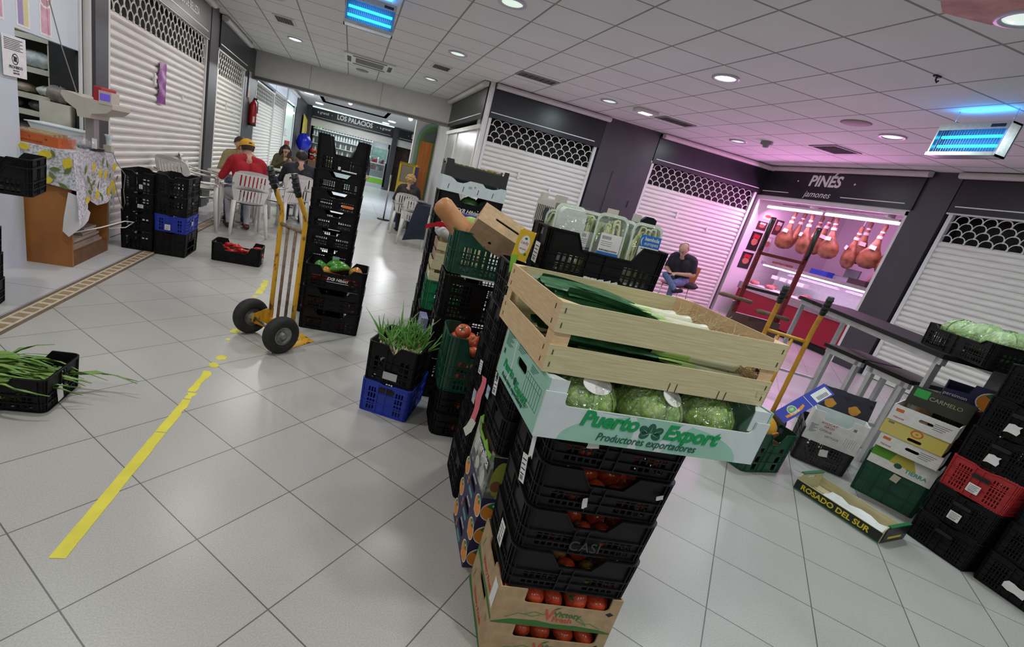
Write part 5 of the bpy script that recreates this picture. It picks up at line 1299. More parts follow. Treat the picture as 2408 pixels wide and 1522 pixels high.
for i in range(7):
    for j in range(7):
        k += 1; p = at((Oo[0], Oo[1], 0.2065), Orz, 0.035 + 0.038 * i, 0.04 + 0.046 * j, 0.135 + (0.02 if j < 2 else 0) + rnd.uniform(-.01, .012))
        if j in (0,): tl, az = 1.25, math.radians(Orz + 90 + rnd.uniform(-25, 25)); L = 0.16
        else: tl, az = rnd.uniform(0.05, 0.75), rnd.uniform(0, 6.3); L = rnd.uniform(0.10, 0.20)
        sprig('sprig of spring garlic in the black crate over the blue one', 'spring garlic in the black crate', p, tl, az, L, k)
for (dx, dy, tl, az, L, lb) in ((0.07, 0.10, 0.45, 2.6, 0.27, 'longest spring garlic sprig leaning left out of its crate'), (0.12, 0.18, 0.12, 1.5, 0.29, 'tall upright sprig at the middle of the spring garlic crate'), (0.22, 0.12, 0.2, 0.6, 0.27, 'tall upright sprig right of the middle in the spring garlic crate'), (0.25, 0.16, 1.05, 0.35, 0.26, 'spring garlic sprig sprawling right towards the green tomato crate')):
    sprig(lb, None, at((Oo[0], Oo[1], 0.2065), Orz, dx, dy, 0.15), tl, az, L, int(L * 999))
# ------------------------------------------------------------------ black stack with peppers, tall stack behind
Po, Prz = (-0.208, 3.745), -4.3
for k in range(3):
    t = crate('blk40x17', ('black crate of dark fruit on the floor beside the yellow hand truck', 'middle black crate beside the yellow hand truck', 'black crate of green and orange peppers beside the yellow hand truck')[k], (Po[0], Po[1], 0.1785 * k), Prz)
    if k == 2: text('EXB Hibisci', 0.034, (0.25, -0.0085, 0.085), FACE_F, WHITEINK, t, shear=0.3, bold=0.0005); b = MB(); b.bx(0.17, 0.34, -0.0085, -0.0078, 0.060, 0.063); b.build('white_line', WHITEINK, t)
    if k < 2:
        for i in range(6): tomato('dull red-brown fruit behind the slots of the black pepper stack', 'fruit in the lower black pepper stack', at((Po[0], Po[1], 0.1785 * k), Prz, 0.06 + 0.07 * i, 0.05, 0.05), 0.032, DARKF, calyx=False)
PEPG = mat('green_pepper_skin', (0.03, 0.20, 0.015), 0.25, col2=(0.08, 0.30, 0.03), scale=8, coat=0.3); PEPO = mat('orange_pepper_skin', (0.70, 0.17, 0.015), 0.28, col2=(0.25, 0.28, 0.03), scale=4, coat=0.3); PEPR = mat('red_pepper_skin', (0.55, 0.014, 0.018), 0.25, col2=(0.66, 0.05, 0.03), scale=8, coat=0.3)
def pepper(label, loc, rot, L, r, m, group=None, tip=0.25, cat='pepper'):
    t = thing('pepper', label, cat, loc, 0, group, rot)
    b = MB(); pr = []
    for i in range(9):
        u = i / 8.0; rr_ = r * (0.55 + 0.55 * math.sin(min(1, u * 2.2) * PI / 2)) * (1 - (1 - tip) * max(0, (u - .35) / .65) ** 1.3) * (0.45 if i == 0 else 1)
        pr.append((max(rr_, 0.001) if i < 8 else 0.001, u * L))
    n = 14; vs = []; fs = []
    for i, (rr_, x) in enumerate(pr):
        for j in range(n):
            a = 2 * PI * j / n; q = rr_ * (1 + 0.10 * math.cos(3 * a + L * 90)); vs.append((x, q * math.cos(a), q * math.sin(a) + 0.02 * math.sin(3 * x / L)))
    for i in range(len(pr) - 1):
        for j in range(n): fs.append((i * n + j, i * n + (j + 1) % n, (i + 1) * n + (j + 1) % n, (i + 1) * n + j))
    b.add(vs, fs, 0, None, True); b.add([(pr[0][1] , 0, 0)] + vs[:n], [(0, j + 2 if j < n - 1 else 1, j + 1) for j in range(n)]); b.build('flesh', m, t)
    b = MB(); b.tube([(0.004, 0, 0), (-0.02, 0.002, 0.006), (-0.035, 0.004, 0.018)], [0.006, 0.004, 0.005], 6); b.build('stalk', STEM, t)
    return t
PB = (Po[0], Po[1], 0.357)
for (x, y, z, az, ti, L, r, m, lb) in ((0.05, 0.07, 0.135, 0.2, -0.1, 0.11, 0.04, PEPG, 'round green pepper at the left of the pepper crate'), (0.14, 0.12, 0.16, 0.1, 0.0, 0.19, 0.038, PEPG, 'long dark green pepper lying on top in the pepper crate'), (0.17, 0.06, 0.14, 0.25, -0.15, 0.18, 0.032, PEPG, 'light green pepper at the front of the pepper crate'),
    (0.33, 0.10, 0.15, -0.5, 0.2, 0.13, 0.045, PEPO, 'crinkled orange and green pepper at the right of the pepper crate'), (0.36, 0.05, 0.13, 0.1, 0.1, 0.09, 0.034, PEPO, 'small orange pepper at the front right of the pepper crate'), (0.10, 0.05, 0.11, 0.3, 0, 0.11, 0.034, PEPO, 'orange pepper peeking below the green ones')):
    pepper(lb, at(PB, Prz, x, y, z), (0.3, ti, math.radians(Prz) + az), L, r, m)
for i in range(10): pepper('red pepper seen through the slots of the pepper crate', at(PB, Prz, 0.03 + 0.085 * (i % 5), 0.045 + 0.09 * (i // 5), 0.07), (0.3 * i, 0.1, 0.2 * i), 0.11, 0.036, PEPR, 'red peppers under the green ones')
Uo, Urz = (-0.262, 4.125), -3
for k in range(8):
    t = crate('tall40', ('bottom', 'second', 'third', 'fourth', 'fifth', 'sixth', 'seventh', 'eighth')[k] + ' empty black crate of the tall see-through stack', (Uo[0], Uo[1], 0.1525 * k), Urz)
    if k == 6: sticker(t, 'F', 0.30, 0.055, 0.09, 0.022, -0.0, mat('orange_label', (0.75, 0.20, 0.05), 0.6), False)
    if k == 3: sticker(t, 'F', 0.27, 0.07, 0.055, 0.038, 0.0, mat('landscape_label', (0.20, 0.42, 0.55), 0.5, col2=(0.45, 0.5, 0.2), scale=30))
t = crate('talltop', 'topmost empty black crate of the tall stack, with high corner lugs', (Uo[0], Uo[1], 0.1525 * 8), Urz)
b = MB(); b.bx(0.21, 0.33, -0.009, -0.008, 0.02, 0.03); b.bx(0.18, 0.20, -0.009, -0.008, 0.025, 0.05); b.build('paper_label', PAPER, t)
# ------------------------------------------------------------------ hand trucks
def hand_truck(label, loc, rz, m, m_bar, wheels=True, W=0.275, Ht=1.02, plate_m=None):
    t = thing('hand_truck', label, 'hand truck', loc, rz)
    # local: x = across the axle, y = towards the load (nose plate), z = up
    for s in (-1, 1):
        x = s * W / 2
        b = MB(); b.tube([(x, 0, 0.03), (x, 0, 0.4), (x, 0, Ht - 0.10), (x, -0.012, Ht - 0.04), (x, -0.05, Ht + 0.03), (x, -0.085, Ht + 0.10)], 0.0165, 10); b.build('side_tube', m, t)
        b = MB(); b.tube([(x, -0.075, Ht + 0.07), (x, -0.10, Ht + 0.13), (x, -0.125, Ht + 0.205)], [0.020, 0.023, 0.021], 10)
        for q in range(4): b.tube([(x, -0.09 - q * .01, Ht + 0.095 + q * .028), (x, -0.093 - q * .01, Ht + 0.103 + q * .028)], 0.0245, 10)
        b.build('grip', BLACKTAPE, t)
        b = MB(); b.plate([(0.02, 0.05), (0.02, 0.20), (-0.04, 0.20), (-0.145, 0.165), (-0.145, 0.105), (-0.03, 0.05)], 0.006, T=Matrix.Translation((x, 0, 0)) @ Matrix.Rotation(PI / 2, 4, 'Z') @ WALLX); b.build('axle_bracket', m, t)
    b = MB(); b.tube([(-W / 2, 0, Ht - 0.16), (W / 2, 0, Ht - 0.16)], 0.014, 10); b.build('crossbar', m_bar if m_bar is RUST else m, t)
    for x in (-W / 6, W / 6): b = MB(); b.tube([(x, 0, 0.03), (x, 0, Ht - 0.16)], 0.011, 8); b.build('inner_bar', m_bar, t)
    b = MB(); b.bx(-W / 2 - 0.02, W / 2 + 0.02, -0.012, 0.012, 0.0, 0.13); b.build('toe_panel', m, t)
    b = MB(); b.plate([(-W / 2 - 0.03, 0.0), (W / 2 + 0.03, 0.0), (W / 2 - 0.02, 0.225), (-W / 2 + 0.02, 0.225)], 0.006); b.build('nose_plate', plate_m or m, t)
    b = MB(); b.cyl((-0.20, -0.12, 0.131), (0.20, -0.12, 0.131), 0.010, 10); b.build('axle', STEEL, t)
    if wheels:
        for s in (-1, 1):
            x0 = s * 0.192; T = Matrix.Translation((x0, -0.12, 0.131)) @ Matrix.Rotation(PI / 2, 4, 'Y')
            b = MB(); prof = [(0.065, -0.032), (0.085, -0.042), (0.110, -0.042), (0.124, -0.030), (0.130, -0.012), (0.130, 0.012), (0.124, 0.030), (0.110, 0.042), (0.085, 0.042), (0.065, 0.032), (0.06, 0.0), (0.065, -0.032)]
            b.lathe(prof, 40, 0, T)
            n = 26
            for i in range(n):
                for sg in (-1, 1):
                    pts = []
                    for j in range(7): v = (j - 3) / 3.0; a = 2 * PI * (i + sg * v * 1.3) / n; r_ = 0.1305 - 0.018 * abs(v) ** 2.4; pts.append((r_ * math.cos(a), r_ * math.sin(a), v * 0.036))
                    b.tube(pts, 0.0017, 4, 0, T, cap=False)
            w = b.build('tyre', RUBBER, t)
            b = MB(); b.lathe([(0.066, 0.030), (0.060, 0.034), (0.052, 0.022), (0.030, 0.014), (0.022, 0.016), (0.022, 0.040), (0.012, 0.042), (0.0, 0.042)], 24, 0, T if s > 0 else T @ Matrix.Rotation(PI, 4, 'X')); b.lathe([(0.066, -0.030), (0.05, -0.02), (0.02, -0.02), (0.02, -0.05), (0, -0.05)], 24, 0, T if s > 0 else T @ Matrix.Rotation(PI, 4, 'X')); b.build('wheel_hub', mat('galvanised_hub', (0.30, 0.30, 0.29), 0.45, 0.7, noise=0.3, scale=30), t)
    return t
hand_truck('rusty yellow hand truck standing on the grey floor by the tall black stack', (-0.31, 3.415, 0), -50, YEL_RUST, RUST, Ht=0.99)
hand_truck('orange-yellow hand truck behind the leek tray at the right', (3.405, 2.83, 0), -46, YEL, YEL, Ht=1.0)
# tall dark red sack truck with wooden handles
t = thing('sack_truck', 'tall dark red sack truck with wooden handles in front of the ham shop', 'hand truck', (4.33, 4.02, 0), -24)
for s in (-1, 1):
    x = s * 0.215
    b = MB(); b.bar((x, 0, 0.1), (x, 0, 1.74), 0.04, 0.03); b.build('side_rail', REDPAINT, t)
    b = MB(); b.tube([(x, -0.01, 1.72), (x - 0.03, -0.05, 1.70), (x - 0.045, -0.09, 1.62), (x - 0.03, -0.09, 1.52), (x - 0.005, -0.03, 1.42)], 0.016, 8); b.build('bow_handle', BLACKTAPE, t)
    b = MB(); b.bar((x - 0.03, 0.02, 0.2), (x - 0.03, 0.02, 0.85), 0.03, 0.02); b.build('steel_runner', STEEL, t)
for z in (1.38, 1.02): b = MB(); b.bar((-0.215, 0, z), (0.215, 0, z), 0.03, 0.03); b.build('crossbar', REDPAINT if z > 1.2 else BLACKTAPE, t)
b = MB(); b.bx(-0.25, 0.25, -0.03, 0.03, 0.32, 0.74); b.build('back_panel', mat('brown_red_panel', (0.10, 0.045, 0.04), 0.5, noise=0.2, scale=6), t)
b = MB(); b.bx(-0.25, 0.25, -0.05, 0.25, 0.28, 0.33); b.build('shelf', REDPAINT, t)
for (x, z) in ((-0.30, 0.88), (0.10, 0.80)): b = MB(); b.tube([(x + 0.2, -0.02, z), (x + 0.05, -0.06, z + 0.012), (x - 0.12, -0.1, z + 0.02), (x - 0.16, -0.11, z + 0.018)], [0.022, 0.02, 0.024, 0.016], 10); b.build('wooden_handle', mat('worn_wood_grip', (0.18, 0.10, 0.055), 0.6, noise=0.2, scale=20), t)
for s in (-1, 1):
    b = MB(); b.lathe([(0.05, -0.02), (0.12, -0.025), (0.13, 0), (0.12, 0.025), (0.05, 0.02)], 24, 0, Matrix.Translation((s * 0.26, -0.06, 0.131)) @ Matrix.Rotation(PI / 2, 4, 'Y')); b.build('wheel', RUBBER, t)
b = MB(); b.cyl((-0.26, -0.06, 0.131), (0.26, -0.06, 0.131), 0.012, 8); b.bx(-0.22, 0.22, -0.06, 0.0, 0.10, 0.16); b.build('axle', STEEL, t)
b = MB(); b.bx(-0.22, 0.22, 0, 0.2, 0.0, 0.008); b.bx(-0.22, 0.22, -0.01, 0.01, 0, 0.12); b.build('nose_plate', REDPAINT, t)
# ------------------------------------------------------------------ red peppers crate
Ro = (-1.273, 5.402)
t = crate('pepp50', 'black crate of long red peppers on the floor near the cafe chairs', (Ro[0], Ro[1], 0), 0.5); sticker(t, 'R', 0.12, 0.08, 0.05, 0.09, 0.1)
for i in range(26):
    x = 0.07 + 0.35 * rnd.random(); y = 0.06 + 0.17 * rnd.random()
    pepper('long red pepper heaped in the black crate near the cafe chairs', (Ro[0] + x, Ro[1] + y, 0.10 + 0.055 * rnd.random()), (rnd.uniform(0, 6), rnd.uniform(-.35, .25), rnd.choice((0, PI)) + rnd.uniform(-.9, .9)), rnd.uniform(.10, .15), 0.022, PEPR, 'red peppers in the black crate', 0.12)
# ------------------------------------------------------------------ two crate columns by the lemon table
KL = ((-2.075, 5.285), 2.0); KR = ((-1.772, 5.262), 1.5)
for k, (kk, z) in enumerate((('left30', 0), ('left30', 0.1925), ('left30', 0.385), ('left30', 0.5775))):
    t = crate(kk, ('bottom', 'second', 'third', 'top')[k] + ' black crate of the left column beside the lemon tablecloth', (KL[0][0], KL[0][1], z), KL[1])
    if k == 2: sticker(t, 'F', 0.17, 0.06, 0.05, 0.035)
    if k == 3: sticker(t, 'F', 0.17, 0.055, 0.03, 0.04)
for k, (kk, z) in enumerate((('left30s', 0), ('left30b', 0.2415), ('left30', 0.411), ('left30', 0.6035))):
    t = crate(kk, ('closed-sided black crate at the foot of the right column, by the blue one', 'blue crate in the right column by the cafe chairs', 'black crate on the blue crate in the right column', 'top black crate of the right column, against the white chair')[k], (KR[0][0], KR[0][1], z), KR[1])
    if k == 1: sticker(t, 'F', 0.12, 0.05, 0.05, 0.055); sticker(t, 'R', 0.2, 0.09, 0.06, 0.04)
# ------------------------------------------------------------------ garlic shoots crate at the left edge
So_ = (-1.640, 2.167)
t = crate('shoot50', 'black crate of flat green shoots on the floor at the left edge', (So_[0], So_[1], 0), 0.3); sticker(t, 'R', 0.10, 0.06, 0.045, 0.075, 0.1, PAPER, False)
SHOOT = mat('flat_shoot_green', (0.09, 0.22, 0.03), 0.45, col2=(0.22, 0.36, 0.07), scale=8)
def shoot_mesh(seed):
    q = random.Random(seed); b = MB(); L = q.uniform(.30, .42); c = q.uniform(-.10, .10); w = q.uniform(.006, .010); rows = []
    for i in range(9):
        u = i / 8.0; ww = w * (1 - .85 * u ** 2) + .001; rows.append([(L * u, c * math.sin(u * 2.4) + v * ww, 0.03 * math.sin(u * PI) * q.uniform(.6, 1.2) + abs(v) * ww * .5) for v in (-1, 0, 1)])
    b.strip(rows, 0, th=0.001); return b.mesh('blade', [SHOOT])
SHM = [shoot_mesh(s) for s in range(5)]
for i in range(70):
    x = 0.04 + 0.05 * rnd.random() if i < 46 else 0.40 * rnd.random(); y = 0.04 + 0.21 * rnd.random(); z = 0.03 + 0.095 * rnd.random()
    fl = i % 3 == 0
    single('garlic_shoot', SHM[i % 5], 'flat green shoot lying in the black crate at the left edge', 'green shoot', (So_[0] + (0.47 - x * .3 if fl else x), So_[1] + y, z), 1.0, (rnd.uniform(-.4, .4), rnd.uniform(-.10, .02), (PI if fl else 0) + rnd.uniform(-.22, .22)), 'green shoots in the left crate')
for (x, y, az, tl, lb) in ((0.20, 0.17, 0.55, -0.35, 'green shoot sticking up and out over the back of the left edge crate'), (0.16, 0.12, 1.2, -0.9, 'green shoot standing steeply in the left edge crate')):
    single('garlic_shoot', SHM[1], lb, 'green shoot', (So_[0] + x, So_[1] + y, 0.10), 0.8, (0.2, tl, az))
# ================================================================== right-hand stacks
# green crate with pumpkin and the tipped blue carton
Ho, Hr = (2.80, 2.195), 4.5
crate('green_r', 'dark green crate on the floor right behind the lettuce box', (Ho[0], Ho[1], 0), Hr)
t = thing('pumpkin_slice', 'cut orange pumpkin in the green crate on the right', 'pumpkin', at((Ho[0], Ho[1], 0), Hr, 0.16, 0.13, 0.295), 0, None, (0.5, 0.2, 0.4))
b = MB(); b.ball((0, 0, 0), 0.12, 28, 14, sc=(1, 0.8, .75), fn=lambda th, ph: 1 + 0.05 * abs(math.cos(5 * ph)) * math.sin(th)); b.build('rind', mat('pumpkin_orange', (0.66, 0.30, 0.03), 0.4, col2=(0.75, 0.42, 0.05), scale=6), t)
b = MB(); b.plate(ngon(0, 0, 0.075, 0.055, 20), 0.012, T=TR((0.02, -0.085, 0.0), (PI / 2, 0, 0))); b.build('cut_face', mat('pumpkin_flesh', (0.45, 0.10, 0.015), 0.5, col2=(0.6, 0.25, 0.03), scale=14), t)
b = MB(); b.bx(0.03, 0.35, 0.03, 0.27, 0.10, 0.19); tag(b.build('litter_layer', mat('brown_trimmings', (0.14, 0.09, 0.045), 0.8, col2=(0.35, 0.2, 0.08), scale=34, bump=1.0), loc=(Ho[0], Ho[1], 0), rot=(0, 0, math.radians(Hr))), 'brown trimmings filling the green crate on the right', 'trimmings', kind='stuff')
BLUEC = mat('royal_blue_card', (0.03, 0.05, 0.42), 0.45)
GREYCB = mat('grey_card_inside', (0.20, 0.21, 0.22), 0.7, noise=0.05, scale=10)
t, P = carton('blue_carton', 'royal blue and grey fruit carton tipped on its side against the dusty black crate', 'carton', 0.40, 0.24, 0.085, BLUEC, (0, 0, 0), 0, m_side=GREYCB, m_in=GREYCB, lid=True)
bx_ = Vector((0.278, 0.010, 0.227)).normalized(); by_ = Vector((0.474, 0.637, -0.607)); by_ = (by_ - bx_ * by_.dot(bx_)).normalized(); bz_ = bx_.cross(by_)
BM = Matrix((bx_, by_, bz_)).transposed().to_4x4(); BM.translation = Vector((3.032, 2.257, 0.365)); t.matrix_basis = BM
b = MB(); T0 = wallT(0, -0.0003, 0, 0); b.plate([(0.27, 0.008), (0.385, 0.008), (0.385, 0.07), (0.27, 0.07)], 0.0004, mi=0, T=T0)
b.plate(ngon(0.105, 0.047, 0.032, 0.030, 20), 0.0004, mi=1, T=T0); b.plate(ngon(0.105, 0.047, 0.027, 0.025, 20), 0.0006, mi=2, T=T0)
for a in (40, 65, 90, 115, 140): c, s_ = math.cos(math.radians(a)), math.sin(math.radians(a)); b.plate([(0.105 - .004 * s_, 0.040 + .004 * c), (0.105 + .004 * s_, 0.040 - .004 * c), (0.105 + .029 * c, 0.040 + .029 * s_)], 0.0009, mi=1, T=T0)
b.plate([(0.04, 0.018), (0.10, 0.012), (0.16, 0.018), (0.19, 0.03), (0.19, 0.045), (0.15, 0.035), (0.10, 0.03), (0.04, 0.034)], 0.0011, mi=3, T=T0)
for k in range(9): b.plate([(0.29 + k * .009, 0.015), (0.294 + k * .009, 0.015), (0.294 + k * .009, 0.040), (0.29 + k * .009, 0.040)], 0.0008, mi=4, T=T0)
b.plate([(0.228, 0.0), (0.231, 0.0), (0.231, 0.085), (0.228, 0.085)], 0.0005, mi=0, T=T0)
add_to(P['front'], b, [PAPER, mat('pale_yellow_print', (0.75, 0.75, 0.35), 0.5), TEAL, ORANGE, INK])
text('tropical', 0.022, (0.11, -0.0022, 0.026), FACE_F, WHITEINK, t, bold=0.0006)
# dusty grey-black crate with white carton
g0 = (3.535, 2.475); gr = -46.5
crate('grey33', 'dusty black crate with a torn sticker, under the notched white carton', (g0[0], g0[1], 0.0), gr, stickers=(('F', 0.165, 0.125, 0.05, 0.055, 0.2, PAPER, True),))
t, P = carton('white_carton', 'white notched carton standing in the dusty black crate', 'carton', 0.325, 0.16, 0.235, PAPER, at((g0[0], g0[1], 0), gr, 0.005, -0.012, 0.185), gr, m_in=WHITEC, front=notch(0.325, 0.235, 0.07, 0.235, 0.065, 0.03))
b = MB(); T0 = wallT(0, -0.0003, 0, 0)
for k in range(9): b.plate([(0.015, 0.125 - k * .008), (0.06 - .01 * (k % 3), 0.125 - k * .008), (0.06 - .01 * (k % 3), 0.129 - k * .008), (0.015, 0.129 - k * .008)], 0.0003, mi=0, T=T0)
for k in range(6): b.plate([(0.235 + k * .012, 0.04), (0.2365 + k * .012, 0.04), (0.2365 + k * .012, 0.11), (0.235 + k * .012, 0.11)], 0.0003, mi=0, T=T0)
b.plate([(0.25, 0.17), (0.268, 0.17), (0.268, 0.19), (0.25, 0.19)], 0.0003, mi=0, T=T0); add_to(P['front'], b, [mat('grey_ink', (0.2, 0.2, 0.21), 0.6)])
text('AVOCAT\n  GROS', 0.024, (0.115, -0.0012, 0.145), FACE_F, mat('crimson_ink', (0.55, 0.05, 0.08), 0.6), t); text('CITRUS', 0.022, (0.11, -0.0012, 0.10), FACE_F, mat('grey_ink', (0.2, 0.2, 0.21), 0.6), t); text('LETTUCE', 0.02, (0.16, -0.0012, 0.065), FACE_F, mat('grey_ink', (0.2, 0.2, 0.21), 0.6), t)
NAVYD = mat('dark_navy_card', (0.016, 0.016, 0.035), 0.5, noise=0.2, scale=20)
for k in range(2):
    t, P = carton('dark_carton', ('nearer', 'farther')[k] + ' dark navy carton with golden fruit print, behind the notched white carton', 'carton', 0.32, 0.055, 0.235, NAVYD, at((g0[0], g0[1], 0), gr, 0.02 + .02 * k, 0.17 + 0.075 * k, 0.30 + .03 * k), gr, rot=(math.radians(-12 - 6 * k), 0, math.radians(gr)), front=[(0, 0), (0.32, 0), (0.32, 0.20), (0.27, 0.235), (0.18, 0.225), (0.16, 0.205), (0.13, 0.235), (0.05, 0.23), (0.04, 0.215), (0, 0.22)])
    b = MB(); T0 = wallT(0, -0.0003, 0, 0)
    for cx in (0.075, 0.225): b.plate([(cx + .036 * math.cos(a) * (1 + .12 * math.sin(5 * a)), 0.155 + .034 * math.sin(a) * (1 + .1 * math.cos(4 * a))) for a in [2 * PI * i / 20 for i in range(20)]], 0.0004, T=T0)
    add_to(P['front'], b, [mat('golden_print', (0.55, 0.33, 0.03), 0.5, col2=(0.6, 0.2, 0.02), scale=40)])
# wooden grape tray reading ROSADO DEL SUR
ro = (3.107, 2.065); rr0 = -79.5
t = thing('wooden_tray', 'low wooden tray lettered ROSADO DEL SUR on the floor by the green crate', 'tray', (ro[0], ro[1], 0), rr0)
BLK_LBL = mat('black_wrap_label', (0.012, 0.014, 0.013), 0.4)
GLBL = mat('green_wrap_label', (0.015, 0.16, 0.06), 0.4)
Lr, Dr_ = 0.49, 0.285
b = MB(); b.bx(0, Lr, 0, 0.005, 0.006, 0.072); b.build('front_board', POPLAR, t)
b = MB(); b.bx(0.0, Lr, -0.0012, -0.0002, 0.008, 0.070); b.build('black_label', BLK_LBL, t)
b = MB(); b.bx(0, Lr, -0.0014, -0.0002, 0.004, 0.010); b.build('green_edge', GLBL, t)
text('ROSADO DEL SUR', 0.047, (0.235, -0.002, 0.038), FACE_F, mat('yellow_lettering', (0.72, 0.56, 0.02), 0.5), t, bold=0.0012, sx=1.02)
b = MB(); b.bx(0, Lr, Dr_ - 0.005, Dr_, 0.006, 0.072); b.build('back_board', POPLAR, t)
for (x0, nm) in ((0.0, 'end_board'), (Lr - 0.006, 'end_board')):
    b = MB(); b.plate([(0.01, 0.006), (Dr_ - 0.01, 0.006), (Dr_ - 0.01, 0.09), (Dr_ - 0.03, 0.112), (0.03, 0.112), (0.01, 0.09)], 0.006, [oval_hole(Dr_ / 2, 0.085, 0.08, 0.018)], T=wallT(x0 + 0.006, 0.0, 0, PI / 2) @ TR((0, 0, 0)) if 0 else Matrix.Translation((x0, 0, 0)) @ Matrix.Rotation(PI / 2, 4, 'Z') @ WALLX)
    b.build(nm, POPLAR, t)
    b = MB(); b.bx(x0 - 0.012 if x0 == 0 else x0 - .002, x0 + 0.012 if x0 == 0 else x0 + .018, 0.03, Dr_ - 0.03, 0.112, 0.118); b.build('green_flap', GLBL, t)
b = MB(); b.bx(Lr + 0.006, Lr + 0.0075, 0.012, Dr_ - 0.012, 0.008, 0.105); o = b.build('end_label', BLK_LBL, t)
b = MB(); b.bx(Lr + 0.0075, Lr + 0.0082, 0.06, 0.21, 0.03, 0.046); b.build('yellow_print', mat('yellow_lettering', (0.72, 0.56, 0.02), 0.5), t)
b = MB()
for k in range(3): b.bx(0.005, Lr - .005, 0.008 + k * 0.093, 0.09 + k * 0.093, 0.004, 0.008)
b.build('base_slats', POPLAR, t)
b = MB(); b.strip([[(0.10 + 0.34 * i / 6, 0.12 + 0.13 * j / 4, 0.012 + 0.022 * abs(math.sin(i * 1.1 + j)) * (j / 4.0)) for j in range(5)] for i in range(7)], 0, th=0.001)
o = b.build('lining_paper', PAPER, None, (ro[0], ro[1], 0.0), (0, 0, math.radians(rr0))); tag(o, 'crumpled white lining paper in the ROSADO DEL SUR tray', 'paper')
# dark green crate with cartons on top
do = (3.70, 2.135); dr = -67
crate('dgreen34', 'dark green closed crate under the stacked fruit cartons', (do[0], do[1], 0), dr, stickers=(('F', 0.18, 0.20, 0.04, 0.05, -0.15, mat('beige_label', (0.55, 0.52, 0.40), 0.7)),))
t, P = carton('green_yellow_carton', 'green and yellow carton with a white band inside the dark green crate', 'carton', 0.33, 0.30, 0.135, PAPER, at((do[0], do[1], 0), dr, 0.01, -0.012, 0.235), dr, m_in=KRAFT_IN)
b = MB(); T0 = wallT(0, -0.0003, 0, 0); b.plate([(0, 0.06), (0.18, 0.06), (0.16, 0.134), (0, 0.134)], 0.0003, mi=0, T=T0); b.plate([(0.10, 0.055), (0.24, 0.055), (0.2, 0.134), (0.12, 0.134)], 0.0004, mi=1, T=T0)
b.plate(ngon(0.15, 0.05, 0.02, 0.018, 18), 0.0006, mi=2, T=T0); add_to(P['front'], b, [mat('fresh_green_print', (0.10, 0.33, 0.02), 0.5), mat('olive_yellow_print', (0.52, 0.46, 0.06), 0.5), INKDG])
text('TIERRA', 0.034, (0.245, -0.0014, 0.04), FACE_F, TEAL, t, bold=0.0008)
YCARD = mat('pale_yellow_card', (0.66, 0.58, 0.20), 0.5, col2=(0.72, 0.60, 0.05), scale=3)
for k, (m_, lb, dx, dz, H) in enumerate(((PAPER, 'white carton with hand slot, lowest of the fruit cartons on the right', 0.01, 0.372, 0.095), (YCARD, 'yellow carton with an orange ring mark among the fruit cartons on the right', -0.005, 0.470, 0.098), (PAPER, 'upper white carton with hand slot, above the yellow one', 0.0, 0.571, 0.105))):
    t, P = carton('fruit_carton', lb, 'carton', 0.315, 0.36, H, m_, at((do[0], do[1], 0), dr, dx, -0.06 - 0.012 * k, dz), dr, m_side=mat('photo_print_side', (0.55, 0.30, 0.10), 0.5, col2=(0.65, 0.48, 0.2), scale=9) if k == 1 else PAPER, m_in=KRAFT, fronthole=[oval_hole(0.175, H * 0.55 if k != 1 else H * .22, 0.07, 0.02)], lid=False)
    b = MB(); T0 = wallT(0, -0.0003, 0, 0)
    if k == 1:
        b.plate(ngon(0.17, 0.068, 0.031, 0.026, 22), 0.0003, [ngon(0.17, 0.068, 0.022, 0.018, 22)], mi=1, T=T0); b.plate(ngon(0.17, 0.068, 0.007, 0.006, 12), 0.0003, mi=1, T=T0); b.plate([(0.02, 0.075), (0.05, 0.075), (0.05, 0.088), (0.02, 0.088)], 0.0003, mi=0, T=T0)
    else:
        for q in range(4): b.plate([(0.21, H * .7 - q * .012), (0.29 - .01 * q, H * .7 - q * .012), (0.29 - .01 * q, H * .7 - q * .012 + .004), (0.21, H * .7 - q * .012 + .004)], 0.0003, mi=0, T=T0)
        b.plate([(0.02, H * .6), (0.06, H * .6), (0.06, H * .8), (0.02, H * .8)], 0.0003, mi=1, T=T0)
    add_to(P['front'], b, [mat('grey_ink', (0.2, 0.2, 0.21), 0.6), mat('tomato_ink', (0.66, 0.16, 0.03), 0.6)])
    if k != 1: text('Sweet Papaya' if 0 else 'Naranja', 0.018, (0.05, -0.0012, H * .25), FACE_F, VRED, t, shear=0.2)
t, P = carton('dark_carton', 'dark carton lettered CARMELO behind the upper white carton', 'carton', 0.30, 0.10, 0.125, mat('dark_olive_card', (0.03, 0.03, 0.02), 0.5), at((do[0], do[1], 0), dr, 0.02, 0.05, 0.685), dr, rot=(math.radians(-6), 0, math.radians(dr)))
b = MB(); T0 = wallT(0, -0.0003, 0, 0); b.plate([(0.02, 0.06), (0.09, 0.06), (0.09, 0.115), (0.02, 0.115)], 0.0004, T=T0); add_to(P['front'], b, [mat('flag_green', (0.03, 0.35, 0.06), 0.5)])
text('CARMELO', 0.035, (0.175, -0.0014, 0.075), FACE_F, mat('dim_cream_ink', (0.42, 0.38, 0.22), 0.6), t)
t, P = carton('persimmon_box', 'navy persimmon box with one big orange fruit print, above the right-hand cartons', 'box', 0.40, 0.22, 0.125, NAVY, at((do[0], do[1], 0), dr, 0.14, 0.17, 0.755), dr + 6, front=[(0, 0), (0.4, 0), (0.4, 0.08), (0.27, 0.10), (0.27, 0.165), (0.12, 0.165), (0.11, 0.10), (0, 0.09)])
b = MB(); T0 = wallT(0, -0.0003, 0, 0); persimmon_print(b, T0, 0.215, 0.085, 0.062)
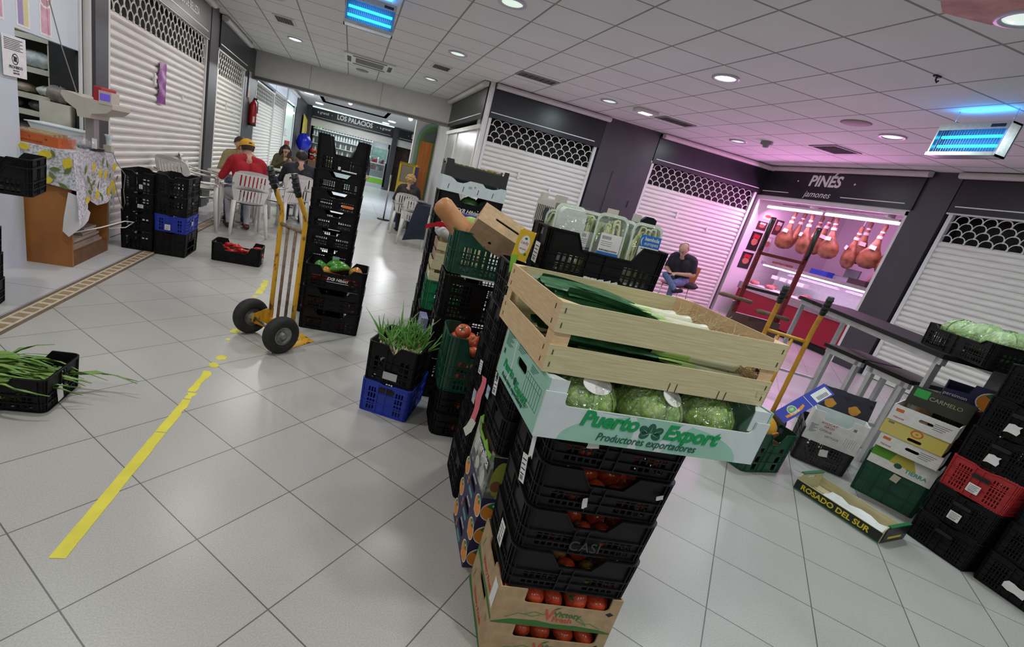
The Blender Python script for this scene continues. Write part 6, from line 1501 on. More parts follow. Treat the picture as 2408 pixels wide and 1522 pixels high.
for q in range(3): b.plate([(0.12 + q * .03, 0.012), (0.135 + q * .03, 0.012), (0.150 + q * .03, 0.032), (0.135 + q * .03, 0.032)], 0.0003, mi=0, T=T0); b.plate([(0.285 + q * .03, 0.012), (0.30 + q * .03, 0.012), (0.315 + q * .03, 0.028), (0.30 + q * .03, 0.028)], 0.0003, mi=0, T=T0)
add_to(P['front'], b, [ORANGE, LGREEN, TEAL, PAPER]); text('persimon', 0.03, (0.06, -0.0014, 0.062), FACE_F, PAPER, t)
for k in range(2):
    crate('rs30', 'black crate holding up the persimmon box behind the fruit cartons', at((do[0], do[1], 0), dr, 0.16, 0.17 + .0 * k, 0.372 + 0.191 * k), dr + 6, group='crates holding up the persimmon box')
# black stack with the red crate, and the big black stack at the right edge
rs = (3.575, 1.690)
for k in range(6):
    nm = ('bottom', 'second', 'red', 'fourth', 'fifth', 'top')[k]
    t = crate('rs30red' if k == 2 else 'rs30', 'red crate with a white label in the black stack on the right' if k == 2 else nm + ' black crate in the stack with the red crate' + (', white label' if k in (1, 3, 4) else ''), (rs[0], rs[1], 0.1905 * k), -91, stickers=((('F', 0.15, 0.06, 0.055, 0.05, 0.0, None, k > 2),) if k in (1, 2, 3, 4) else ()))
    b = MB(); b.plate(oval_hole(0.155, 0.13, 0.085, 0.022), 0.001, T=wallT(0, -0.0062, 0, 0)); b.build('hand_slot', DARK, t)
bs = (3.605, 1.365)
for k in range(8):
    t = crate('rs30', ('lowest', 'second', 'third', 'fourth', 'fifth', 'sixth', 'seventh', 'eighth')[k] + ' black crate of the big stack at the right edge' + (', torn label' if k == 0 else ''), (bs[0], bs[1], 0.1905 * k), -92, stickers=((('F', 0.16, 0.075, 0.085, 0.045, -0.05, None, True),) if k == 0 else ()))
# ------------------------------------------------------------------ tall folding table with lettuce crate, low tables
TOPM = mat('dark_table_edge', (0.012, 0.011, 0.010), 0.7, spec=0.2); TOPG = mat('grey_table_top', (0.15, 0.135, 0.125), 0.6, noise=0.08, scale=5)
def table(label, P0, P1, W, H, leg=0.034, rails=True, cat='table', thick=0.03, top=None):
    P0 = Vector((P0[0], P0[1], 0)); d = Vector((P1[0], P1[1], 0)) - P0; L = d.length; a = math.degrees(math.atan2(d.y, d.x))
    t = thing('folding_table', label, cat, P0, a)
    b = MB(); b.bx(0, L, 0, W, H - thick, H); b.build('table_top', [TOPM], t)
    b = MB(); b.bx(0.01, L - .01, 0.01, W - .01, H, H + 0.002); b.build('top_sheet', top or TOPG, t)
    b = MB()
    for y in (0.02, W - 0.05): b.bx(0.02, L - 0.02, y, y + 0.03, H - thick - 0.045, H - thick)
    b.build('apron_rail', ALU, t)
    for x in (0.05, L - 0.05 - leg):
        for y in (0.02, W - 0.02 - leg): b = MB(); b.bx(x, x + leg, y, y + leg, 0, H - thick); b.build('leg', ALU, t)
        if rails: b = MB(); b.bx(x + leg * .2, x + leg * .8, 0.05, W - 0.05, 0.22, 0.245); b.build('stretcher', ALU, t)
    return t
table('long tall folding table with grey legs, running in front of the right shutter', (4.84, 4.08), (3.79, 2.10), 0.50, 1.05, top=TOPM)
table('low narrow table with grey legs under the tall table, nearer one', (4.345, 2.86), (4.262, 2.455), 0.36, 0.75)
table('low narrow table with grey legs under the tall table, farther one', (4.435, 3.30), (4.35, 2.88), 0.36, 0.75)
t = thing('grey_post', 'square grey metal post rising beside the lettuce crate at the right', 'post', (4.07, 1.93, 0), 25)
b = MB(); b.bx(-0.05, 0.05, -0.05, 0.05, 0, 1.18); b.build('column', mat('grey_post_metal', (0.20, 0.20, 0.205), 0.5, 0.4, noise=0.1, scale=8), t)
b = MB(); b.bx(-0.052, 0.052, -0.052, 0.052, 1.18, 1.188); b.build('cap', ALU, t)
lc = (4.02, 2.40, 1.0525)
t = crate('lett60', 'black crate of bagged green lettuces on the tall table at the right', lc, -118)
for i, (x, y, r) in enumerate(((0.12, 0.12, 0.095), (0.29, 0.13, 0.11), (0.47, 0.13, 0.105), (0.22, 0.29, 0.10), (0.42, 0.29, 0.10))):
    lettuce(('left front', 'middle front', 'right front', 'left rear', 'right rear')[i] + ' bagged lettuce in the crate on the tall table', at(lc, -118, x, y, 0.135), r, i, rot=(0.1 * i, 0.2, i))
# ================================================================== lemon table, scale and shop at the left
WOODO = mat('orange_stained_wood', (0.42, 0.17, 0.035), 0.5, col2=(0.30, 0.11, 0.025), scale=3, stretch=(2, 2, 1))
WOODB = mat('brown_wood_edge', (0.16, 0.075, 0.03), 0.6, noise=0.2, scale=8)
cab = thing('wooden_cabinet', 'orange-brown wooden cabinet under the lemon tablecloth', 'cabinet', (-2.56, 4.355, 0), 3)
b = MB(); b.plate([(0.0, 0.10), (0.05, 0.02), (0.1, 0.0), (0.495, 0.0), (0.495, 0.90), (0.0, 0.90)], 0.02, T=wallT(0, 0.02, 0, 0)); b.build('side_panel', WOODO, cab)
b = MB(); b.bx(0.0, 0.49, 0.70, 0.72, 0, 0.90); b.build('side_panel', WOODO, cab)
b = MB(); b.bx(0.0, 0.02, 0.02, 0.70, 0.05, 0.90); b.build('back_panel', WOODO, cab)
b = MB(); b.bx(-0.02, 0.52, -0.02, 0.74, 0.90, 0.92); b.build('top', WOODO, cab)
b = MB(); b.bx(0.02, 0.49, 0.02, 0.70, 0.10, 0.115); b.bx(0.47, 0.49, 0.02, 0.70, 0.0, 0.10); b.build('shelf', WOODB, cab)
b = MB(); b.bx(0.02, 0.45, 0.02, 0.70, 0.50, 0.515); b.build('shelf', WOODB, cab)
for k in range(7):
    b = MB(); x1 = 0.46 - 0.012 * (k % 3); b.bx(0.06, x1, 0.05 if k < 4 else 0.30, 0.66 - 0.02 * k, 0.1165 + 0.022 * k, 0.1365 + 0.022 * k)
    tag(b.build('flat_cardboard', mat('grey_brown_card', (0.36, 0.29, 0.23), 0.8, noise=0.15, scale=12), loc=(-2.56, 4.355, 0), rot=(0, 0, math.radians(3))), 'folded cardboard sheet piled on the cabinet shelf', 'cardboard', 'cardboard pile on the cabinet shelf')
# oilcloth with lemons
def lemon_cloth():
    m = bpy.data.materials.new('lemon_oilcloth'); m.use_nodes = True; nt = m.node_tree; N = nt.nodes.new; L = nt.links.new; bs = nt.nodes['Principled BSDF']; bs.inputs['Roughness'].default_value = 0.35
    tc = N('ShaderNodeTexCoord')
    vo = N('ShaderNodeTexVoronoi'); vo.inputs['Scale'].default_value = 26; L(tc.outputs['Object'], vo.inputs['Vector'])
    wv = N('ShaderNodeTexNoise'); wv.inputs['Scale'].default_value = 55; wv.inputs['Detail'].default_value = 6; L(tc.outputs['Object'], wv.inputs['Vector'])
    r1 = N('ShaderNodeValToRGB'); r1.color_ramp.elements[0].position = 0.42; r1.color_ramp.elements[1].position = 0.53
    r1.color_ramp.elements[0].color = (0.25, 0.25, 0.28, 1); r1.color_ramp.elements[1].color = (0.70, 0.69, 0.72, 1); L(wv.outputs['Fac'], r1.inputs[0])
    wa = N('ShaderNodeTexWave'); wa.wave_type = 'RINGS'; wa.inputs['Scale'].default_value = 13; wa.inputs['Distortion'].default_value = 5; L(vo.outputs['Position'], wa.inputs['Vector'])
    mx = N('ShaderNodeMix'); mx.data_type = 'RGBA'; mx.inputs[0].default_value = 0.30; L(r1.outputs[0], mx.inputs[6])
    r2 = N('ShaderNodeValToRGB'); r2.color_ramp.elements[0].position = 0.15; r2.color_ramp.elements[1].position = 0.3; r2.color_ramp.elements[0].color = (0.3, 0.3, 0.33, 1); r2.color_ramp.elements[1].color = (0.74, 0.73, 0.76, 1); L(vo.outputs['Distance'], r2.inputs[0]); L(r2.outputs[0], mx.inputs[7])
    L(mx.outputs[2], bs.inputs['Base Color']); return m
CLOTH = lemon_cloth()
LEMON = mat('lemon_print', (0.74, 0.56, 0.03), 0.4, noise=0.08, scale=30); LEAFP = mat('leaf_print', (0.14, 0.20, 0.05), 0.45, noise=0.2, scale=30); CLOTHB = mat('cloth_back', (0.66, 0.65, 0.66), 0.6)
cl = thing('tablecloth', 'lemon-printed oilcloth draped over the wooden cabinet', 'tablecloth', (-2.56, 4.355, 0), 3)
def drape(u, v):
    # u along x: 0..W over the top then hanging on +x; v along y: negative hangs on the front
    return None
b = MB(); b.bx(-0.03, 0.525, -0.035, 0.745, 0.921, 0.924)
rows = []                                         # front fall, with an uneven lower edge
low = [0.62, 0.70, 0.735, 0.69, 0.60, 0.585, 0.575, 0.565]
lowf = [0.68, 0.60, 0.66, 0.70, 0.66, 0.655, 0.645, 0.64]
for i in range(9):
    u = i / 8.0; rows.append([(-0.03 + 0.555 * j / 7 + (0.03 * u if j == 7 else 0), -0.036 - 0.018 * u * (1 + math.sin(j * 1.9)), 0.922 - (0.922 - lowf[j]) * u) for j in range(8)])
b.strip(rows, 0, sm=True)
rows = []                                         # right fall, longer, sagging corners
lowr = [0.36, 0.50, 0.545, 0.53, 0.48, 0.50, 0.55, 0.50, 0.38]
for i in range(11):
    u = i / 10.0; rows.append([(0.526 + (0.025 + 0.035 * math.sin(j * 1.3 + 0.7)) * u, -0.036 - (0.03 * u if j == 0 else 0) + 0.78 * j / 8 + (0.05 * u if j == 8 else 0), 0.922 - (0.922 - lowr[j]) * u) for j in range(9)])
b.strip(rows, 0, sm=True)
b.strip([[(-0.03 - 0.02 * i / 3, -0.035 + 0.7 * j / 4, 0.922 - 0.25 * i / 3) for j in range(5)] for i in range(4)][::-1], 0)
CLP = b.build('cloth', CLOTH, cl)
b = MB(); b.strip([[(0.50, -0.06, 0.62), (0.545, -0.03, 0.60), (0.585, 0.10, 0.46)], [(0.47, -0.068, 0.42), (0.53, -0.05, 0.40), (0.585, 0.06, 0.40)], [(0.46, -0.07, 0.31), (0.50, -0.066, 0.27), (0.57, 0.02, 0.36)]], 0, th=0.002); b.build('turned_corner', CLOTHB, cl)
b = MB(); T_f = lambda x, z, y=-0.062: Matrix.Translation((x, y, z)) @ WALLX; T_r = lambda y, z, x=0.575: Matrix.Translation((x, y, z)) @ Matrix.Rotation(PI / 2, 4, 'Z') @ WALLX
def lemon_at(T, s, a): b.plate([(s * (1.25 * math.cos(q) * (1 + .18 * (abs(math.cos(q)) > .97))), s * .9 * math.sin(q)) for q in [2 * PI * i / 18 for i in range(18)]], 0.0006, mi=0, T=T @ Matrix.Rotation(a, 4, 'Z'))
def leaf_at(T, s, a): b.plate([(s * 2.0 * (i / 6 - .5), s * .42 * math.sin(PI * i / 6)) for i in range(7)] + [(s * 2.0 * (i / 6 - .5), -s * .42 * math.sin(PI * i / 6)) for i in range(5, 0, -1)], 0.0006, mi=1, T=T @ Matrix.Rotation(a, 4, 'Z'))
for (x, z, s, a) in ((0.11, 0.875, 0.036, 0.1), (0.36, 0.87, 0.034, 0.3), (0.50, 0.835, 0.034, 1.3), (0.36, 0.685, 0.032, 0.2), (0.23, 0.90, 0.026, 0.0)): lemon_at(T_f(x, z), s, a)
for (x, z, s, a) in ((0.06, 0.90, 0.03, 0.6), (0.17, 0.90, 0.028, -0.2), (0.41, 0.89, 0.03, 2.0), (0.42, 0.775, 0.04, 0.1), (0.40, 0.725, 0.034, -0.9), (0.50, 0.78, 0.04, 0.9), (0.47, 0.66, 0.04, -0.5)): leaf_at(T_f(x, z), s, a)
for (y, z, s, a) in ((0.20, 0.82, 0.028, 1.2), (0.32, 0.76, 0.032, 1.4), (0.43, 0.745, 0.030, 1.4), (0.62, 0.80, 0.032, 0.4), (0.26, 0.585, 0.034, 1.2), (0.50, 0.60, 0.036, 1.0), (0.58, 0.655, 0.032, 0.8), (0.62, 0.60, 0.032, 1.2), (0.08, 0.56, 0.03, 0.3)): lemon_at(T_r(y, z), s, a)
for (y, z, s, a) in ((0.05, 0.80, 0.045, 1.1), (0.10, 0.72, 0.045, -0.9), (0.15, 0.66, 0.04, -1.2), (0.19, 0.69, 0.04, 0.5), (0.28, 0.66, 0.036, 1.3), (0.33, 0.58, 0.034, -0.6), (0.38, 0.86, 0.04, 1.1), (0.46, 0.83, 0.04, -1.2), (0.52, 0.73, 0.036, 0.8), (0.55, 0.56, 0.04, -1.1), (0.36, 0.55, 0.034, -1.3), (0.68, 0.70, 0.036, 0.6), (0.12, 0.62, 0.04, -0.4)): leaf_at(T_r(y, z), s, a)
add_to(CLP, b, [LEMON, LEAFP])
# things on the table
CT = 0.9255
OC = mat('orange_card', (0.50, 0.10, 0.015), 0.5, noise=0.06, scale=10)
t, P = carton('orange_carton', 'low orange cardboard tray on the lemon tablecloth', 'carton', 0.36, 0.24, 0.075, OC, (-2.50, 4.385, CT), -2, m_in=KRAFT, fronthole=[oval_hole(0.07, 0.05, 0.014, 0.025), oval_hole(0.17, 0.045, 0.018, 0.02), oval_hole(0.28, 0.045, 0.018, 0.022)], sideholes=[oval_hole(0.05, 0.04, 0.012, 0.03), oval_hole(0.16, 0.04, 0.012, 0.03)])
text('FRUTAS DE CALIDAD', 0.016, (0.18, -0.0012, 0.018), FACE_F, mat('brown_ink', (0.16, 0.03, 0.01), 0.6), t)
b = MB()
for k in range(4): b.bx(0.02 + 0.02 * k, 0.30 + .01 * k, 0.03 + .04 * k, 0.06 + .04 * k, 0.006, 0.085 + .004 * k)
b.build('card_dividers', KRAFT, t)
b = MB(); b.ball((0, 0, 0), 1, 22, 10, sc=(0.09, 0.075, 0.06), fn=lambda th, ph: 1 + .12 * math.sin(7 * ph + 3 * th) + .08 * math.sin(13 * ph)); tag(b.build('plastic_wrap', FILM3, loc=(-2.055, 4.50, CT + 0.055)), 'crumpled clear plastic bag at the corner of the lemon table', 'plastic bag')
SCB = mat('beige_scale_plastic', (0.55, 0.50, 0.42), 0.45, noise=0.05, scale=8)
t = thing('shop_scale', 'beige column scale with a small purple display, on the lemon table', 'scale', (-2.10, 4.80, CT), -12)
b = MB(); b.bx(-0.035, 0.035, -0.03, 0.03, 0.0, 0.26); b.build('column', mat('grey_metal_column', (0.36, 0.34, 0.33), 0.45, 0.5), t)
b = MB(); b.bx(-0.08, 0.06, -0.06, 0.06, 0.0, 0.02); b.build('foot', INK, t)
b = MB()
pr = [(0.0, 0.25), (0.06, 0.255), (0.07, 0.29), (0.19, 0.32), (0.24, 0.36), (0.24, 0.40), (0.0, 0.405), (-0.12, 0.425), (-0.16, 0.42), (-0.17, 0.39), (-0.13, 0.34), (-0.05, 0.30), (-0.04, 0.25)]
b.plate(pr, 0.22, T=wallT(0, 0.11, 0, 0)); b.build('head', SCB, t, bevel=0.012)
b = MB(); b.bx(0.07, 0.14, -0.09, 0.09, 0.395, 0.51); b.build('display_housing', mat('red_display_case', (0.42, 0.02, 0.03), 0.4), t, bevel=0.01)
b = MB(); b.bx(0.135, 0.235, -0.115, -0.02, 0.385, 0.485); b.build('display_frame', SCB, t)
b = MB(); b.bx(0.146, 0.225, -0.119, -0.115, 0.415, 0.465); b.build('screen', mat('violet_screen', (0.1, 0.06, 0.35), 0.3, emit=(0.16, 0.08, 0.6), estr=0.8), t)
b = MB(); b.bx(0.02, 0.06, -0.034, -0.031, 0.02, 0.10); b.build('paper_label', PAPER, t)
t = thing('white_tub', 'white plastic tub behind the scale on the lemon table', 'tub', (-2.60, 4.86, CT), 0)
b = MB()
def tub_ring(x0, x1, y0, y1, z): return [(x0, y0, z), (x1, y0, z), (x1, y1, z), (x0, y1, z), (x0, y0, z)]
b.strip([tub_ring(0.04, 0.36, 0.03, 0.19, 0.02), tub_ring(0.0, 0.40, 0.0, 0.22, 0.125), tub_ring(-0.012, 0.412, -0.012, 0.232, 0.125), tub_ring(-0.012, 0.412, -0.012, 0.232, 0.118)], 0, sm=False); b.bx(0.04, 0.36, 0.03, 0.19, 0.018, 0.022)
b.build('tub', mat('white_tub_plastic', (0.74, 0.76, 0.76), 0.4), t)
b = MB(); b.bx(-0.02, 0.42, -0.02, 0.24, 0.0, 0.018); tag(b.build('grey_board', mat('slate_board', (0.2, 0.23, 0.26), 0.5), loc=(-2.60, 4.86, CT)), 'grey-blue board under the white tub', 'board')
t = thing('plastic_cup', 'small clear plastic cup beside the scale column', 'cup', (-2.02, 4.90, CT + 0.06), 0)
b = MB(); b.lathe([(0.018, 0), (0.022, 0.06), (0.034, 0.085), (0.030, 0.085), (0.019, 0.06), (0.016, 0.002)], 16); b.build('cup', WHITEC, t)
b = MB(); b.bx(-0.03, 0.03, -0.03, 0.03, 0, 0.059); tag(b.build('beige_box', SCB, loc=(-2.02, 4.90, CT)), 'small beige plug box beside the scale column', 'box')
CAB = mat('grey_cable', (0.22, 0.21, 0.21), 0.5)
b = MB(); b.tube([(-2.36, 4.7, 2.25), (-2.34, 4.72, 1.95), (-2.28, 4.75, 1.65), (-2.20, 4.78, 1.35), (-2.13, 4.80, 1.32)], 0.004, 6); tag(b.build('hanging_cable', CAB), 'thin grey cable hanging down in front of the shop posters to the scale', 'cable')
b = MB(); pts = [(-2.07, 4.80, CT + .006), (-1.98, 4.88, CT + .008), (-1.985, 4.95, 0.86), (-1.93, 5.00, 0.75), (-1.95, 5.02, 0.60), (-1.93, 5.0, 0.50), (-1.965, 5.05, 0.42), (-1.99, 5.0, 0.56), (-2.0, 4.95, 0.7)]
b.tube(pts, 0.0035, 6); tag(b.build('power_cord', CAB), 'grey power cord looping down the right side of the lemon tablecloth', 'cord')
b = MB(); b.tube([(-2.12, 4.48, 0.26), (-2.0, 4.70, 0.30), (-1.93, 5.0, 0.33), (-1.90, 5.12, 0.31), (-1.96, 5.10, 0.25), (-2.06, 5.0, 0.235)], 0.005, 6); tag(b.build('white_cable', PAPER), 'white cable sticking out of the cabinet shelf', 'cable')
b = MB(); b.tube([(-3.3, 4.9, 0.006), (-2.75, 4.85, 0.006), (-2.68, 4.75, 0.006), (-2.80, 4.66, 0.006), (-3.3, 4.66, 0.006)], 0.008, 6); tag(b.build('floor_cable', INK), 'black cable loop on the floor left of the cabinet', 'cable')
# black crates hanging over from a pile at the left edge
crate_meshes('edge40', 0.50, 0.30, 0.115, 0.160, BLACK, rows=4, pitch=0.02)
eo = (-2.165, 3.05)
for k in range(4): crate('left30' if 0 else 'edge40', 'black crate in the pile at the left edge, below the tipped pair', (eo[0] - 0.28, eo[1] + 0.03, 0.163 * k), 12, group='pile at the left edge')
t = crate('edge40', 'black crate holding a cardboard sheet, lower of the pair at the left edge', (eo[0] + 0.0, eo[1] - 0.01, 0.757), 14)
t = crate('edge40', 'upper black crate of the pair at the left edge, white glints on its rim', (eo[0] - 0.02, eo[1] + 0.03, 0.798), 14)
b = MB(); b.bx(0, 0.46, 0.0, 0.20, 0, 0.012); tag(b.build('cardboard_sheet', mat('pale_kraft', (0.52, 0.42, 0.32), 0.8), loc=(eo[0] + .0, eo[1] + 0.01, 0.783), rot=(0.0, 0, math.radians(14))), 'pale cardboard sheet between the two black crates at the left edge', 'cardboard')
# flower-print shop opening (left end)
TILEW = tile_mat('white_wall_tiles', 0.42, (-2.37, 4.4), 0, (0.62, 0.68, 0.74), (0.63, 0.69, 0.75), (0.45, 0.5, 0.55), 0.003, 0.25, bump=0.1)
WHITEB = mat('white_shop_board', (0.62, 0.69, 0.75), 0.35, noise=0.02, scale=4)
b = MB(); b.bx(-2.42, -2.36, 3.0, 5.22, 1.68, CEIL); b.build('fascia', WHITEB); o = bpy.data.objects['fascia']; o.name = 'wall_shop_fascia'; struct(o)
b = MB(); b.bx(-2.42, -2.36, 2.0, 4.33, 0, 1.68); o = b.build('wall_shop_front', WHITEB); struct(o)
b = MB(); b.bx(-2.40, -2.35, 5.20, 5.25, 0, CEIL); b.bx(-2.36, -2.345, 5.165, 5.20, 0, CEIL, 1); struct(b.build('trim_7', [INK, WHITE_ALU]))
b = MB(); b.bx(-2.36, -2.30, 5.225, 5.265, 0, CEIL); struct(b.build('trim_8', WHITE_ALU))
b = MB(); b.bx(-4.4, -4.3, 2.0, 6.6, 0, CEIL); struct(b.build('wall_shop_back', mat('dim_shop_wall', (0.42, 0.44, 0.42), 0.7, noise=0.1, scale=2)))
b = MB(); b.bx(-4.3, -2.45, 5.82, 5.88, 0, CEIL); struct(b.build('wall_shop_side', mat('dim_shop_wall2', (0.40, 0.40, 0.42), 0.7)))
area_light('shop_lamp', (-3.3, 4.4, 2.7), (0, 0, 0), 1.0, 1.0, 34, (0.85, 0.93, 1.0))
area_light('shop_front_lamp', (-1.75, 3.6, 2.96), (0, math.radians(-35), 0), 0.9, 0.2, 16, (0.85, 0.93, 1.0))
FLORP = mat('pink_print', (0.62, 0.28, 0.38), 0.5, col2=(0.72, 0.45, 0.52), scale=20); FLORV = mat('violet_print', (0.34, 0.26, 0.50), 0.5); FLORY = mat('yellow_print', (0.66, 0.62, 0.30), 0.5)
for (y, lb, two) in ((4.70, 'round Solo Flor sticker over a pink strip, nearest the dark pillar', False), (4.43, 'violet and yellow Solo Flor sticker on the shop fascia', True), (4.15, 'pink poster strip at the left edge of the shop fascia', False)):
    t = thing('shop_poster', lb, 'poster', (-2.36, y, 0), 90)
    b = MB(); b.bx(-0.075, 0.075, -0.002, 0, 1.70, 1.93); b.build('white_backing', PAPER, t)
    b = MB(); b.bx(-0.058, 0.058 if not two else 0, -0.003, -0.002, 1.715, 1.90); b.build('colour_strip', FLORV if two else FLORP, t)
    if two: b = MB(); b.bx(0, 0.058, -0.003, -0.002, 1.715, 1.90); b.build('yellow_strip', FLORY, t)
    b = MB(); b.plate(ngon(0, 2.0, 0.10, 0.115, 24), 0.004, T=WALLX); b.plate(ngon(0, 2.0, 0.085, 0.10, 24), 0.005, mi=1, T=WALLX); b.build('round_badge', [PAPER, FLORV if two else mat('rose_print', (0.55, 0.30, 0.36), 0.5)], t)
    text('Solo', 0.075, (0, -0.0062, 2.035), FACE_F, WHITEINK, t, shear=0.2); text('Flor', 0.075, (0.01, -0.0062, 1.965), FACE_F, WHITEINK, t, shear=0.2)
t = thing('paper_notice', 'white paper notice PROHIBIDO with a crossed-out phone, at the left edge', 'notice', (-2.35, 4.18, 1.36), 90)
b = MB(); b.bx(-0.02, 0.235, -0.006, -0.004, 0.0, 0.26); b.build('sheet', PAPER, t)
b = MB(); b.plate(ngon(0.11, 0.115, 0.036, 0.036, 24), 0.001, [ngon(0.11, 0.115, 0.030, 0.030, 24)], T=wallT(0, -0.006, 0, 0)); b.plate([(0.092, 0.10), (0.126, 0.097), (0.13, 0.13), (0.096, 0.134)], 0.001, T=wallT(0, -0.006, 0, 0)); b.plate([(0.083, 0.136), (0.087, 0.140), (0.137, 0.094), (0.133, 0.090)], 0.0014, T=wallT(0, -0.006, 0, 0))
for k in range(7): b.bx(0.0, 0.2 - .03 * (k % 2), -0.0072, -0.006, 0.17 + k * .011, 0.174 + k * .011)
b.build('print', INK, t)
text('PROHIBIDO', 0.028, (0.115, -0.0072, 0.062), FACE_F, INK, t); text('hacer fotos', 0.014, (0.115, -0.0072, 0.042), FACE_F, INK, t); text('GRACIAS', 0.017, (0.115, -0.0072, 0.024), FACE_F, INK, t)
# inside the shop: shelves and goods
SHELF = mat('cream_shelf', (0.55, 0.52, 0.42), 0.6, noise=0.08, scale=6)
t = thing('shop_shelving', 'cream shelving full of goods inside the shop at the left', 'shelves', (-3.35, 5.35, 0), 0)
for z in (0.80, 1.08, 1.22, 1.44, 1.70): b = MB(); b.bx(0, 0.70, 0, 0.36, z, z + 0.025); b.bx(0, 0.70, -0.008, 0, z - 0.02, z + 0.025); b.build('shelf', SHELF, t)
for x in (0, 0.67): b = MB(); b.bx(x, x + 0.03, 0, 0.36, 0, 1.95); b.build('upright', SHELF, t)
b = MB(); b.bx(0, 0.70, 0.36, 0.38, 0, 1.95); b.build('back_board', mat('dark_olive_board', (0.07, 0.065, 0.05), 0.7, noise=0.3, scale=6), t)
t = thing('grey_cabinet', 'grey metal cabinet inside the shop behind the scale', 'cabinet', (-2.63, 5.40, 0), 0)
b = MB(); b.bx(0, 0.20, 0, 0.3, 0.9, 1.70); b.build('body', mat('grey_cabinet_paint', (0.32, 0.31, 0.34), 0.45), t)
b = MB(); b.bx(0.03, 0.19, -0.01, 0, 1.50, 1.53); b.bx(0.03, 0.19, -0.01, 0, 1.44, 1.445); b.build('grille', INK, t)
SHC = [mat('goods_%d' % i, c, 0.5, noise=0.25, scale=22) for i, c in enumerate(((0.55, 0.58, 0.58), (0.60, 0.45, 0.06), (0.03, 0.30, 0.16), (0.45, 0.05, 0.06), (0.42, 0.34, 0.25), (0.20, 0.16, 0.14), (0.12, 0.10, 0.10), (0.62, 0.62, 0.55)))]
goods = ((-2.93, 1.725, .10, .06, 1, 'yellow packet on the top shelf of the left shop'), (-2.83, 1.725, .09, .05, 4, 'brown packet on the top shelf of the left shop'), (-2.735, 1.725, .11, .10, 2, 'green bundle on the top shelf of the left shop'), (-3.08, 1.725, .12, .10, 3, 'red packet at the left of the top shelf in the left shop'),
         (-2.82, 1.465, .28, .14, 0, 'grey-white wrapped heap on the second shelf of the left shop'), (-3.02, 1.465, .10, .12, 3, 'small red and white packet on the second shelf of the left shop'), (-2.93, 1.245, .20, .08, 4, 'tan cardboard tray on the middle shelf of the left shop'), (-2.74, 1.245, .14, .09, 7, 'pale paper heap on the middle shelf of the left shop'),
         (-3.05, 1.105, .20, .08, 5, 'brown wrapped bundle on the lower shelf of the left shop'), (-2.80, 1.105, .16, .09, 6, 'dark box on the lower shelf of the left shop'), (-2.92, 0.825, .30, .16, 6, 'dark crate-like heap on the lowest shelf of the left shop'))
for i, (x, z, w, h, mi, lb) in enumerate(goods):
    b = MB(); b.ball((0, 0, h / 2), 1, 20, 12, sc=(w / 2, 0.10, h / 2), fn=lambda th, ph: (1 + .12 * math.sin(5 * ph + i) * math.sin(th) + .08 * math.sin(11 * ph + 3 * th))); tag(b.build('shop_goods', SHC[mi], loc=(x, 5.47, z)), lb, 'goods')
b = MB(); b.ball((0, 0, 0.07), 1, 20, 12, sc=(.10, 0.10, 0.075), fn=lambda th, ph: (1 + .15 * math.sin(5 * ph) * math.sin(th) + .1 * math.sin(9 * ph + 3 * th))); tag(b.build('shop_goods', SHC[5], loc=(-2.55, 5.28, 1.22)), 'brown wrapped bundle standing in front of the grey cabinet', 'goods')
b = MB(); b.bx(-2.66, -2.43, 5.16, 5.40, 0, 1.22); tag(b.build('low_counter', SHELF), 'low cream counter in front of the grey cabinet in the left shop', 'counter')
# fire extinguisher, notice boards
t = thing('fire_extinguisher', 'red fire extinguisher hung on the dark pillar before the beam', 'fire extinguisher', (-2.22, 12.2, 1.45), 0)
b = MB(); b.lathe([(0.0, 0), (0.075, 0.0), (0.08, 0.02), (0.08, 0.42), (0.07, 0.47), (0.03, 0.51), (0.025, 0.55), (0.0, 0.55)], 18); b.build('cylinder', mat('extinguisher_red', (0.40, 0.012, 0.016), 0.3), t)
b = MB(); b.bx(-0.01, 0.07, -0.012, 0.012, 0.55, 0.585); b.tube([(0.03, 0, 0.56), (0.09, -0.03, 0.50), (0.095, -0.03, 0.28)], 0.010, 8); b.build('valve_and_hose', INK, t)
b = MB(); b.tube([(0.081 * math.cos(a), 0.081 * math.sin(a), 0.20) for a in (-1.4, -1.0, -.6, -.2)], 0.002, 4); b.bx(0.02, 0.06, -0.079, -0.074, 0.08, 0.20); b.build('paper_label', PAPER, t)
b = MB(); b.lathe([(0.082, 0.0), (0.082, 0.05)], 18); b.build('base_ring', INK, t)
t = thing('wall_notice', 'small notice with an orange corner on the pillar above the extinguisher', 'notice', (-2.29, 11.9, 2.0), 90)
b = MB(); b.bx(-0.1, 0.1, -0.012, -0.003, 0.0, 0.5); b.build('sheet', mat('grey_notice', (0.42, 0.40, 0.42), 0.5), t)
b = MB(); b.bx(-0.08, 0.06, -0.014, -0.012, 0.0, 0.14); b.build('orange_patch', mat('orange_patch', (0.66, 0.22, 0.03), 0.5), t)
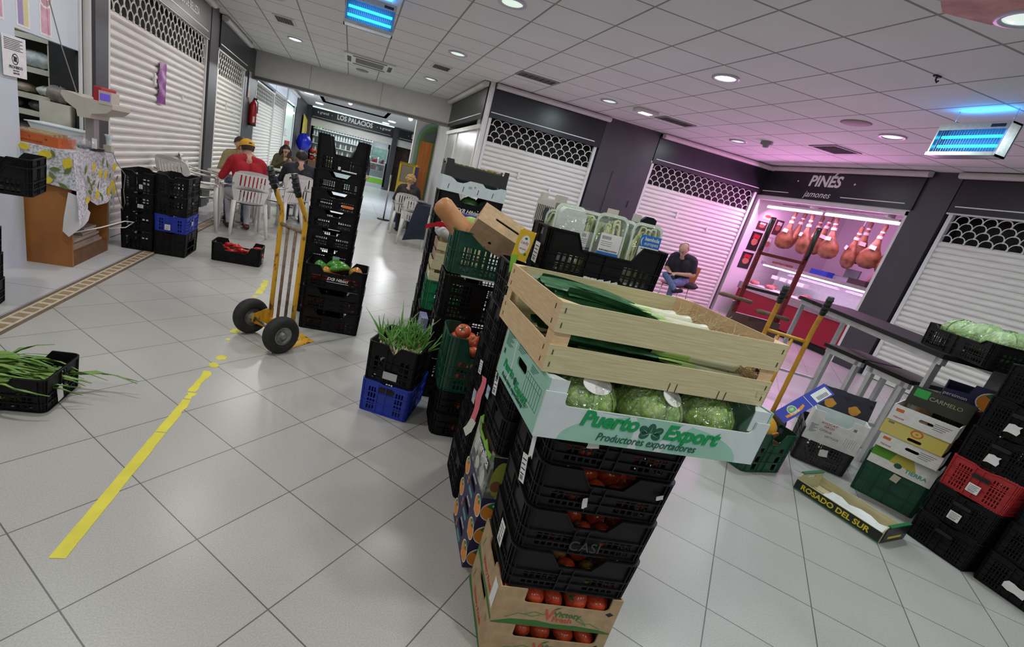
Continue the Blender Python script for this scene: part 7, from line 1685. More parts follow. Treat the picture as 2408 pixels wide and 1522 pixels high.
# ================================================================== cafe chairs, tables and people
def chair_meshes():
    out = []
    b = MB(); rows = []
    for i in range(7):
        y = -0.20 + 0.42 * i / 6; rows.append([(x * (0.21 + 0.03 * i / 6) / 0.24, y, 0.425 + 0.03 * (x / 0.24) ** 2 + (0.012 if i == 6 else 0.0) * -2 + 0.01 * math.cos(i)) for x in [-0.24 + 0.48 * j / 8 for j in range(9)]])
    b.strip(rows, 0, th=0.012); out.append(('seat', b.mesh('seat', [WHITEP])))
    b = MB()
    outl = [(-0.19, 0.44), (0.19, 0.44), (0.235, 0.62), (0.245, 0.76), (0.225, 0.83), (0.17, 0.862), (0.06, 0.875), (-0.06, 0.875), (-0.17, 0.862), (-0.225, 0.83), (-0.245, 0.76), (-0.235, 0.62)]
    holes = []
    for k in range(7):
        x = -0.15 + 0.05 * k
        holes.append([(x + dx, z) for (dx, z) in ((-.009, 0.67), (.009, 0.67), (.010, 0.75), (.009, 0.81), (0, 0.82), (-.009, 0.81), (-.010, 0.75))])
        holes.append([(x * .88 + dx, z) for (dx, z) in ((-.008, 0.47), (.008, 0.47), (.009, 0.55), (.008, 0.61), (0, 0.62), (-.008, 0.61), (-.009, 0.55))])
    b.plate(outl, 0.012, holes, T=WALLX)
    b.v = [(x, y - 0.20 - 0.30 * (z - 0.44) + 0.9 * x * x, z) for (x, y, z) in b.v]; out.append(('backrest', b.mesh('backrest', [WHITEP])))
    for s in (-1, 1):
        b = MB(); rows = []
        for (x, y, z, w) in ((0.235, -0.27, 0.70, 0.02), (0.262, -0.20, 0.665, 0.03), (0.275, -0.08, 0.645, 0.032), (0.278, 0.06, 0.64, 0.03), (0.272, 0.16, 0.63, 0.03), (0.265, 0.20, 0.60, 0.028)):
            rows.append([(s * (x - w), y, z), (s * x, y, z + 0.008), (s * (x + w), y, z - 0.006)])
        b.strip(rows if s > 0 else rows[::-1], 0, th=0.012); out.append(('armrest', b.mesh('armrest', [WHITEP])))
        b = MB(); b.tube([(s * 0.268, 0.19, 0.62), (s * 0.262, 0.20, 0.42), (s * 0.275, 0.235, 0.0)], [0.026, 0.030, 0.018], 8); out.append(('leg', b.mesh('leg', [WHITEP])))
        b = MB(); b.tube([(s * 0.20, -0.215, 0.47), (s * 0.215, -0.235, 0.30), (s * 0.24, -0.28, 0.0)], [0.030, 0.028, 0.018], 8); out.append(('leg', b.mesh('leg', [WHITEP])))
    return out
CHM = chair_meshes()
def chair(label, x, y, rz, group=None):
    t = thing('plastic_chair', label, 'chair', (x, y, 0), rz, group)
    for n, me in CHM: o = bpy.data.objects.new(n, me); COL.objects.link(o); o.parent = t
    return t
chair('white plastic armchair under the man in the red jumper', -1.30, 7.17, 25)
chair('empty white plastic armchair behind the black crates, by the large shutter', -1.93, 6.80, -25)
chair('empty white plastic armchair between the red jumper and the dark jacket', -0.95, 8.08, 62)
chair('white plastic armchair under the person in the dark jacket', -0.78, 8.72, 8)
chair('white plastic armchair across the table, showing its slotted back to the large shutter', -2.02, 7.86, -80)
chair('white plastic armchair of the man with dark hair behind the yellow cap', -1.66, 8.42, 190)
chair('empty white plastic armchair behind the green bottle', -1.52, 9.15, 15)
chair('empty white plastic armchair beside the woman with the phone', -1.62, 10.55, -30)
chair('white plastic armchair of the woman with the phone', -1.38, 11.55, 200)
chair('white plastic armchair under the blond woman at the right of the corridor', 1.28, 10.35, -8)
chair('white plastic armchair with the navy coat, by the tall black stack', 1.34, 9.12, -12)
TRIM = mat('table_steel_rim', (0.6, 0.6, 0.6), 0.25, 1.0)
def cafe_table(label, x, y, r=0.36, top=WHITEP):
    t = thing('cafe_table', label, 'table', (x, y, 0), 0)
    b = MB(); b.lathe([(0.0, 0.715), (r, 0.715), (r, 0.735), (0.0, 0.738)], 32); b.build('table_top', top, t)
    b = MB(); b.lathe([(r, 0.712), (r + 0.006, 0.712), (r + 0.006, 0.738), (r, 0.738)], 32); b.build('rim', TRIM, t)
    b = MB(); b.cyl((0, 0, 0.04), (0, 0, 0.715), 0.028, 12); b.build('column', TRIM, t)
    b = MB()
    for k in range(4): a = PI / 2 * k + .4; b.bar((0, 0, 0.05), (0.28 * math.cos(a), 0.28 * math.sin(a), 0.02), 0.04, 0.02)
    b.build('foot', TRIM, t); return t
cafe_table('round steel-rimmed cafe table in front of the man in the red jumper', -1.56, 7.72)
cafe_table('round cafe table in front of the person in the dark jacket', -0.86, 9.50)
cafe_table('round cafe table in front of the woman with the phone', -1.22, 10.92)
cafe_table('round cafe table in front of the blond woman', 1.42, 11.05)
def cup(label, x, y):
    t = thing('coffee_cup', label, 'cup', (x, y, 0.7395), 0)
    b = MB(); b.lathe([(0.0, 0), (0.045, 0.003), (0.068, 0.012), (0.066, 0.015), (0.03, 0.006)], 20); b.build('saucer', PAPER, t)
    b = MB(); b.lathe([(0.02, 0.008), (0.034, 0.03), (0.038, 0.065), (0.034, 0.065), (0.03, 0.03), (0.0, 0.012)], 18); b.tube([(0.036, 0, 0.055), (0.058, 0, 0.05), (0.055, 0, 0.025), (0.034, 0, 0.025)], 0.004, 6); b.build('cup', PAPER, t)
cup('white coffee cup and saucer on the table of the red jumper', -1.66, 7.55); cup('white cup at the far side of the steel-rimmed table', -1.70, 7.85); cup('white cup on the table of the dark jacket', -1.02, 9.40); cup('white cup on the table of the woman with the phone', -1.32, 10.85)
b = MB(); b.lathe([(0.0, 0), (0.03, 0.0), (0.032, 0.01), (0.032, 0.11), (0.013, 0.16), (0.012, 0.20), (0.0, 0.20)], 16); tag(b.build('green_bottle', mat('green_glass', (0.01, 0.30, 0.06), 0.1, coat=0.3), loc=(-0.90, 9.32, 0.7395)), 'small green glass bottle on the table of the dark jacket', 'bottle')
b = MB(); b.lathe([(0.0, 0), (0.03, 0.0), (0.034, 0.12), (0.031, 0.12), (0.027, 0.01), (0.0, 0.008)], 16); tag(b.build('drinking_glass', GLASS, loc=(-1.05, 9.62, 0.7395)), 'clear drinking glass left of the green bottle', 'glass')
b = MB(); b.bx(-0.05, 0.05, -0.04, 0.04, 0, 0.012); tag(b.build('snack_packet', ORANGE, loc=(-1.42, 7.60, 0.7395), rot=(0, 0, .5)), 'small orange packet on the table by the man in red', 'packet')
b = MB(); b.bx(-0.036, 0.036, -0.075, 0.075, 0, 0.009); tag(b.build('mobile_phone', mat('phone_black', (0.01, 0.01, 0.015), 0.2), loc=(-1.40, 7.48, 0.7395), rot=(0, 0, .9)), 'black phone lying on the table by the man in red', 'phone')

# ---- people: one continuous body each, coloured by what covers it
SKIN = mat('skin_tone', (0.55, 0.32, 0.22), 0.5, noise=0.06, scale=12)
PENDING = []
def capsule(b, p0, p1, r0, r1, n=12):
    p0 = Vector(p0); p1 = Vector(p1); d = (p1 - p0)
    if d.length < 1e-5: d = Vector((0, 0, 1e-4)); p1 = p0 + d
    u = d.normalized(); pts = []; rs = []
    for i in range(4): a = PI / 2 * (1 - i / 4.0); pts.append(p0 - u * r0 * math.sin(a)); rs.append(max(r0 * math.cos(a), 1e-4))
    pts.append(p0); rs.append(r0); pts.append(p1); rs.append(r1)
    for i in range(1, 5): a = PI / 2 * i / 4.0; pts.append(p1 + u * r1 * math.sin(a)); rs.append(max(r1 * math.cos(a), 1e-4))
    b.tube(pts, rs, n)
def person(label, loc, rz, segs, mats, head, hair=None, extras=None, voxel=0.010):
    """segs: (p0, p1, r0, r1, material index); head: (centre, yaw, pitch)"""
    t = thing('person', label, 'person', loc, rz)
    hc, yaw, pit = Vector(head[0]), head[1], head[2]
    HM = Matrix.Translation(hc) @ Matrix.Rotation(yaw, 4, 'Z') @ Matrix.Rotation(pit, 4, 'X')
    S = list(segs)
    def hd(p0, p1, r0, r1, mi=0): S.append((tuple(HM @ Vector(p0)), tuple(HM @ Vector(p1)), r0, r1, mi))
    hd((0, -0.02, 0.035), (0, 0.012, 0.03), 0.086, 0.080); hd((0, 0.025, -0.03), (0, 0.045, -0.075), 0.062, 0.040)
    hd((0, 0.085, 0.005), (0, 0.108, -0.032), 0.009, 0.014); hd((-0.016, 0.088, -0.062), (0.016, 0.088, -0.062), 0.009, 0.009)
    for s in (-1, 1):
        hd((s * 0.083, -0.005, -0.005), (s * 0.088, -0.012, 0.02), 0.012, 0.016); hd((s * 0.035, 0.078, 0.028), (s * 0.05, 0.068, 0.026), 0.012, 0.010)
    hd((0, -0.03, -0.06), (0, -0.045, -0.15), 0.052, 0.056)
    b = MB()
    for (p0, p1, r0, r1, mi) in S: capsule(b, p0, p1, r0, r1)
    o = b.build('body', [], t)
    md = o.modifiers.new('union', 'REMESH'); md.mode = 'VOXEL'; md.voxel_size = voxel; md.use_smooth_shade = True
    sm = o.modifiers.new('soften', 'SMOOTH'); sm.factor = 0.5; sm.iterations = 3
    PENDING.append((o, S, mats))
    b = MB()
    for s in (-1, 1): b.ball(HM @ Vector((s * 0.033, 0.086, 0.012)), 0.010, 8, 6)
    for s in (-1, 1): b.tube([HM @ Vector((s * 0.016, 0.093, 0.034)), HM @ Vector((s * 0.05, 0.082, 0.036))], 0.004, 5, 1)
    b.build('eyes_and_brows', [mat('dark_eye', (0.02, 0.015, 0.012), 0.3), mat('brow_hair', (0.05, 0.03, 0.02), 0.8)], t)
    if hair:
        kind, hm = hair; b = MB(); q = random.Random(5)
        cut = {'short': 0.02, 'cap': 0.0, 'long': -0.02, 'curly': -0.02, 'bald': 0.0}[kind]
        if kind in ('short', 'long', 'curly'):
            rows = []
            for i in range(9):
                th = 0.02 + 2.25 * i / 8; row = []
                for j in range(21):
                    ph = -PI / 2 + 2 * PI * j / 20.0                       # starts at the nape side
                    front = max(0, math.sin(ph)); lim = (1 - 0.55 * front ** 0.8) * (1 - 0.22 * abs(math.cos(ph)) ** 3)
                    tt = th * lim; r_ = 1.0 + (0.10 * math.sin(9 * ph + 4 * tt) if kind == 'curly' else 0.015 * math.sin(13 * ph))
                    row.append(HM @ Vector((0.098 * r_ * math.sin(tt) * math.cos(ph), -0.012 + 0.110 * r_ * math.sin(tt) * math.sin(ph), 0.035 + 0.102 * r_ * math.cos(tt))))
                rows.append(row)
            b.strip(rows, 0)
            if kind == 'long':
                for j in range(12):
                    a = PI * 0.95 + (PI * 1.1) * j / 11.0; x, y = 0.098 * math.cos(a), 0.105 * math.sin(a) - 0.01
                    b.tube([HM @ Vector((x, y, 0.04)), HM @ Vector((x * 1.12, y * 1.1, -0.06)), HM @ Vector((x * 1.15, y * 0.9, -0.17)), HM @ Vector((x * 1.05, y * .8, -0.25))], [0.024, 0.028, 0.026, 0.010], 7)
            if kind == 'curly':
                for j in range(60):
                    th, ph = q.uniform(0.1, 1.7), q.uniform(PI * 0.9, PI * 2.1); b.ball(HM @ Vector((0.098 * math.sin(th) * math.cos(ph), -0.012 + 0.108 * math.sin(th) * math.sin(ph), 0.03 + 0.1 * math.cos(th))), 0.024, 8, 6)
            b.build('hair', hm, t)
        if kind == 'cap':
            rows = []
            for i in range(8):
                th = 0.02 + 1.62 * i / 7; rows.append([HM @ Vector((0.102 * math.sin(th) * math.cos(2 * PI * j / 22), -0.012 + 0.114 * math.sin(th) * math.sin(2 * PI * j / 22), 0.042 + 0.106 * math.cos(th))) for j in range(23)])
            b.strip(rows, 0)
            b.strip([[HM @ Vector((x, 0.09 + d, 0.055 - 0.9 * x * x - d * .25)) for x in (-0.07, -0.035, 0, 0.035, 0.07)] for d in (0.0, 0.04, 0.075)], 0, th=0.004)
            b.build('cap', hm, t)
            b = MB(); b.plate(ngon(0, 0, 0.022, 0.018, 12, 0, PI) , 0.003, T=HM @ Matrix.Translation((0, -0.124, 0.055)) @ Matrix.Rotation(PI / 2, 4, 'X')); b.build('strap_opening', INK, t)
            b = MB(); rows = []
            for i in range(4):
                th = 1.45 + 0.75 * i / 3; rows.append([HM @ Vector((0.094 * math.sin(th) * math.cos(a), -0.012 + 0.106 * math.sin(th) * math.sin(a), 0.035 + 0.10 * math.cos(th))) for a in [PI * 1.08 + PI * .84 * j / 12 for j in range(13)]])
            b.strip(rows, 0); b.build('hair', mat('brown_hair', (0.05, 0.028, 0.018), 0.7, noise=0.3, scale=50), t)
        if kind == 'bald':
            rows = []
            for i in range(5):
                th = 1.0 + 0.75 * i / 4; rows.append([HM @ Vector((0.092 * math.sin(th) * math.cos(a), -0.012 + 0.106 * math.sin(th) * math.sin(a), 0.035 + 0.096 * math.cos(th))) for a in [PI * 0.98 + PI * 1.04 * j / 14 for j in range(15)]])
            b.strip(rows, 0); b.build('hair', hm, t)
            b = MB(); b.tube([HM @ Vector((s * 0.034 + 0.024 * math.cos(a), 0.103 - abs(s * 0.034 + .024 * math.cos(a)) * .2, 0.010 + 0.018 * math.sin(a))) for s in (1,) for a in [2 * PI * i / 12 for i in range(12)]], 0.0025, 5, closed=True)
            b.tube([HM @ Vector((-0.034 + 0.024 * math.cos(a), 0.103 - abs(-0.034 + .024 * math.cos(a)) * .2, 0.010 + 0.018 * math.sin(a))) for a in [2 * PI * i / 12 for i in range(12)]], 0.0025, 5, closed=True)
            for s in (-1, 1): b.tube([HM @ Vector((s * 0.058, 0.094, 0.014)), HM @ Vector((s * 0.088, 0.0, 0.014))], 0.002, 5)
            b.build('spectacles', STEEL, t)
    return t, HM
def hand(S, wrist, direction, palm_n, mi=0, curl=0.6, side=1):
    """five separate fingers and a thumb-side offshoot from a palm"""
    w = Vector(wrist); d = Vector(direction).normalized(); n = Vector(palm_n).normalized(); x = d.cross(n).normalized() * side
    p = w + d * 0.05
    S.append((tuple(w), tuple(w + d * 0.075 + x * 0.012), 0.024, 0.026, mi)); S.append((tuple(w + d * .02 - x * .01), tuple(w + d * 0.075 - x * 0.018), 0.022, 0.018, mi))
    for k, (o, L) in enumerate(((0.030, 0.066), (0.010, 0.076), (-0.010, 0.070), (-0.029, 0.055))):
        a = w + d * 0.085 + x * o; m_ = a + d * L * .55 + n * L * .35 * curl + x * o * .2; e = m_ + d * L * .25 * (1 - curl) + n * L * .5 * curl
        S.append((tuple(a), tuple(m_), 0.0095, 0.009, mi)); S.append((tuple(m_), tuple(e), 0.009, 0.0075, mi))
    a = w + d * 0.03 + x * 0.028; m_ = a + d * 0.028 + x * 0.024 + n * 0.012; S.append((tuple(a), tuple(m_), 0.012, 0.0105, mi)); S.append((tuple(m_), tuple(m_ + d * 0.026 + n * 0.014), 0.010, 0.008, mi))
def seated(lean=0.05, elbows=None, hands=None, width=1.0, crossed=False, top=1, leg=2, shoe=3, feet_y=0.40, hand_dir=(0, 1, -0.2), bare=False, hip_y=0.0, thick=1.0):
    S = []; w = width
    ch = Vector((0, -0.06 + lean, 0.86)); nk = Vector((0, -0.05 + lean * 1.5, 1.02)); wa = Vector((0, -0.03 + lean * .4, 0.66))
    S.append(((-0.075 * w, hip_y, 0.535), (0.075 * w, hip_y, 0.535), 0.115 * thick, 0.115 * thick, leg))
    S.append(((0, -0.01, 0.58), tuple(wa), 0.135 * thick, 0.13 * thick, top))
    for s in (-1, 1):
        S.append(((s * 0.06 * w, -0.01, 0.6), (s * 0.085 * w, ch.y, ch.z), 0.105 * thick, 0.115 * thick, top))
        S.append(((s * 0.085 * w, ch.y, ch.z), (s * 0.15 * w, ch.y + .01, 0.955), 0.10 * thick, 0.072 * thick, top))
        S.append(((s * 0.025, nk.y - .015, 1.0), (s * 0.16 * w, ch.y + .01, 0.968), 0.060, 0.066, top))
        e = Vector((elbows or ((-0.27, 0.06, 0.70), (0.27, 0.06, 0.70)))[0 if s < 0 else 1]); h = Vector((hands or ((-0.12, 0.32, 0.76), (0.12, 0.32, 0.76)))[0 if s < 0 else 1])
        sh = Vector((s * 0.19 * w, ch.y + .01, 0.945))
        m_ = (e + h) / 2
        S.append((tuple(sh), tuple(e), 0.060, 0.047, top))
        if bare: S.append((tuple(e), tuple(h), 0.043, 0.028, 0)); S[-2] = (tuple(sh), tuple(sh.lerp(e, .75)), 0.062, 0.056, top); S.append((tuple(sh.lerp(e, .75)), tuple(e), 0.046, 0.043, 0))
        else: S.append((tuple(e), tuple(h), 0.047, 0.034, top))
        hand(S, h, (h - e).normalized() * 0.6 + Vector(hand_dir) * 0.6, (0, -.2, -1), 0, 0.6, -s)
        kn = Vector((s * 0.13, 0.42 + hip_y, 0.50)); an = Vector((s * 0.12, feet_y, 0.10)); 
        if crossed and s > 0: kn = Vector((0.06, 0.43, 0.60)); an = Vector((-0.22, 0.50, 0.40))
        S.append(((s * 0.085 * w, hip_y, 0.52), tuple(kn), 0.088 * thick, 0.064, leg)); S.append((tuple(kn), tuple(an), 0.062, 0.043, leg))
        ft = Vector((s * 0.13, feet_y + 0.16, 0.045)) if not (crossed and s > 0) else an + Vector((-0.14, 0.05, 0.02))
        hl = Vector((s * 0.12, feet_y - 0.03, 0.045)) if not (crossed and s > 0) else an + Vector((0.0, 0.0, -0.03))
        S.append((tuple(hl), tuple(ft), 0.042, 0.038, shoe))
    S.append((tuple(nk - Vector((0, 0, .04))), tuple(nk + Vector((0, 0.01, 0.05))), 0.056, 0.052, 0))
    return S, nk
def mats_of(top, leg, shoe, skin=None): return [skin or SKIN, top, leg, shoe]
RED = mat('red_jumper', (0.36, 0.008, 0.018), 0.85, noise=0.12, scale=40, bump=0.2); NAVYJ = mat('navy_jacket', (0.012, 0.014, 0.028), 0.7, noise=0.2, scale=20); KHAKI = mat('khaki_shirt', (0.30, 0.25, 0.12), 0.85, noise=0.12, scale=20); OLIVE = mat('olive_jacket', (0.075, 0.065, 0.03), 0.85, noise=0.2, scale=20); BLKJ = mat('black_jacket', (0.018, 0.016, 0.016), 0.7, noise=0.2, scale=20)
GREYT = mat('pale_grey_trousers', (0.52, 0.51, 0.56), 0.85, noise=0.08, scale=14); JEANS = mat('blue_jeans', (0.10, 0.14, 0.26), 0.85, noise=0.2, scale=30); DTROU = mat('dark_trousers', (0.02, 0.02, 0.025), 0.85); SHOE = mat('dark_shoe', (0.03, 0.014, 0.012), 0.6, col2=(0.35, 0.05, 0.02), scale=16, lo=0.55, hi=0.6)
DARKH = mat('dark_hair', (0.014, 0.010, 0.008), 0.55, noise=0.3, scale=50); BLONDH = mat('blond_hair', (0.52, 0.33, 0.13), 0.7, noise=0.25, scale=60); GREYH = mat('grey_hair', (0.36, 0.34, 0.33), 0.8)
S, nk = seated(0.10, ((-0.30, 0.10, 0.72), (0.30, 0.10, 0.72)), ((-0.16, 0.40, 0.775), (0.18, 0.38, 0.775)), 1.05, feet_y=0.30)
person('person in a red jumper and mustard cap, back turned, seated at the cafe table', (-1.30, 7.17, 0), 25, S, mats_of(RED, GREYT, SHOE), ((0, nk.y + 0.055, nk.z + 0.125 - 0.035), 0.15, -0.35), ('cap', mat('mustard_cap', (0.62, 0.34, 0.03), 0.8, noise=0.08, scale=30)))
S, nk = seated(0.06, None, ((-0.12, 0.34, 0.77), (0.14, 0.30, 0.775)), 1.0)
person('person with short brown hair and khaki shirt facing the red jumper across the table', (-1.66, 8.42, 0), 190, S, mats_of(KHAKI, JEANS, DTROU), ((0, nk.y + 0.02, nk.z + 0.13 - 0.035), 0.4, -0.1), ('short', mat('brown_hair', (0.05, 0.028, 0.018), 0.7, noise=0.3, scale=50)))
S, nk = seated(0.02, ((-0.29, 0.06, 0.72), (0.29, 0.06, 0.72)), ((-0.18, 0.36, 0.775), (0.18, 0.36, 0.775)), 1.12, thick=1.08)
person('person in a dark navy jacket, back turned, seated right of the red jumper', (-0.78, 8.72, 0), 8, S, mats_of(NAVYJ, DTROU, DTROU), ((0, nk.y + 0.02, nk.z + 0.13 - 0.035), 0.1, -0.1), ('short', DARKH))
S, nk = seated(0.05, ((-0.25, 0.10, 0.74), (0.25, 0.10, 0.74)), ((-0.07, 0.26, 0.90), (0.07, 0.26, 0.90)), 0.92, hand_dir=(0, .2, .7))
t, HM = person('person with long dark hair and olive jacket looking at a phone, beside the shop window', (-1.38, 11.55, 0), 200, S, mats_of(OLIVE, JEANS, DTROU), ((0, nk.y + 0.03, nk.z + 0.12 - 0.035), 0.1, -0.35), ('long', DARKH))
b = MB(); b.bx(-0.037, 0.037, -0.004, 0.004, 0, 0.15); tag(b.build('mobile_phone', mat('phone_black', (0.01, 0.01, 0.015), 0.2), loc=(-1.38 + 0.342 * 0.30, 11.55 - 0.94 * 0.30, 0.96), rot=(-0.5, 0, math.radians(200))), 'dark phone held by the person with long hair', 'phone')
S, nk = seated(0.03, None, None, 0.98, thick=1.05)
person('blond curly-haired person in a black jacket, back turned, at the right of the corridor', (1.28, 10.35, 0), -8, S, mats_of(BLKJ, DTROU, DTROU), ((0, nk.y + 0.02, nk.z + 0.125 - 0.035), -0.5, -0.1), ('curly', BLONDH))
S, nk = seated(0.13, ((-0.26, 0.06, 0.70), (0.26, 0.08, 0.70)), ((-0.05, 0.30, 0.66), (0.06, 0.30, 0.66)), 1.08, crossed=True, bare=True, thick=1.1, hand_dir=(0, .5, -.1))
person('grey-haired person with glasses in a dark polo, looking down, seated by the pink-lit shutter', (6.32, 7.80, 0), 118, S, mats_of(mat('dark_purple_polo', (0.020, 0.014, 0.028), 0.8, noise=0.2, scale=30), JEANS, DTROU), ((0, nk.y + 0.07, nk.z + 0.115 - 0.035), 0.05, -0.75), ('bald', GREYH))
b = MB(); b.bx(-0.035, 0.035, -0.07, 0.07, 0, 0.009); tag(b.build('mobile_phone', mat('phone_black', (0.01, 0.01, 0.015), 0.2), loc=(6.32 - 0.883 * 0.40, 7.80 - 0.469 * 0.40, 0.635), rot=(0.2, 0, math.radians(118))), 'phone in the hands of the grey-haired person by the shutter', 'phone')
# standing figures: passer-by behind the tall stack, butcher behind the counter
def standing(arm_l, arm_r, hand_l, hand_r, top=1, leg=2, shoe=3, step=0.12):
    S = []
    S.append(((-0.06, 0, 0.95), (0.06, 0, 0.95), 0.115, 0.115, leg)); S.append(((0, 0, 1.0), (0, 0, 1.15), 0.125, 0.125, top))
    for s in (-1, 1):
        S.append(((s * 0.06, 0, 1.0), (s * 0.085, 0, 1.30), 0.10, 0.115, top)); S.append(((s * 0.085, 0, 1.30), (s * 0.155, 0, 1.40), 0.10, 0.07, top)); S.append(((s * 0.03, 0, 1.44), (s * 0.16, 0, 1.415), 0.055, 0.06, top))
        e = Vector(arm_l if s < 0 else arm_r); h = Vector(hand_l if s < 0 else hand_r); S.append(((s * 0.19, 0, 1.39), tuple(e), 0.058, 0.045, top)); S.append((tuple(e), tuple(h), 0.046, 0.033, top)); hand(S, h, h - e, (0, -1, -.3), 0, 0.35, -s)
        kn = (s * 0.10, step * s * .6 + .02, 0.50); an = (s * 0.11, step * s, 0.09); S.append(((s * 0.085, 0, 0.92), kn, 0.088, 0.062, leg)); S.append((kn, an, 0.06, 0.043, leg)); S.append(((s * 0.11, step * s - .03, 0.045), (s * 0.12, step * s + 0.15, 0.042), 0.042, 0.037, shoe))
    S.append(((0, 0, 1.44), (0, 0.01, 1.52), 0.056, 0.052, 0)); return S
S = standing((-0.27, -0.02, 1.13), (0.30, 0.03, 1.12), (-0.26, 0.10, 0.90), (0.42, 0.10, 0.90))
person('person in dark clothes walking in the corridor behind the tall black stack, one arm showing', (0.28, 14.6, 0), 185, [(tuple(Vector(a)), tuple(Vector(c)), r, q, m) for (a, c, r, q, m) in S], mats_of(NAVYJ, DTROU, DTROU), ((0, 0.03, 1.62), 0.0, -0.15), ('short', DARKH))
S = standing((-0.26, 0.10, 1.14), (0.27, 0.12, 1.14), (-0.12, 0.36, 1.14), (0.14, 0.36, 1.12), step=0.03)
person('person in a dark apron over a pink shirt standing behind the ham shop counter', (9.42, 6.55, 0.05), 90, S, mats_of(mat('pink_shirt', (0.60, 0.40, 0.40), 0.8), DTROU, DTROU), ((0, 0.03, 1.62), 0.3, -0.25), ('short', DARKH))
t = bpy.data.objects[[o.name for o in bpy.data.objects if o.get('label', '').startswith('person in a dark apron')][0]]
b = MB(); b.strip([[(x, 0.135 - 0.5 * x * x, z) for x in (-0.14, -0.07, 0, 0.07, 0.14)] for z in (1.36, 1.2, 1.0, 0.75)][::-1], 0, th=0.004); b.build('apron', mat('black_apron', (0.015, 0.013, 0.016), 0.7), t)
def finish_people():
    import numpy as np
    dg = bpy.context.evaluated_depsgraph_get()
    for (o, S, mats) in PENDING:
        me = bpy.data.meshes.new_from_object(o.evaluated_get(dg)); o.modifiers.clear(); o.data = me
        me.materials.clear()
        for m in mats: me.materials.append(m)
        n = len(me.polygons); c = np.empty(n * 3); me.polygons.foreach_get('center', c); c = c.reshape(-1, 3)
        best = np.full(n, 1e9); mi = np.zeros(n, dtype=np.int32)
        for (p0, p1, r0, r1, k) in S:
            a = np.array(p0); d = np.array(p1) - a; L = max(float(d @ d), 1e-9); u = np.clip(((c - a) @ d) / L, 0, 1)
            dist = np.linalg.norm(c - (a + u[:, None] * d), axis=1) - (r0 + (r1 - r0) * u); w = dist < best; best[w] = dist[w]; mi[w] = k
        me.polygons.foreach_set('material_index', mi); me.polygons.foreach_set('use_smooth', np.ones(n, dtype=bool)); me.update()
# orange chair by the pink shutter, coat on the chair
t = thing('orange_chair', 'orange moulded chair with grey legs under the grey-haired person', 'chair', (6.32, 7.80, 0), 118)
OCH = mat('orange_plastic', (0.66, 0.20, 0.07), 0.4)
b = MB(); b.strip([[(x, y, 0.425 + 0.4 * x * x) for x in (-0.22, -0.11, 0, 0.11, 0.22)] for y in (-0.24, -0.1, 0.05, 0.22)], 0, th=0.014); b.build('seat', OCH, t)
b = MB(); b.strip([[(x, -0.27 - 0.2 * (z - .5) + 0.5 * x * x, z) for x in (-0.21, -0.1, 0, 0.1, 0.21)] for z in (0.52, 0.64, 0.76, 0.84)], 0); b.strip([[(x, -0.285 - 0.2 * (z - .5) + 0.5 * x * x, z) for x in (-0.21, -0.1, 0, 0.1, 0.21)] for z in (0.52, 0.64, 0.76, 0.84)], 0); b.build('backrest', OCH, t)
for (x, y) in ((-0.19, -0.22), (0.19, -0.22), (-0.19, 0.19), (0.19, 0.19)): b = MB(); b.tube([(x * .9, y * .9, 0.42), (x, y * 1.12, 0.0)], 0.011, 8); b.build('leg', STEEL, t)
for x in (-0.17, 0.17): b = MB(); b.tube([(x, -0.2, 0.41), (x, -0.29, 0.50), (x, -0.32, 0.74)], 0.010, 8); b.build('back_tube', STEEL, t)
b = MB(); b.ball((0, 0, 0), 1, 18, 10, sc=(0.16, 0.10, 0.06), fn=lambda th, ph: 1 + .15 * math.sin(5 * ph + 2 * th)); tag(b.build('folded_jacket', DTROU, loc=(6.50, 7.66, 0.49)), 'dark jacket bundled on the orange chair beside the grey-haired person', 'jacket')
COATM = mat('navy_coat', (0.012, 0.016, 0.035), 0.8, noise=0.2, scale=14)
t = thing('coat', 'navy coat hanging over the white chair next to the tall black stack', 'coat', (1.34, 9.12, 0), -12)
b = MB(); rows = []
for i in range(10):
    u = i / 9.0; rows.append([(0.06 + x * (1 + .5 * u) - 0.10 * u, -0.36 - 0.05 * u - 0.035 * math.sin(11 * x + 3 * u), 0.80 - 0.66 * u + 0.06 * math.sin(7 * x) * u) for x in [-0.06 + 0.26 * j / 8 for j in range(9)]])
b.strip(rows, 0, th=0.0); b.strip([[(p[0], p[1] + .02, p[2]) for p in r] for r in rows], 0); b.strip([rows[0], [(p[0], -0.30, 0.84) for p in rows[0]], [(p[0], -0.27, 0.60) for p in rows[0]]], 0)
b.build('cloth', COATM, t)
# ================================================================== ham shop with pink light
PINKT = tile_mat('white_shop_tiles', 0.2, (8.0, 8.46), 0, (0.72, 0.68, 0.72), (0.74, 0.70, 0.74), (0.55, 0.5, 0.55), 0.002, 0.3, bump=0.05)
WALLSH = mat('white_shop_wall', (0.74, 0.70, 0.73), 0.5)
b = MB(); b.bx(7.99, 10.4, 8.46, 8.6, 0, CEIL); struct(b.build('wall_ham_left', WALLSH))
b = MB(); b.bx(10.3, 10.4, 5.0, 8.5, 0, CEIL); struct(b.build('wall_ham_back', WALLSH))
b = MB(); b.bx(8.3, 10.3, 5.2, 5.3, 0, CEIL); struct(b.build('wall_ham_right', WALLSH))
b = MB(); b.bx(7.93, 7.99, 8.42, 8.5, 0, CEIL); b.bx(7.92, 7.98, 5.66, 5.70, 0, 2.42); b.bx(7.92, 8.0, 5.66, 8.46, 2.36, 2.46); struct(b.build('trim_9', WHITE_ALU))
t = sign('black sign board reading PINÉS jamones over the pink-lit ham shop', 7.94, 8.47, -90, 2.84, 2.44, 2.94, SIGNBLACK, True, None, (0.70, 1.72))
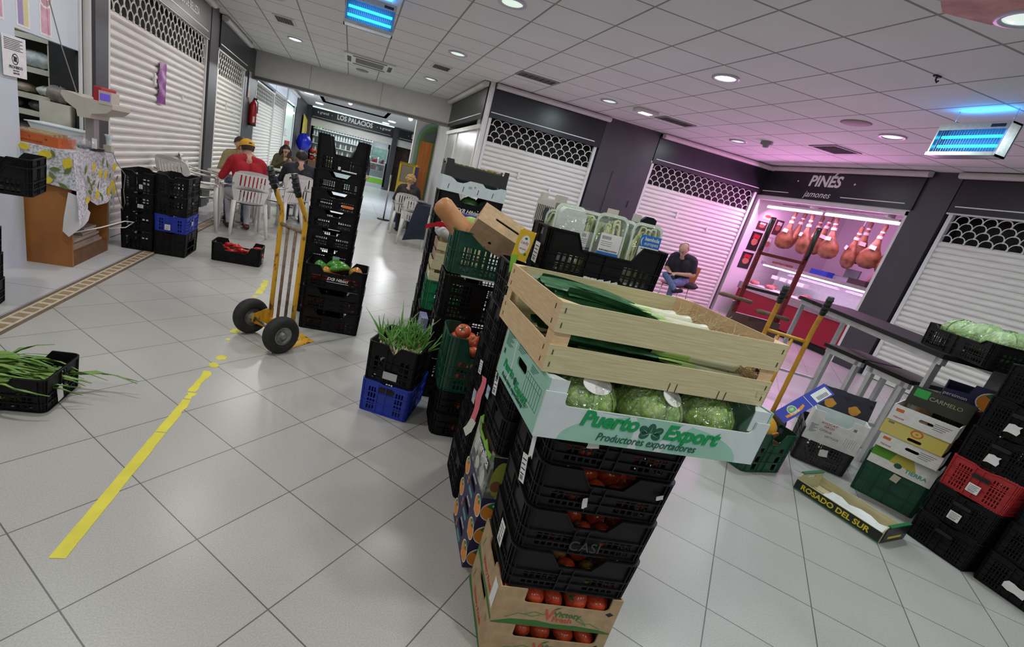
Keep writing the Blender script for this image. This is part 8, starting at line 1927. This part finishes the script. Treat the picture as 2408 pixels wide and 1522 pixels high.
text('PINÉS', 0.25, (1.33, -0.053, 2.75), FACE_F, WHITEINK, t, bold=0.008, shear=0.08, sx=0.95)
text('jamones', 0.15, (1.28, -0.053, 2.53), FACE_F, WHITEINK, t, shear=0.25)
for x in (0.80, 1.86): b = MB(); b.plate([(x - .018, 2.74), (x, 2.722), (x + .018, 2.74), (x, 2.758)], 0.004, T=wallT(0, -0.05, 0, 0)); b.build('diamond_dot', WHITEINK, t)
cover('light cover along the top of the PINÉS sign', 7.94, 8.47, -90, 2.9)
PINK = (1.0, 0.34, 0.88)
TUBE = mat('pink_tube_glow', (1, 1, 1), 0.3, emit=(1.0, 0.62, 0.93), estr=9)
for k, (y0, y1) in enumerate(((8.34, 7.16), (7.08, 5.86))):
    t = thing('fluorescent_tube', ('left', 'right')[k] + ' glowing tube across the top of the ham shop opening', 'light', (8.14, 0, 2.255))
    b = MB(); b.tube([(0, y0, 0), (0, y1, 0)], 0.022, 10); b.build('tube', TUBE, t)
    b = MB(); b.bx(-0.04, 0.04, y1, y0, 0.025, 0.06); b.build('fitting', WHITE_ALU, t)
    b = MB(); b.bx(-0.16, 0.0, y1 + .1, y1 + .14, 0.06, 0.12); b.build('bracket', WHITE_ALU, t)
    area_light('pink_tube_light', (8.05, (y0 + y1) / 2, 2.20), (0, math.radians(62), 0), 0.12, 1.1, 60, PINK)
    area_light('pink_tube_inside', (8.25, (y0 + y1) / 2, 2.20), (0, math.radians(-35), 0), 0.12, 1.1, 22, (1, 0.45, 0.9))
area_light('pink_ceiling_lamp', (8.9, 7.0, 2.85), (0, 0, 0), 1.6, 1.6, 18, PINK)
HAM = mat('cured_ham', (0.13, 0.040, 0.016), 0.45, col2=(0.42, 0.19, 0.08), scale=7, detail=7, bump=0.25); HAMW = mat('ham_tag', (0.72, 0.66, 0.62), 0.5); HOOF = mat('ham_shank', (0.20, 0.09, 0.04), 0.5, noise=0.3, scale=12)
def ham_me():
    b = MB(); b.lathe([(0.0, -0.70), (0.06, -0.69), (0.115, -0.63), (0.135, -0.54), (0.125, -0.44), (0.095, -0.34), (0.06, -0.25), (0.038, -0.16), (0.032, -0.06), (0.03, 0.0)], 20)
    b.v = [(x * 0.72 + 0.10 * max(0, -z - .3), y * (1 + .25 * (z < -.4)), z) for (x, y, z) in b.v]; m1 = b.mesh('meat', [HAM])
    b = MB(); b.lathe([(0.031, -0.08), (0.030, 0.0), (0.034, 0.05), (0.02, 0.09), (0.0, 0.10)], 12); m2 = b.mesh('hoof', [HOOF])
    b = MB(); b.tube([(0, 0, 0.06), (0.0, 0, 0.2)], 0.004, 5); m3 = b.mesh('cord', [HAMW])
    b = MB(); b.lathe([(0.044, -0.16), (0.044, -0.11)], 12); m4 = b.mesh('band', [HAMW])
    b = MB(); b.lathe([(0.036, -0.06), (0.036, -0.03)], 12); m6 = b.mesh('band', [HAMW])
    b = MB(); b.plate([(-0.05, -0.02), (0.05, -0.03), (0.045, 0.04), (-0.045, 0.05)], 0.003, T=TR((-0.09, 0, -0.33), (PI / 2 - .2, 0, -PI / 2))); m5 = b.mesh('paper_tag', [HAMW])
    return [('meat', m1), ('hoof', m2), ('cord', m3), ('band', m4), ('paper_tag', m5), ('band', m6)]
HM_ = ham_me()
for i, (x, y, z, r, tl) in enumerate(((8.55, 8.05, 2.20, 0.3, 0.05), (8.75, 8.02, 2.22, 2.4, -0.05), (8.50, 7.62, 2.18, -0.3, 0.0), (8.80, 7.50, 2.22, 1.0, 0.1), (8.52, 7.15, 2.19, 0.2, -0.1), (8.60, 6.72, 2.10, -0.5, 0.18), (8.85, 6.80, 2.22, 0.8, 0), (8.62, 6.38, 2.18, 0.4, 0.06), (8.80, 6.22, 2.16, 2.0, -0.1), (8.55, 5.98, 2.14, -.2, 0.1), (8.75, 5.86, 2.2, 0.5, 0), (9.0, 7.85, 2.22, 0.7, 0))):
    t = thing('hanging_ham', 'cured ham hanging by its hoof in the pink-lit shop, ' + ('leftmost in the front', 'behind the leftmost', 'second in the front row', 'behind the second', 'third in the front row', 'tilted with a white tag', 'behind the tilted one', 'fifth in the front row', 'behind the fifth', 'last but one on the right', 'far right', 'deep at the back left')[i], 'ham', (x, y, z), 0, None, (tl, -0.05, r))
    t.scale = (1, 1, 0.95)
    for n, me in HM_: o = bpy.data.objects.new(n, me); COL.objects.link(o); o.parent = t
t = thing('ham_rail', 'steel rail from which the hams hang', 'rail', (8.65, 5.4, 2.38))
b = MB()
for dx in (-0.12, 0.12): b.tube([(dx, 0, 0), (dx, 3.0, 0)], 0.012, 8)
b.build('rail', STEEL, t)
for q in (0.2, 1.5, 2.8): b = MB(); b.cyl((0, q, -0.01), (0, q, CEIL - 2.38), 0.008, 6); b.bx(-.13, .13, q - .01, q + .01, -.01, .01); b.build('hanger', STEEL, t)
# counter display
t = thing('display_counter', 'refrigerated glass meat counter with a dark red base in the ham shop', 'counter', (8.12, 8.2, 0), -90)
b = MB(); b.bx(0, 2.45, 0, 0.85, 0.12, 0.62); b.build('base', mat('dark_red_panel', (0.33, 0.012, 0.03), 0.35), t)
b = MB(); b.bx(0, 2.45, 0.03, 0.82, 0.0, 0.12); b.build('plinth', DARK, t)
b = MB(); b.bx(0, 2.45, -0.04, 0.0, 0.60, 0.74); b.build('bumper', STEEL, t)
b = MB(); b.bx(0, 2.45, 0, 0.85, 0.62, 0.74); b.bx(0, 2.45, 0.80, 0.85, 0.74, 1.16); b.build('tray_deck', WHITEC, t)
b = MB(); b.strip([[(x, y, z) for x in (0.0, 2.45)] for (y, z) in ((0.0, 0.74), (0.04, 0.95), (0.10, 1.10), (0.30, 1.19))], 0); b.build('front_glass', GLASS, t)
b = MB(); b.bx(0, 2.45, 0.30, 0.85, 1.18, 1.22); b.build('top_shelf', mat('pink_white_laminate', (0.7, 0.66, 0.7), 0.3), t)
b = MB(); b.bx(0.05, 2.40, 0.30, 0.36, 1.14, 1.18); b.build('case_light', TUBE, t)
b = MB(); b.bx(0.0, 2.45, 0.28, 0.31, 1.17, 1.23); b.build('edge_trim', STEEL, t)
area_light('case_light_glow', (8.5, 6.98, 1.12), (0, 0, 0), 0.1, 2.2, 7, (1, .45, .85))
MEAT = mat('meat_cuts', (0.45, 0.05, 0.06), 0.4, col2=(0.62, 0.30, 0.25), scale=9)
for i in range(12):
    x, y = 8.30 + 0.30 * (i % 2), 8.05 - 0.19 * i
    b = MB(); b.ball((0, 0, 0.035), 1, 14, 8, sc=(0.11, 0.075, 0.045), fn=lambda th, ph: 1 + .1 * math.sin(4 * ph + i)); tag(b.build('meat_cut', MEAT, loc=(x, y, 0.742)), 'cut of meat laid out in the ham shop counter', 'meat', 'meat cuts in the counter')
for i, (y, lb) in enumerate(((7.95, 'leftmost'), (7.75, 'second'), (7.55, 'third'), (7.35, 'fourth'))):
    b = MB(); b.bx(-0.07, 0.07, -0.07, 0.07, 0, 0.07); tag(b.build('white_packet', PAPER, loc=(8.62, y, 0.79)), lb + ' white wrapped packet from the left in the ham shop counter', 'packet') if 0 else tag(b.build('white_packet', PAPER, loc=(8.68, y, 0.742 + 0.19)), lb + ' white packet from the left on the glass shelf of the counter', 'packet')
b = MB(); b.bx(8.55, 8.85, 7.2, 8.1, 0.92, 0.93); tag(b.build('glass_shelf', GLASS), 'glass shelf carrying white packets inside the ham counter', 'shelf')
for (y, w, h, m_, lb, nm) in ((7.85, 0.34, 0.05, HOOF, 'dark ham stand board on the counter top, left', 'ham_stand'), (6.30, 0.30, 0.10, mat('dark_box', (0.05, 0.03, 0.03), 0.5), 'dark box with yellow lettering on the counter top', 'box'), (7.0, 0.34, 0.10, BLUE, 'blue and white packet on the counter top', 'packet')):
    b = MB(); b.bx(-0.08, 0.08, -w / 2, w / 2, 0, h); tag(b.build(nm, m_, loc=(8.55, y, 1.2205)), lb, 'box')
for i, y in enumerate((6.72, 6.05)):
    t = thing('counter_scale', ('grey counter scale in the middle of the ham counter', 'grey counter scale at the right end of the ham counter')[i], 'scale', (8.75, y, 1.2205))
    b = MB(); b.bx(-0.13, 0.13, -0.16, 0.16, 0, 0.07); b.build('body', mat('scale_grey', (0.25, 0.25, 0.30), 0.4), t); b = MB(); b.bx(0.10, 0.13, -0.13, 0.13, 0.07, 0.24); b.build('display', mat('scale_grey', (0.25, 0.25, 0.30), 0.4), t); b = MB(); b.bx(-0.12, 0.08, -0.15, 0.15, 0.075, 0.085); b.build('plate', STEEL, t)
b = MB(); b.bx(-0.02, 0.0, -0.5, 0.5, 0, 0.45); tag(b.build('red_shelf_sign', mat('red_sign', (0.45, 0.02, 0.03), 0.5), loc=(10.27, 6.3, 1.75)), 'red sign on the back wall of the ham shop', 'sign')
# posters on the left inner wall
for (x, z, w, h, m_, a, lb) in ((8.36, 2.02, 0.26, 0.14, 0, PI, 'small white photo card at the top of the ham shop side wall'), (8.30, 1.80, 0.24, 0.17, 1, 0, 'small dark photo card below the top one on the ham shop side wall'), (8.70, 1.78, 0.20, 0.30, 1, 0, 'red and black poster, upper right on the ham shop side wall'), (8.28, 1.37, 0.26, 0.38, 2, 0, 'black poster with a red top on the ham shop side wall'), (8.62, 1.42, 0.18, 0.30, 3, 0, 'pink round-plate poster on the ham shop side wall'), (8.26, 0.98, 0.28, 0.34, 2, 0, 'black ham poster, lowest on the ham shop side wall')):
    t = thing('wall_poster', lb, 'poster', (x, 8.457, z))
    b = MB(); b.bx(-w / 2, w / 2, -0.004, 0, 0, h, 0); b.build('sheet', (PAPER, mat('brown_black_print', (0.10, 0.03, 0.03), 0.5), mat('black_print', (0.02, 0.012, 0.014), 0.4), mat('rose_sheet', (0.62, 0.42, 0.52), 0.5))[m_], t)
    b = MB(); b.plate(ngon(0, h * .48, w * .3, h * .2, 16), 0.002, T=wallT(0, -0.004, 0, 0)); b.plate([(-w * .3, h * .66), (w * .3, h * .62), (w * .34, h * .86), (-w * .25, h * .9)], 0.002, mi=1, T=wallT(0, -0.004, 0, 0)); b.build('printed_picture', [mat('ham_print', (0.50, 0.16, 0.10), 0.5), PAPER if m_ != 2 else mat('red_sign', (0.45, 0.02, 0.03), 0.5)], t)
# shutter right of the ham shop
shutter('wide cream roller shutter on the right wall, beside the ham shop', 7.97, 5.16, -90, 3.6, 2.44, 2.08)
sign('blank black sign board above the wide right-hand shutter', 7.96, 5.2, -90, 3.7, 2.46, 2.92)
cover('light cover above the right-hand shutter, next to the ham shop', 7.96, 5.22, -90, 3.7)
# ================================================================== corridor: arch door, toy machine, bright stall goods, lit window
t = thing('arched_door', 'arched frame with an orange plank door and a green leaf at the right of the corridor', 'door', (1.5, 13.2, 0), 0)
GFR = mat('green_frame', (0.13, 0.30, 0.06), 0.5, noise=0.1, scale=5); ODOOR = mat('orange_planks', (0.62, 0.20, 0.03), 0.45, col2=(0.48, 0.13, 0.015), scale=3, stretch=(9, 1, .6))
def arch(w, h, x0=0.0): r = w / 2; return [(x0, 0), (x0 + w, 0)] + [(x0 + r + r * math.cos(PI * i / 20), h - r * 1.3 + r * 1.3 * math.sin(PI * i / 20)) for i in range(21)]
b = MB(); b.plate(arch(0.86, 2.58, 0.07), 0.03, T=wallT(0, 0, 0, 0)); b.build('frame', mat('teal_grey_frame', (0.22, 0.38, 0.30), 0.5), t)
b = MB(); b.plate(arch(0.70, 2.48, 0.15), 0.02, T=wallT(0, -0.03, 0, 0)); b.build('green_leaf', GFR, t)
b = MB(); b.bx(0.18, 0.50, -0.11, -0.05, 0.02, 2.08); b.build('orange_door', ODOOR, t)
b = MB()
for z in (0.4, 1.7): b.bx(0.18, 0.50, -0.122, -0.11, z, z + 0.06)
b.build('door_batten', ODOOR, t)
b = MB(); b.plate([(0.22, 2.12), (0.78, 2.12), (0.72, 2.30), (0.5, 2.42), (0.28, 2.30)], 0.012, T=wallT(0, -0.05, 0, 0)); b.build('fanlight', mat('dim_glass', (0.12, 0.15, 0.14), 0.2), t)
b = MB(); b.bx(0.86, 0.98, -0.012, 0, 1.3, 1.7); b.build('notice', PAPER, t)
t = thing('toy_machine', 'yellow and blue toy vending machine in the corridor beyond the chairs', 'vending machine', (1.38, 12.35, 0), -14)
TY = mat('toy_yellow', (0.70, 0.50, 0.02), 0.4); TB = mat('toy_blue', (0.02, 0.03, 0.20), 0.4)
b = MB(); b.bx(-0.20, 0.24, 0, 0.42, 0, 0.55); b.build('base', TB, t)
b = MB(); b.bx(0.20, 0.245, -0.01, 0.43, 0.55, 1.42); b.bx(-0.2, 0.24, 0.38, 0.42, 0.55, 1.42); b.build('blue_side', TB, t)
b = MB(); b.plate([(-0.20, 0), (0.20, 0), (0.20, 0.92), (-0.20, 0.92)], 0.03, [[(-0.15, 0.45), (0.15, 0.45), (0.15, 0.86), (-0.15, 0.86)], [(-0.02, 0.12), (0.14, 0.12), (0.14, 0.36), (-0.02, 0.36)]], T=wallT(0, 0.03, 0.55, 0)); b.build('yellow_front', TY, t)
b = MB(); b.bx(-0.20, -0.17, 0.03, 0.4, 0.55, 1.47); b.bx(-0.2, 0.24, 0.0, 0.42, 1.42, 1.47); b.build('yellow_case', TY, t)
b = MB(); b.bx(-0.15, 0.15, 0.03, 0.035, 1.0, 1.41); b.bx(-0.02, 0.14, 0.03, 0.035, 0.67, 0.91); b.build('window', mat('dim_window', (0.30, 0.26, 0.20), 0.15), t)
for i in range(7):
    b = MB(); b.ball((0, 0, 0), 0.055, 10, 7); tag(b.build('toy_capsule', (TY, REDC, TY, PAPER, TY, BLUE, TY)[i], loc=(1.29 + 0.042 * i, 12.47 + 0.06 * (i % 2), 1.05 + .05 * (i % 3))), 'toy capsule in the yellow vending machine', 'toy', 'toy capsules')
for (x, y, h, lb) in ((1.02, 12.3, 1.1, 'thin silver stand left of the toy machine'),):
    t = thing('metal_stand', lb, 'stand', (x, y, 0)); b = MB(); b.cyl((0, 0, 0), (0, 0, h), 0.02, 8); b.build('pole', STEEL, t); b = MB(); b.lathe([(0, 0), (0.16, 0), (0.16, 0.02), (0, 0.03)], 16); b.build('foot', INK, t)
# bright stall: shelves of bottles, display case, picture
t = thing('bottle_shelves', 'bright white shelves behind the counter of the LOS PALACIOS stall', 'shelves', (-2.0, 26.6, 0))
for z in (1.05, 1.42, 1.78, 2.12): b = MB(); b.bx(0, 3.0, 0.0, 0.35, z, z + 0.03); b.build('shelf', WHITEC, t)
b = MB(); b.bx(0, 3.0, 0.35, 0.38, 0.4, 2.5); b.build('back_board', WHITEC, t)
b = MB(); b.bx(0, 3.0, 0.02, 0.38, 0.0, 0.95); b.build('base_unit', WHITEC, t)
BOT = [mat('jar_%d' % i, c, 0.3) for i, c in enumerate(((0.10, 0.08, 0.07), (0.55, 0.56, 0.55), (0.20, 0.22, 0.18), (0.62, 0.60, 0.52), (0.25, 0.5, 0.08)))]
bme = [mesh_of(lambda b: b.lathe([(0, 0), (0.05, 0), (0.052, 0.02), (0.052, 0.16), (0.02, 0.21), (0.02, 0.26), (0.0, 0.26)], 10), 'bottle', [m]) for m in BOT]
for r_, z in enumerate((1.08, 1.45, 1.81, 2.15)):
    for i in range(22):
        single('bottle', bme[(0 if r_ == 3 else 1 if r_ == 2 else (i * 7 + r_) % 4) if not (r_ == 3 and i < 3) else 4], 'bottle lined up on the shelves of the LOS PALACIOS stall', 'bottle', (-1.93 + 0.135 * i, 26.72, z), 1.0, (0, 0, 0), 'bottles on the stall shelves')
t = thing('display_case', 'white glass display case with a lime green base in the LOS PALACIOS stall', 'display case', (0.75, 25.75, 0))
b = MB(); b.bx(0, 1.0, 0, 0.6, 0.22, 0.46); b.build('green_panel', mat('lime_panel', (0.25, 0.62, 0.04), 0.4), t)
b = MB(); b.bx(0, 1.0, 0.02, 0.6, 0.0, 0.22); b.bx(0, 1.0, 0, 0.6, 0.46, 0.52); b.bx(0, 1.0, 0, 0.6, 1.15, 1.2); b.bx(0, 1.0, 0.5, 0.6, 0.52, 1.15); b.bx(0, 1, 0, .5, 0.82, 0.84); b.build('case', WHITEC, t)
b = MB(); b.bx(0, 1.0, 0, 0.006, 0.52, 1.15); b.build('glass', GLASS, t)
q = random.Random(11)
for i in range(16):
    b = MB(); b.lathe([(0, 0), (0.06, 0), (0.06, 0.1 + .06 * (i % 3)), (0.03, 0.16 + .06 * (i % 3)), (0, 0.17 + .06 * (i % 3))], 10); tag(b.build('stall_jar', (REDC, WHITEC, BOT[2], mat('wine_red', (0.22, 0.02, 0.05), 0.4))[i % 4], loc=(0.83 + 0.11 * (i % 8), 25.95 + .12 * (i // 8), 1.2005 if i < 8 else 0.8405)), 'jar in or on the white display case of the bright stall', 'jar', 'jars of the bright stall')
b = MB(); b.bx(0, 0.9, 0, 0.02, 0, 0.75); b.bx(0.05, 0.85, -0.004, 0, 0.05, 0.70, 1); tag(b.build('wall_picture', [PAPER, mat('aqua_picture', (0.35, 0.60, 0.55), 0.4, noise=0.2, scale=5)], loc=(1.0, 27.36, 1.25)), 'aqua picture on the back wall of the bright stall', 'picture')
for i in range(8):
    b = MB(); b.ball((0, 0, 0.12), 0.14, 10, 7, sc=(1, .8, .9)); tag(b.build('snack_bag', (REDC, ORANGE, PAPER, mat('olive_yellow_print', (0.52, 0.46, 0.06), 0.5))[i % 4], loc=(-1.85 + 0.27 * (i % 4), 25.9, 0.62 + 0.3 * (i // 4))), 'snack bag on the rack in front of the bottle shelves', 'snack bag', 'snack bags at the bright stall')
t = thing('snack_rack', 'low rack carrying snack bags at the LOS PALACIOS stall', 'rack', (-2.0, 25.7, 0)); b = MB(); b.bx(0, 1.2, 0, 0.4, 0, 0.62); b.bx(0, 1.2, 0, 0.4, 0.905, 0.92); b.build('rack', mat('brown_rack', (0.20, 0.11, 0.06), 0.6), t)
t = thing('blue_bundle', 'shiny royal blue bundle hung by the far left pillar', 'bundle', (-1.95, 22.0, 1.35)); b = MB(); b.ball((0, 0, 0), 1, 18, 10, sc=(0.3, 0.3, 0.33), fn=lambda th, ph: 1 + .1 * math.sin(6 * ph + 3 * th)); b.build('bundle', mat('royal_blue_plastic', (0.01, 0.02, 0.45), 0.25), t)
# lit shop window on the left of the corridor
b = MB(); b.bx(-2.40, -2.36, 18.3, 21.0, 0.0, 2.5); o = b.build('window_1', mat('lit_window_back', (0.5, 0.62, 0.56), 0.5, emit=(0.7, 0.85, 0.78), estr=0.55)); struct(o)
b = MB(); b.bx(-2.34, -2.32, 18.3, 21.0, 0.0, 0.7); b.bx(-2.34, -2.31, 18.25, 18.35, 0, 2.56); b.bx(-2.34, -2.31, 20.95, 21.05, 0, 2.56); struct(b.build('trim_10', WHITE_ALU))
t = thing('window_lamp', 'bright tube lamp inside the lit corridor shop window', 'light', (-2.34, 18.7, 2.25)); b = MB(); b.tube([(0, 0, 0), (0, 2.0, 0.05)], 0.04, 8); b.build('tube', SPOT, t)
for i, (y, z, m_, lb) in enumerate(((19.2, 1.45, PAPER, 'white and grey goods in the lit corridor window, upper'), (19.6, 1.05, REDC, 'red and white goods in the lit corridor window'), (20.0, 0.75, WHITEC, 'white boxes in the lit corridor window, lowest'))):
    b = MB(); b.bx(-0.03, 0.03, -0.5, 0.5, 0, 0.22); tag(b.build('window_goods', m_, loc=(-2.32, y, z)), lb, 'goods')
finish_people()
dg = bpy.context.evaluated_depsgraph_get()
for o in [o for o in bpy.data.objects if o.type == 'FONT']:      # lettering becomes plain mesh
    me = bpy.data.meshes.new_from_object(o.evaluated_get(dg)); nm = o.name.split('.')[0]; par = o.parent; mw = o.matrix_basis.copy()
    bpy.data.objects.remove(o); n = bpy.data.objects.new(nm, me); COL.objects.link(n); n.parent = par; n.matrix_basis = mw
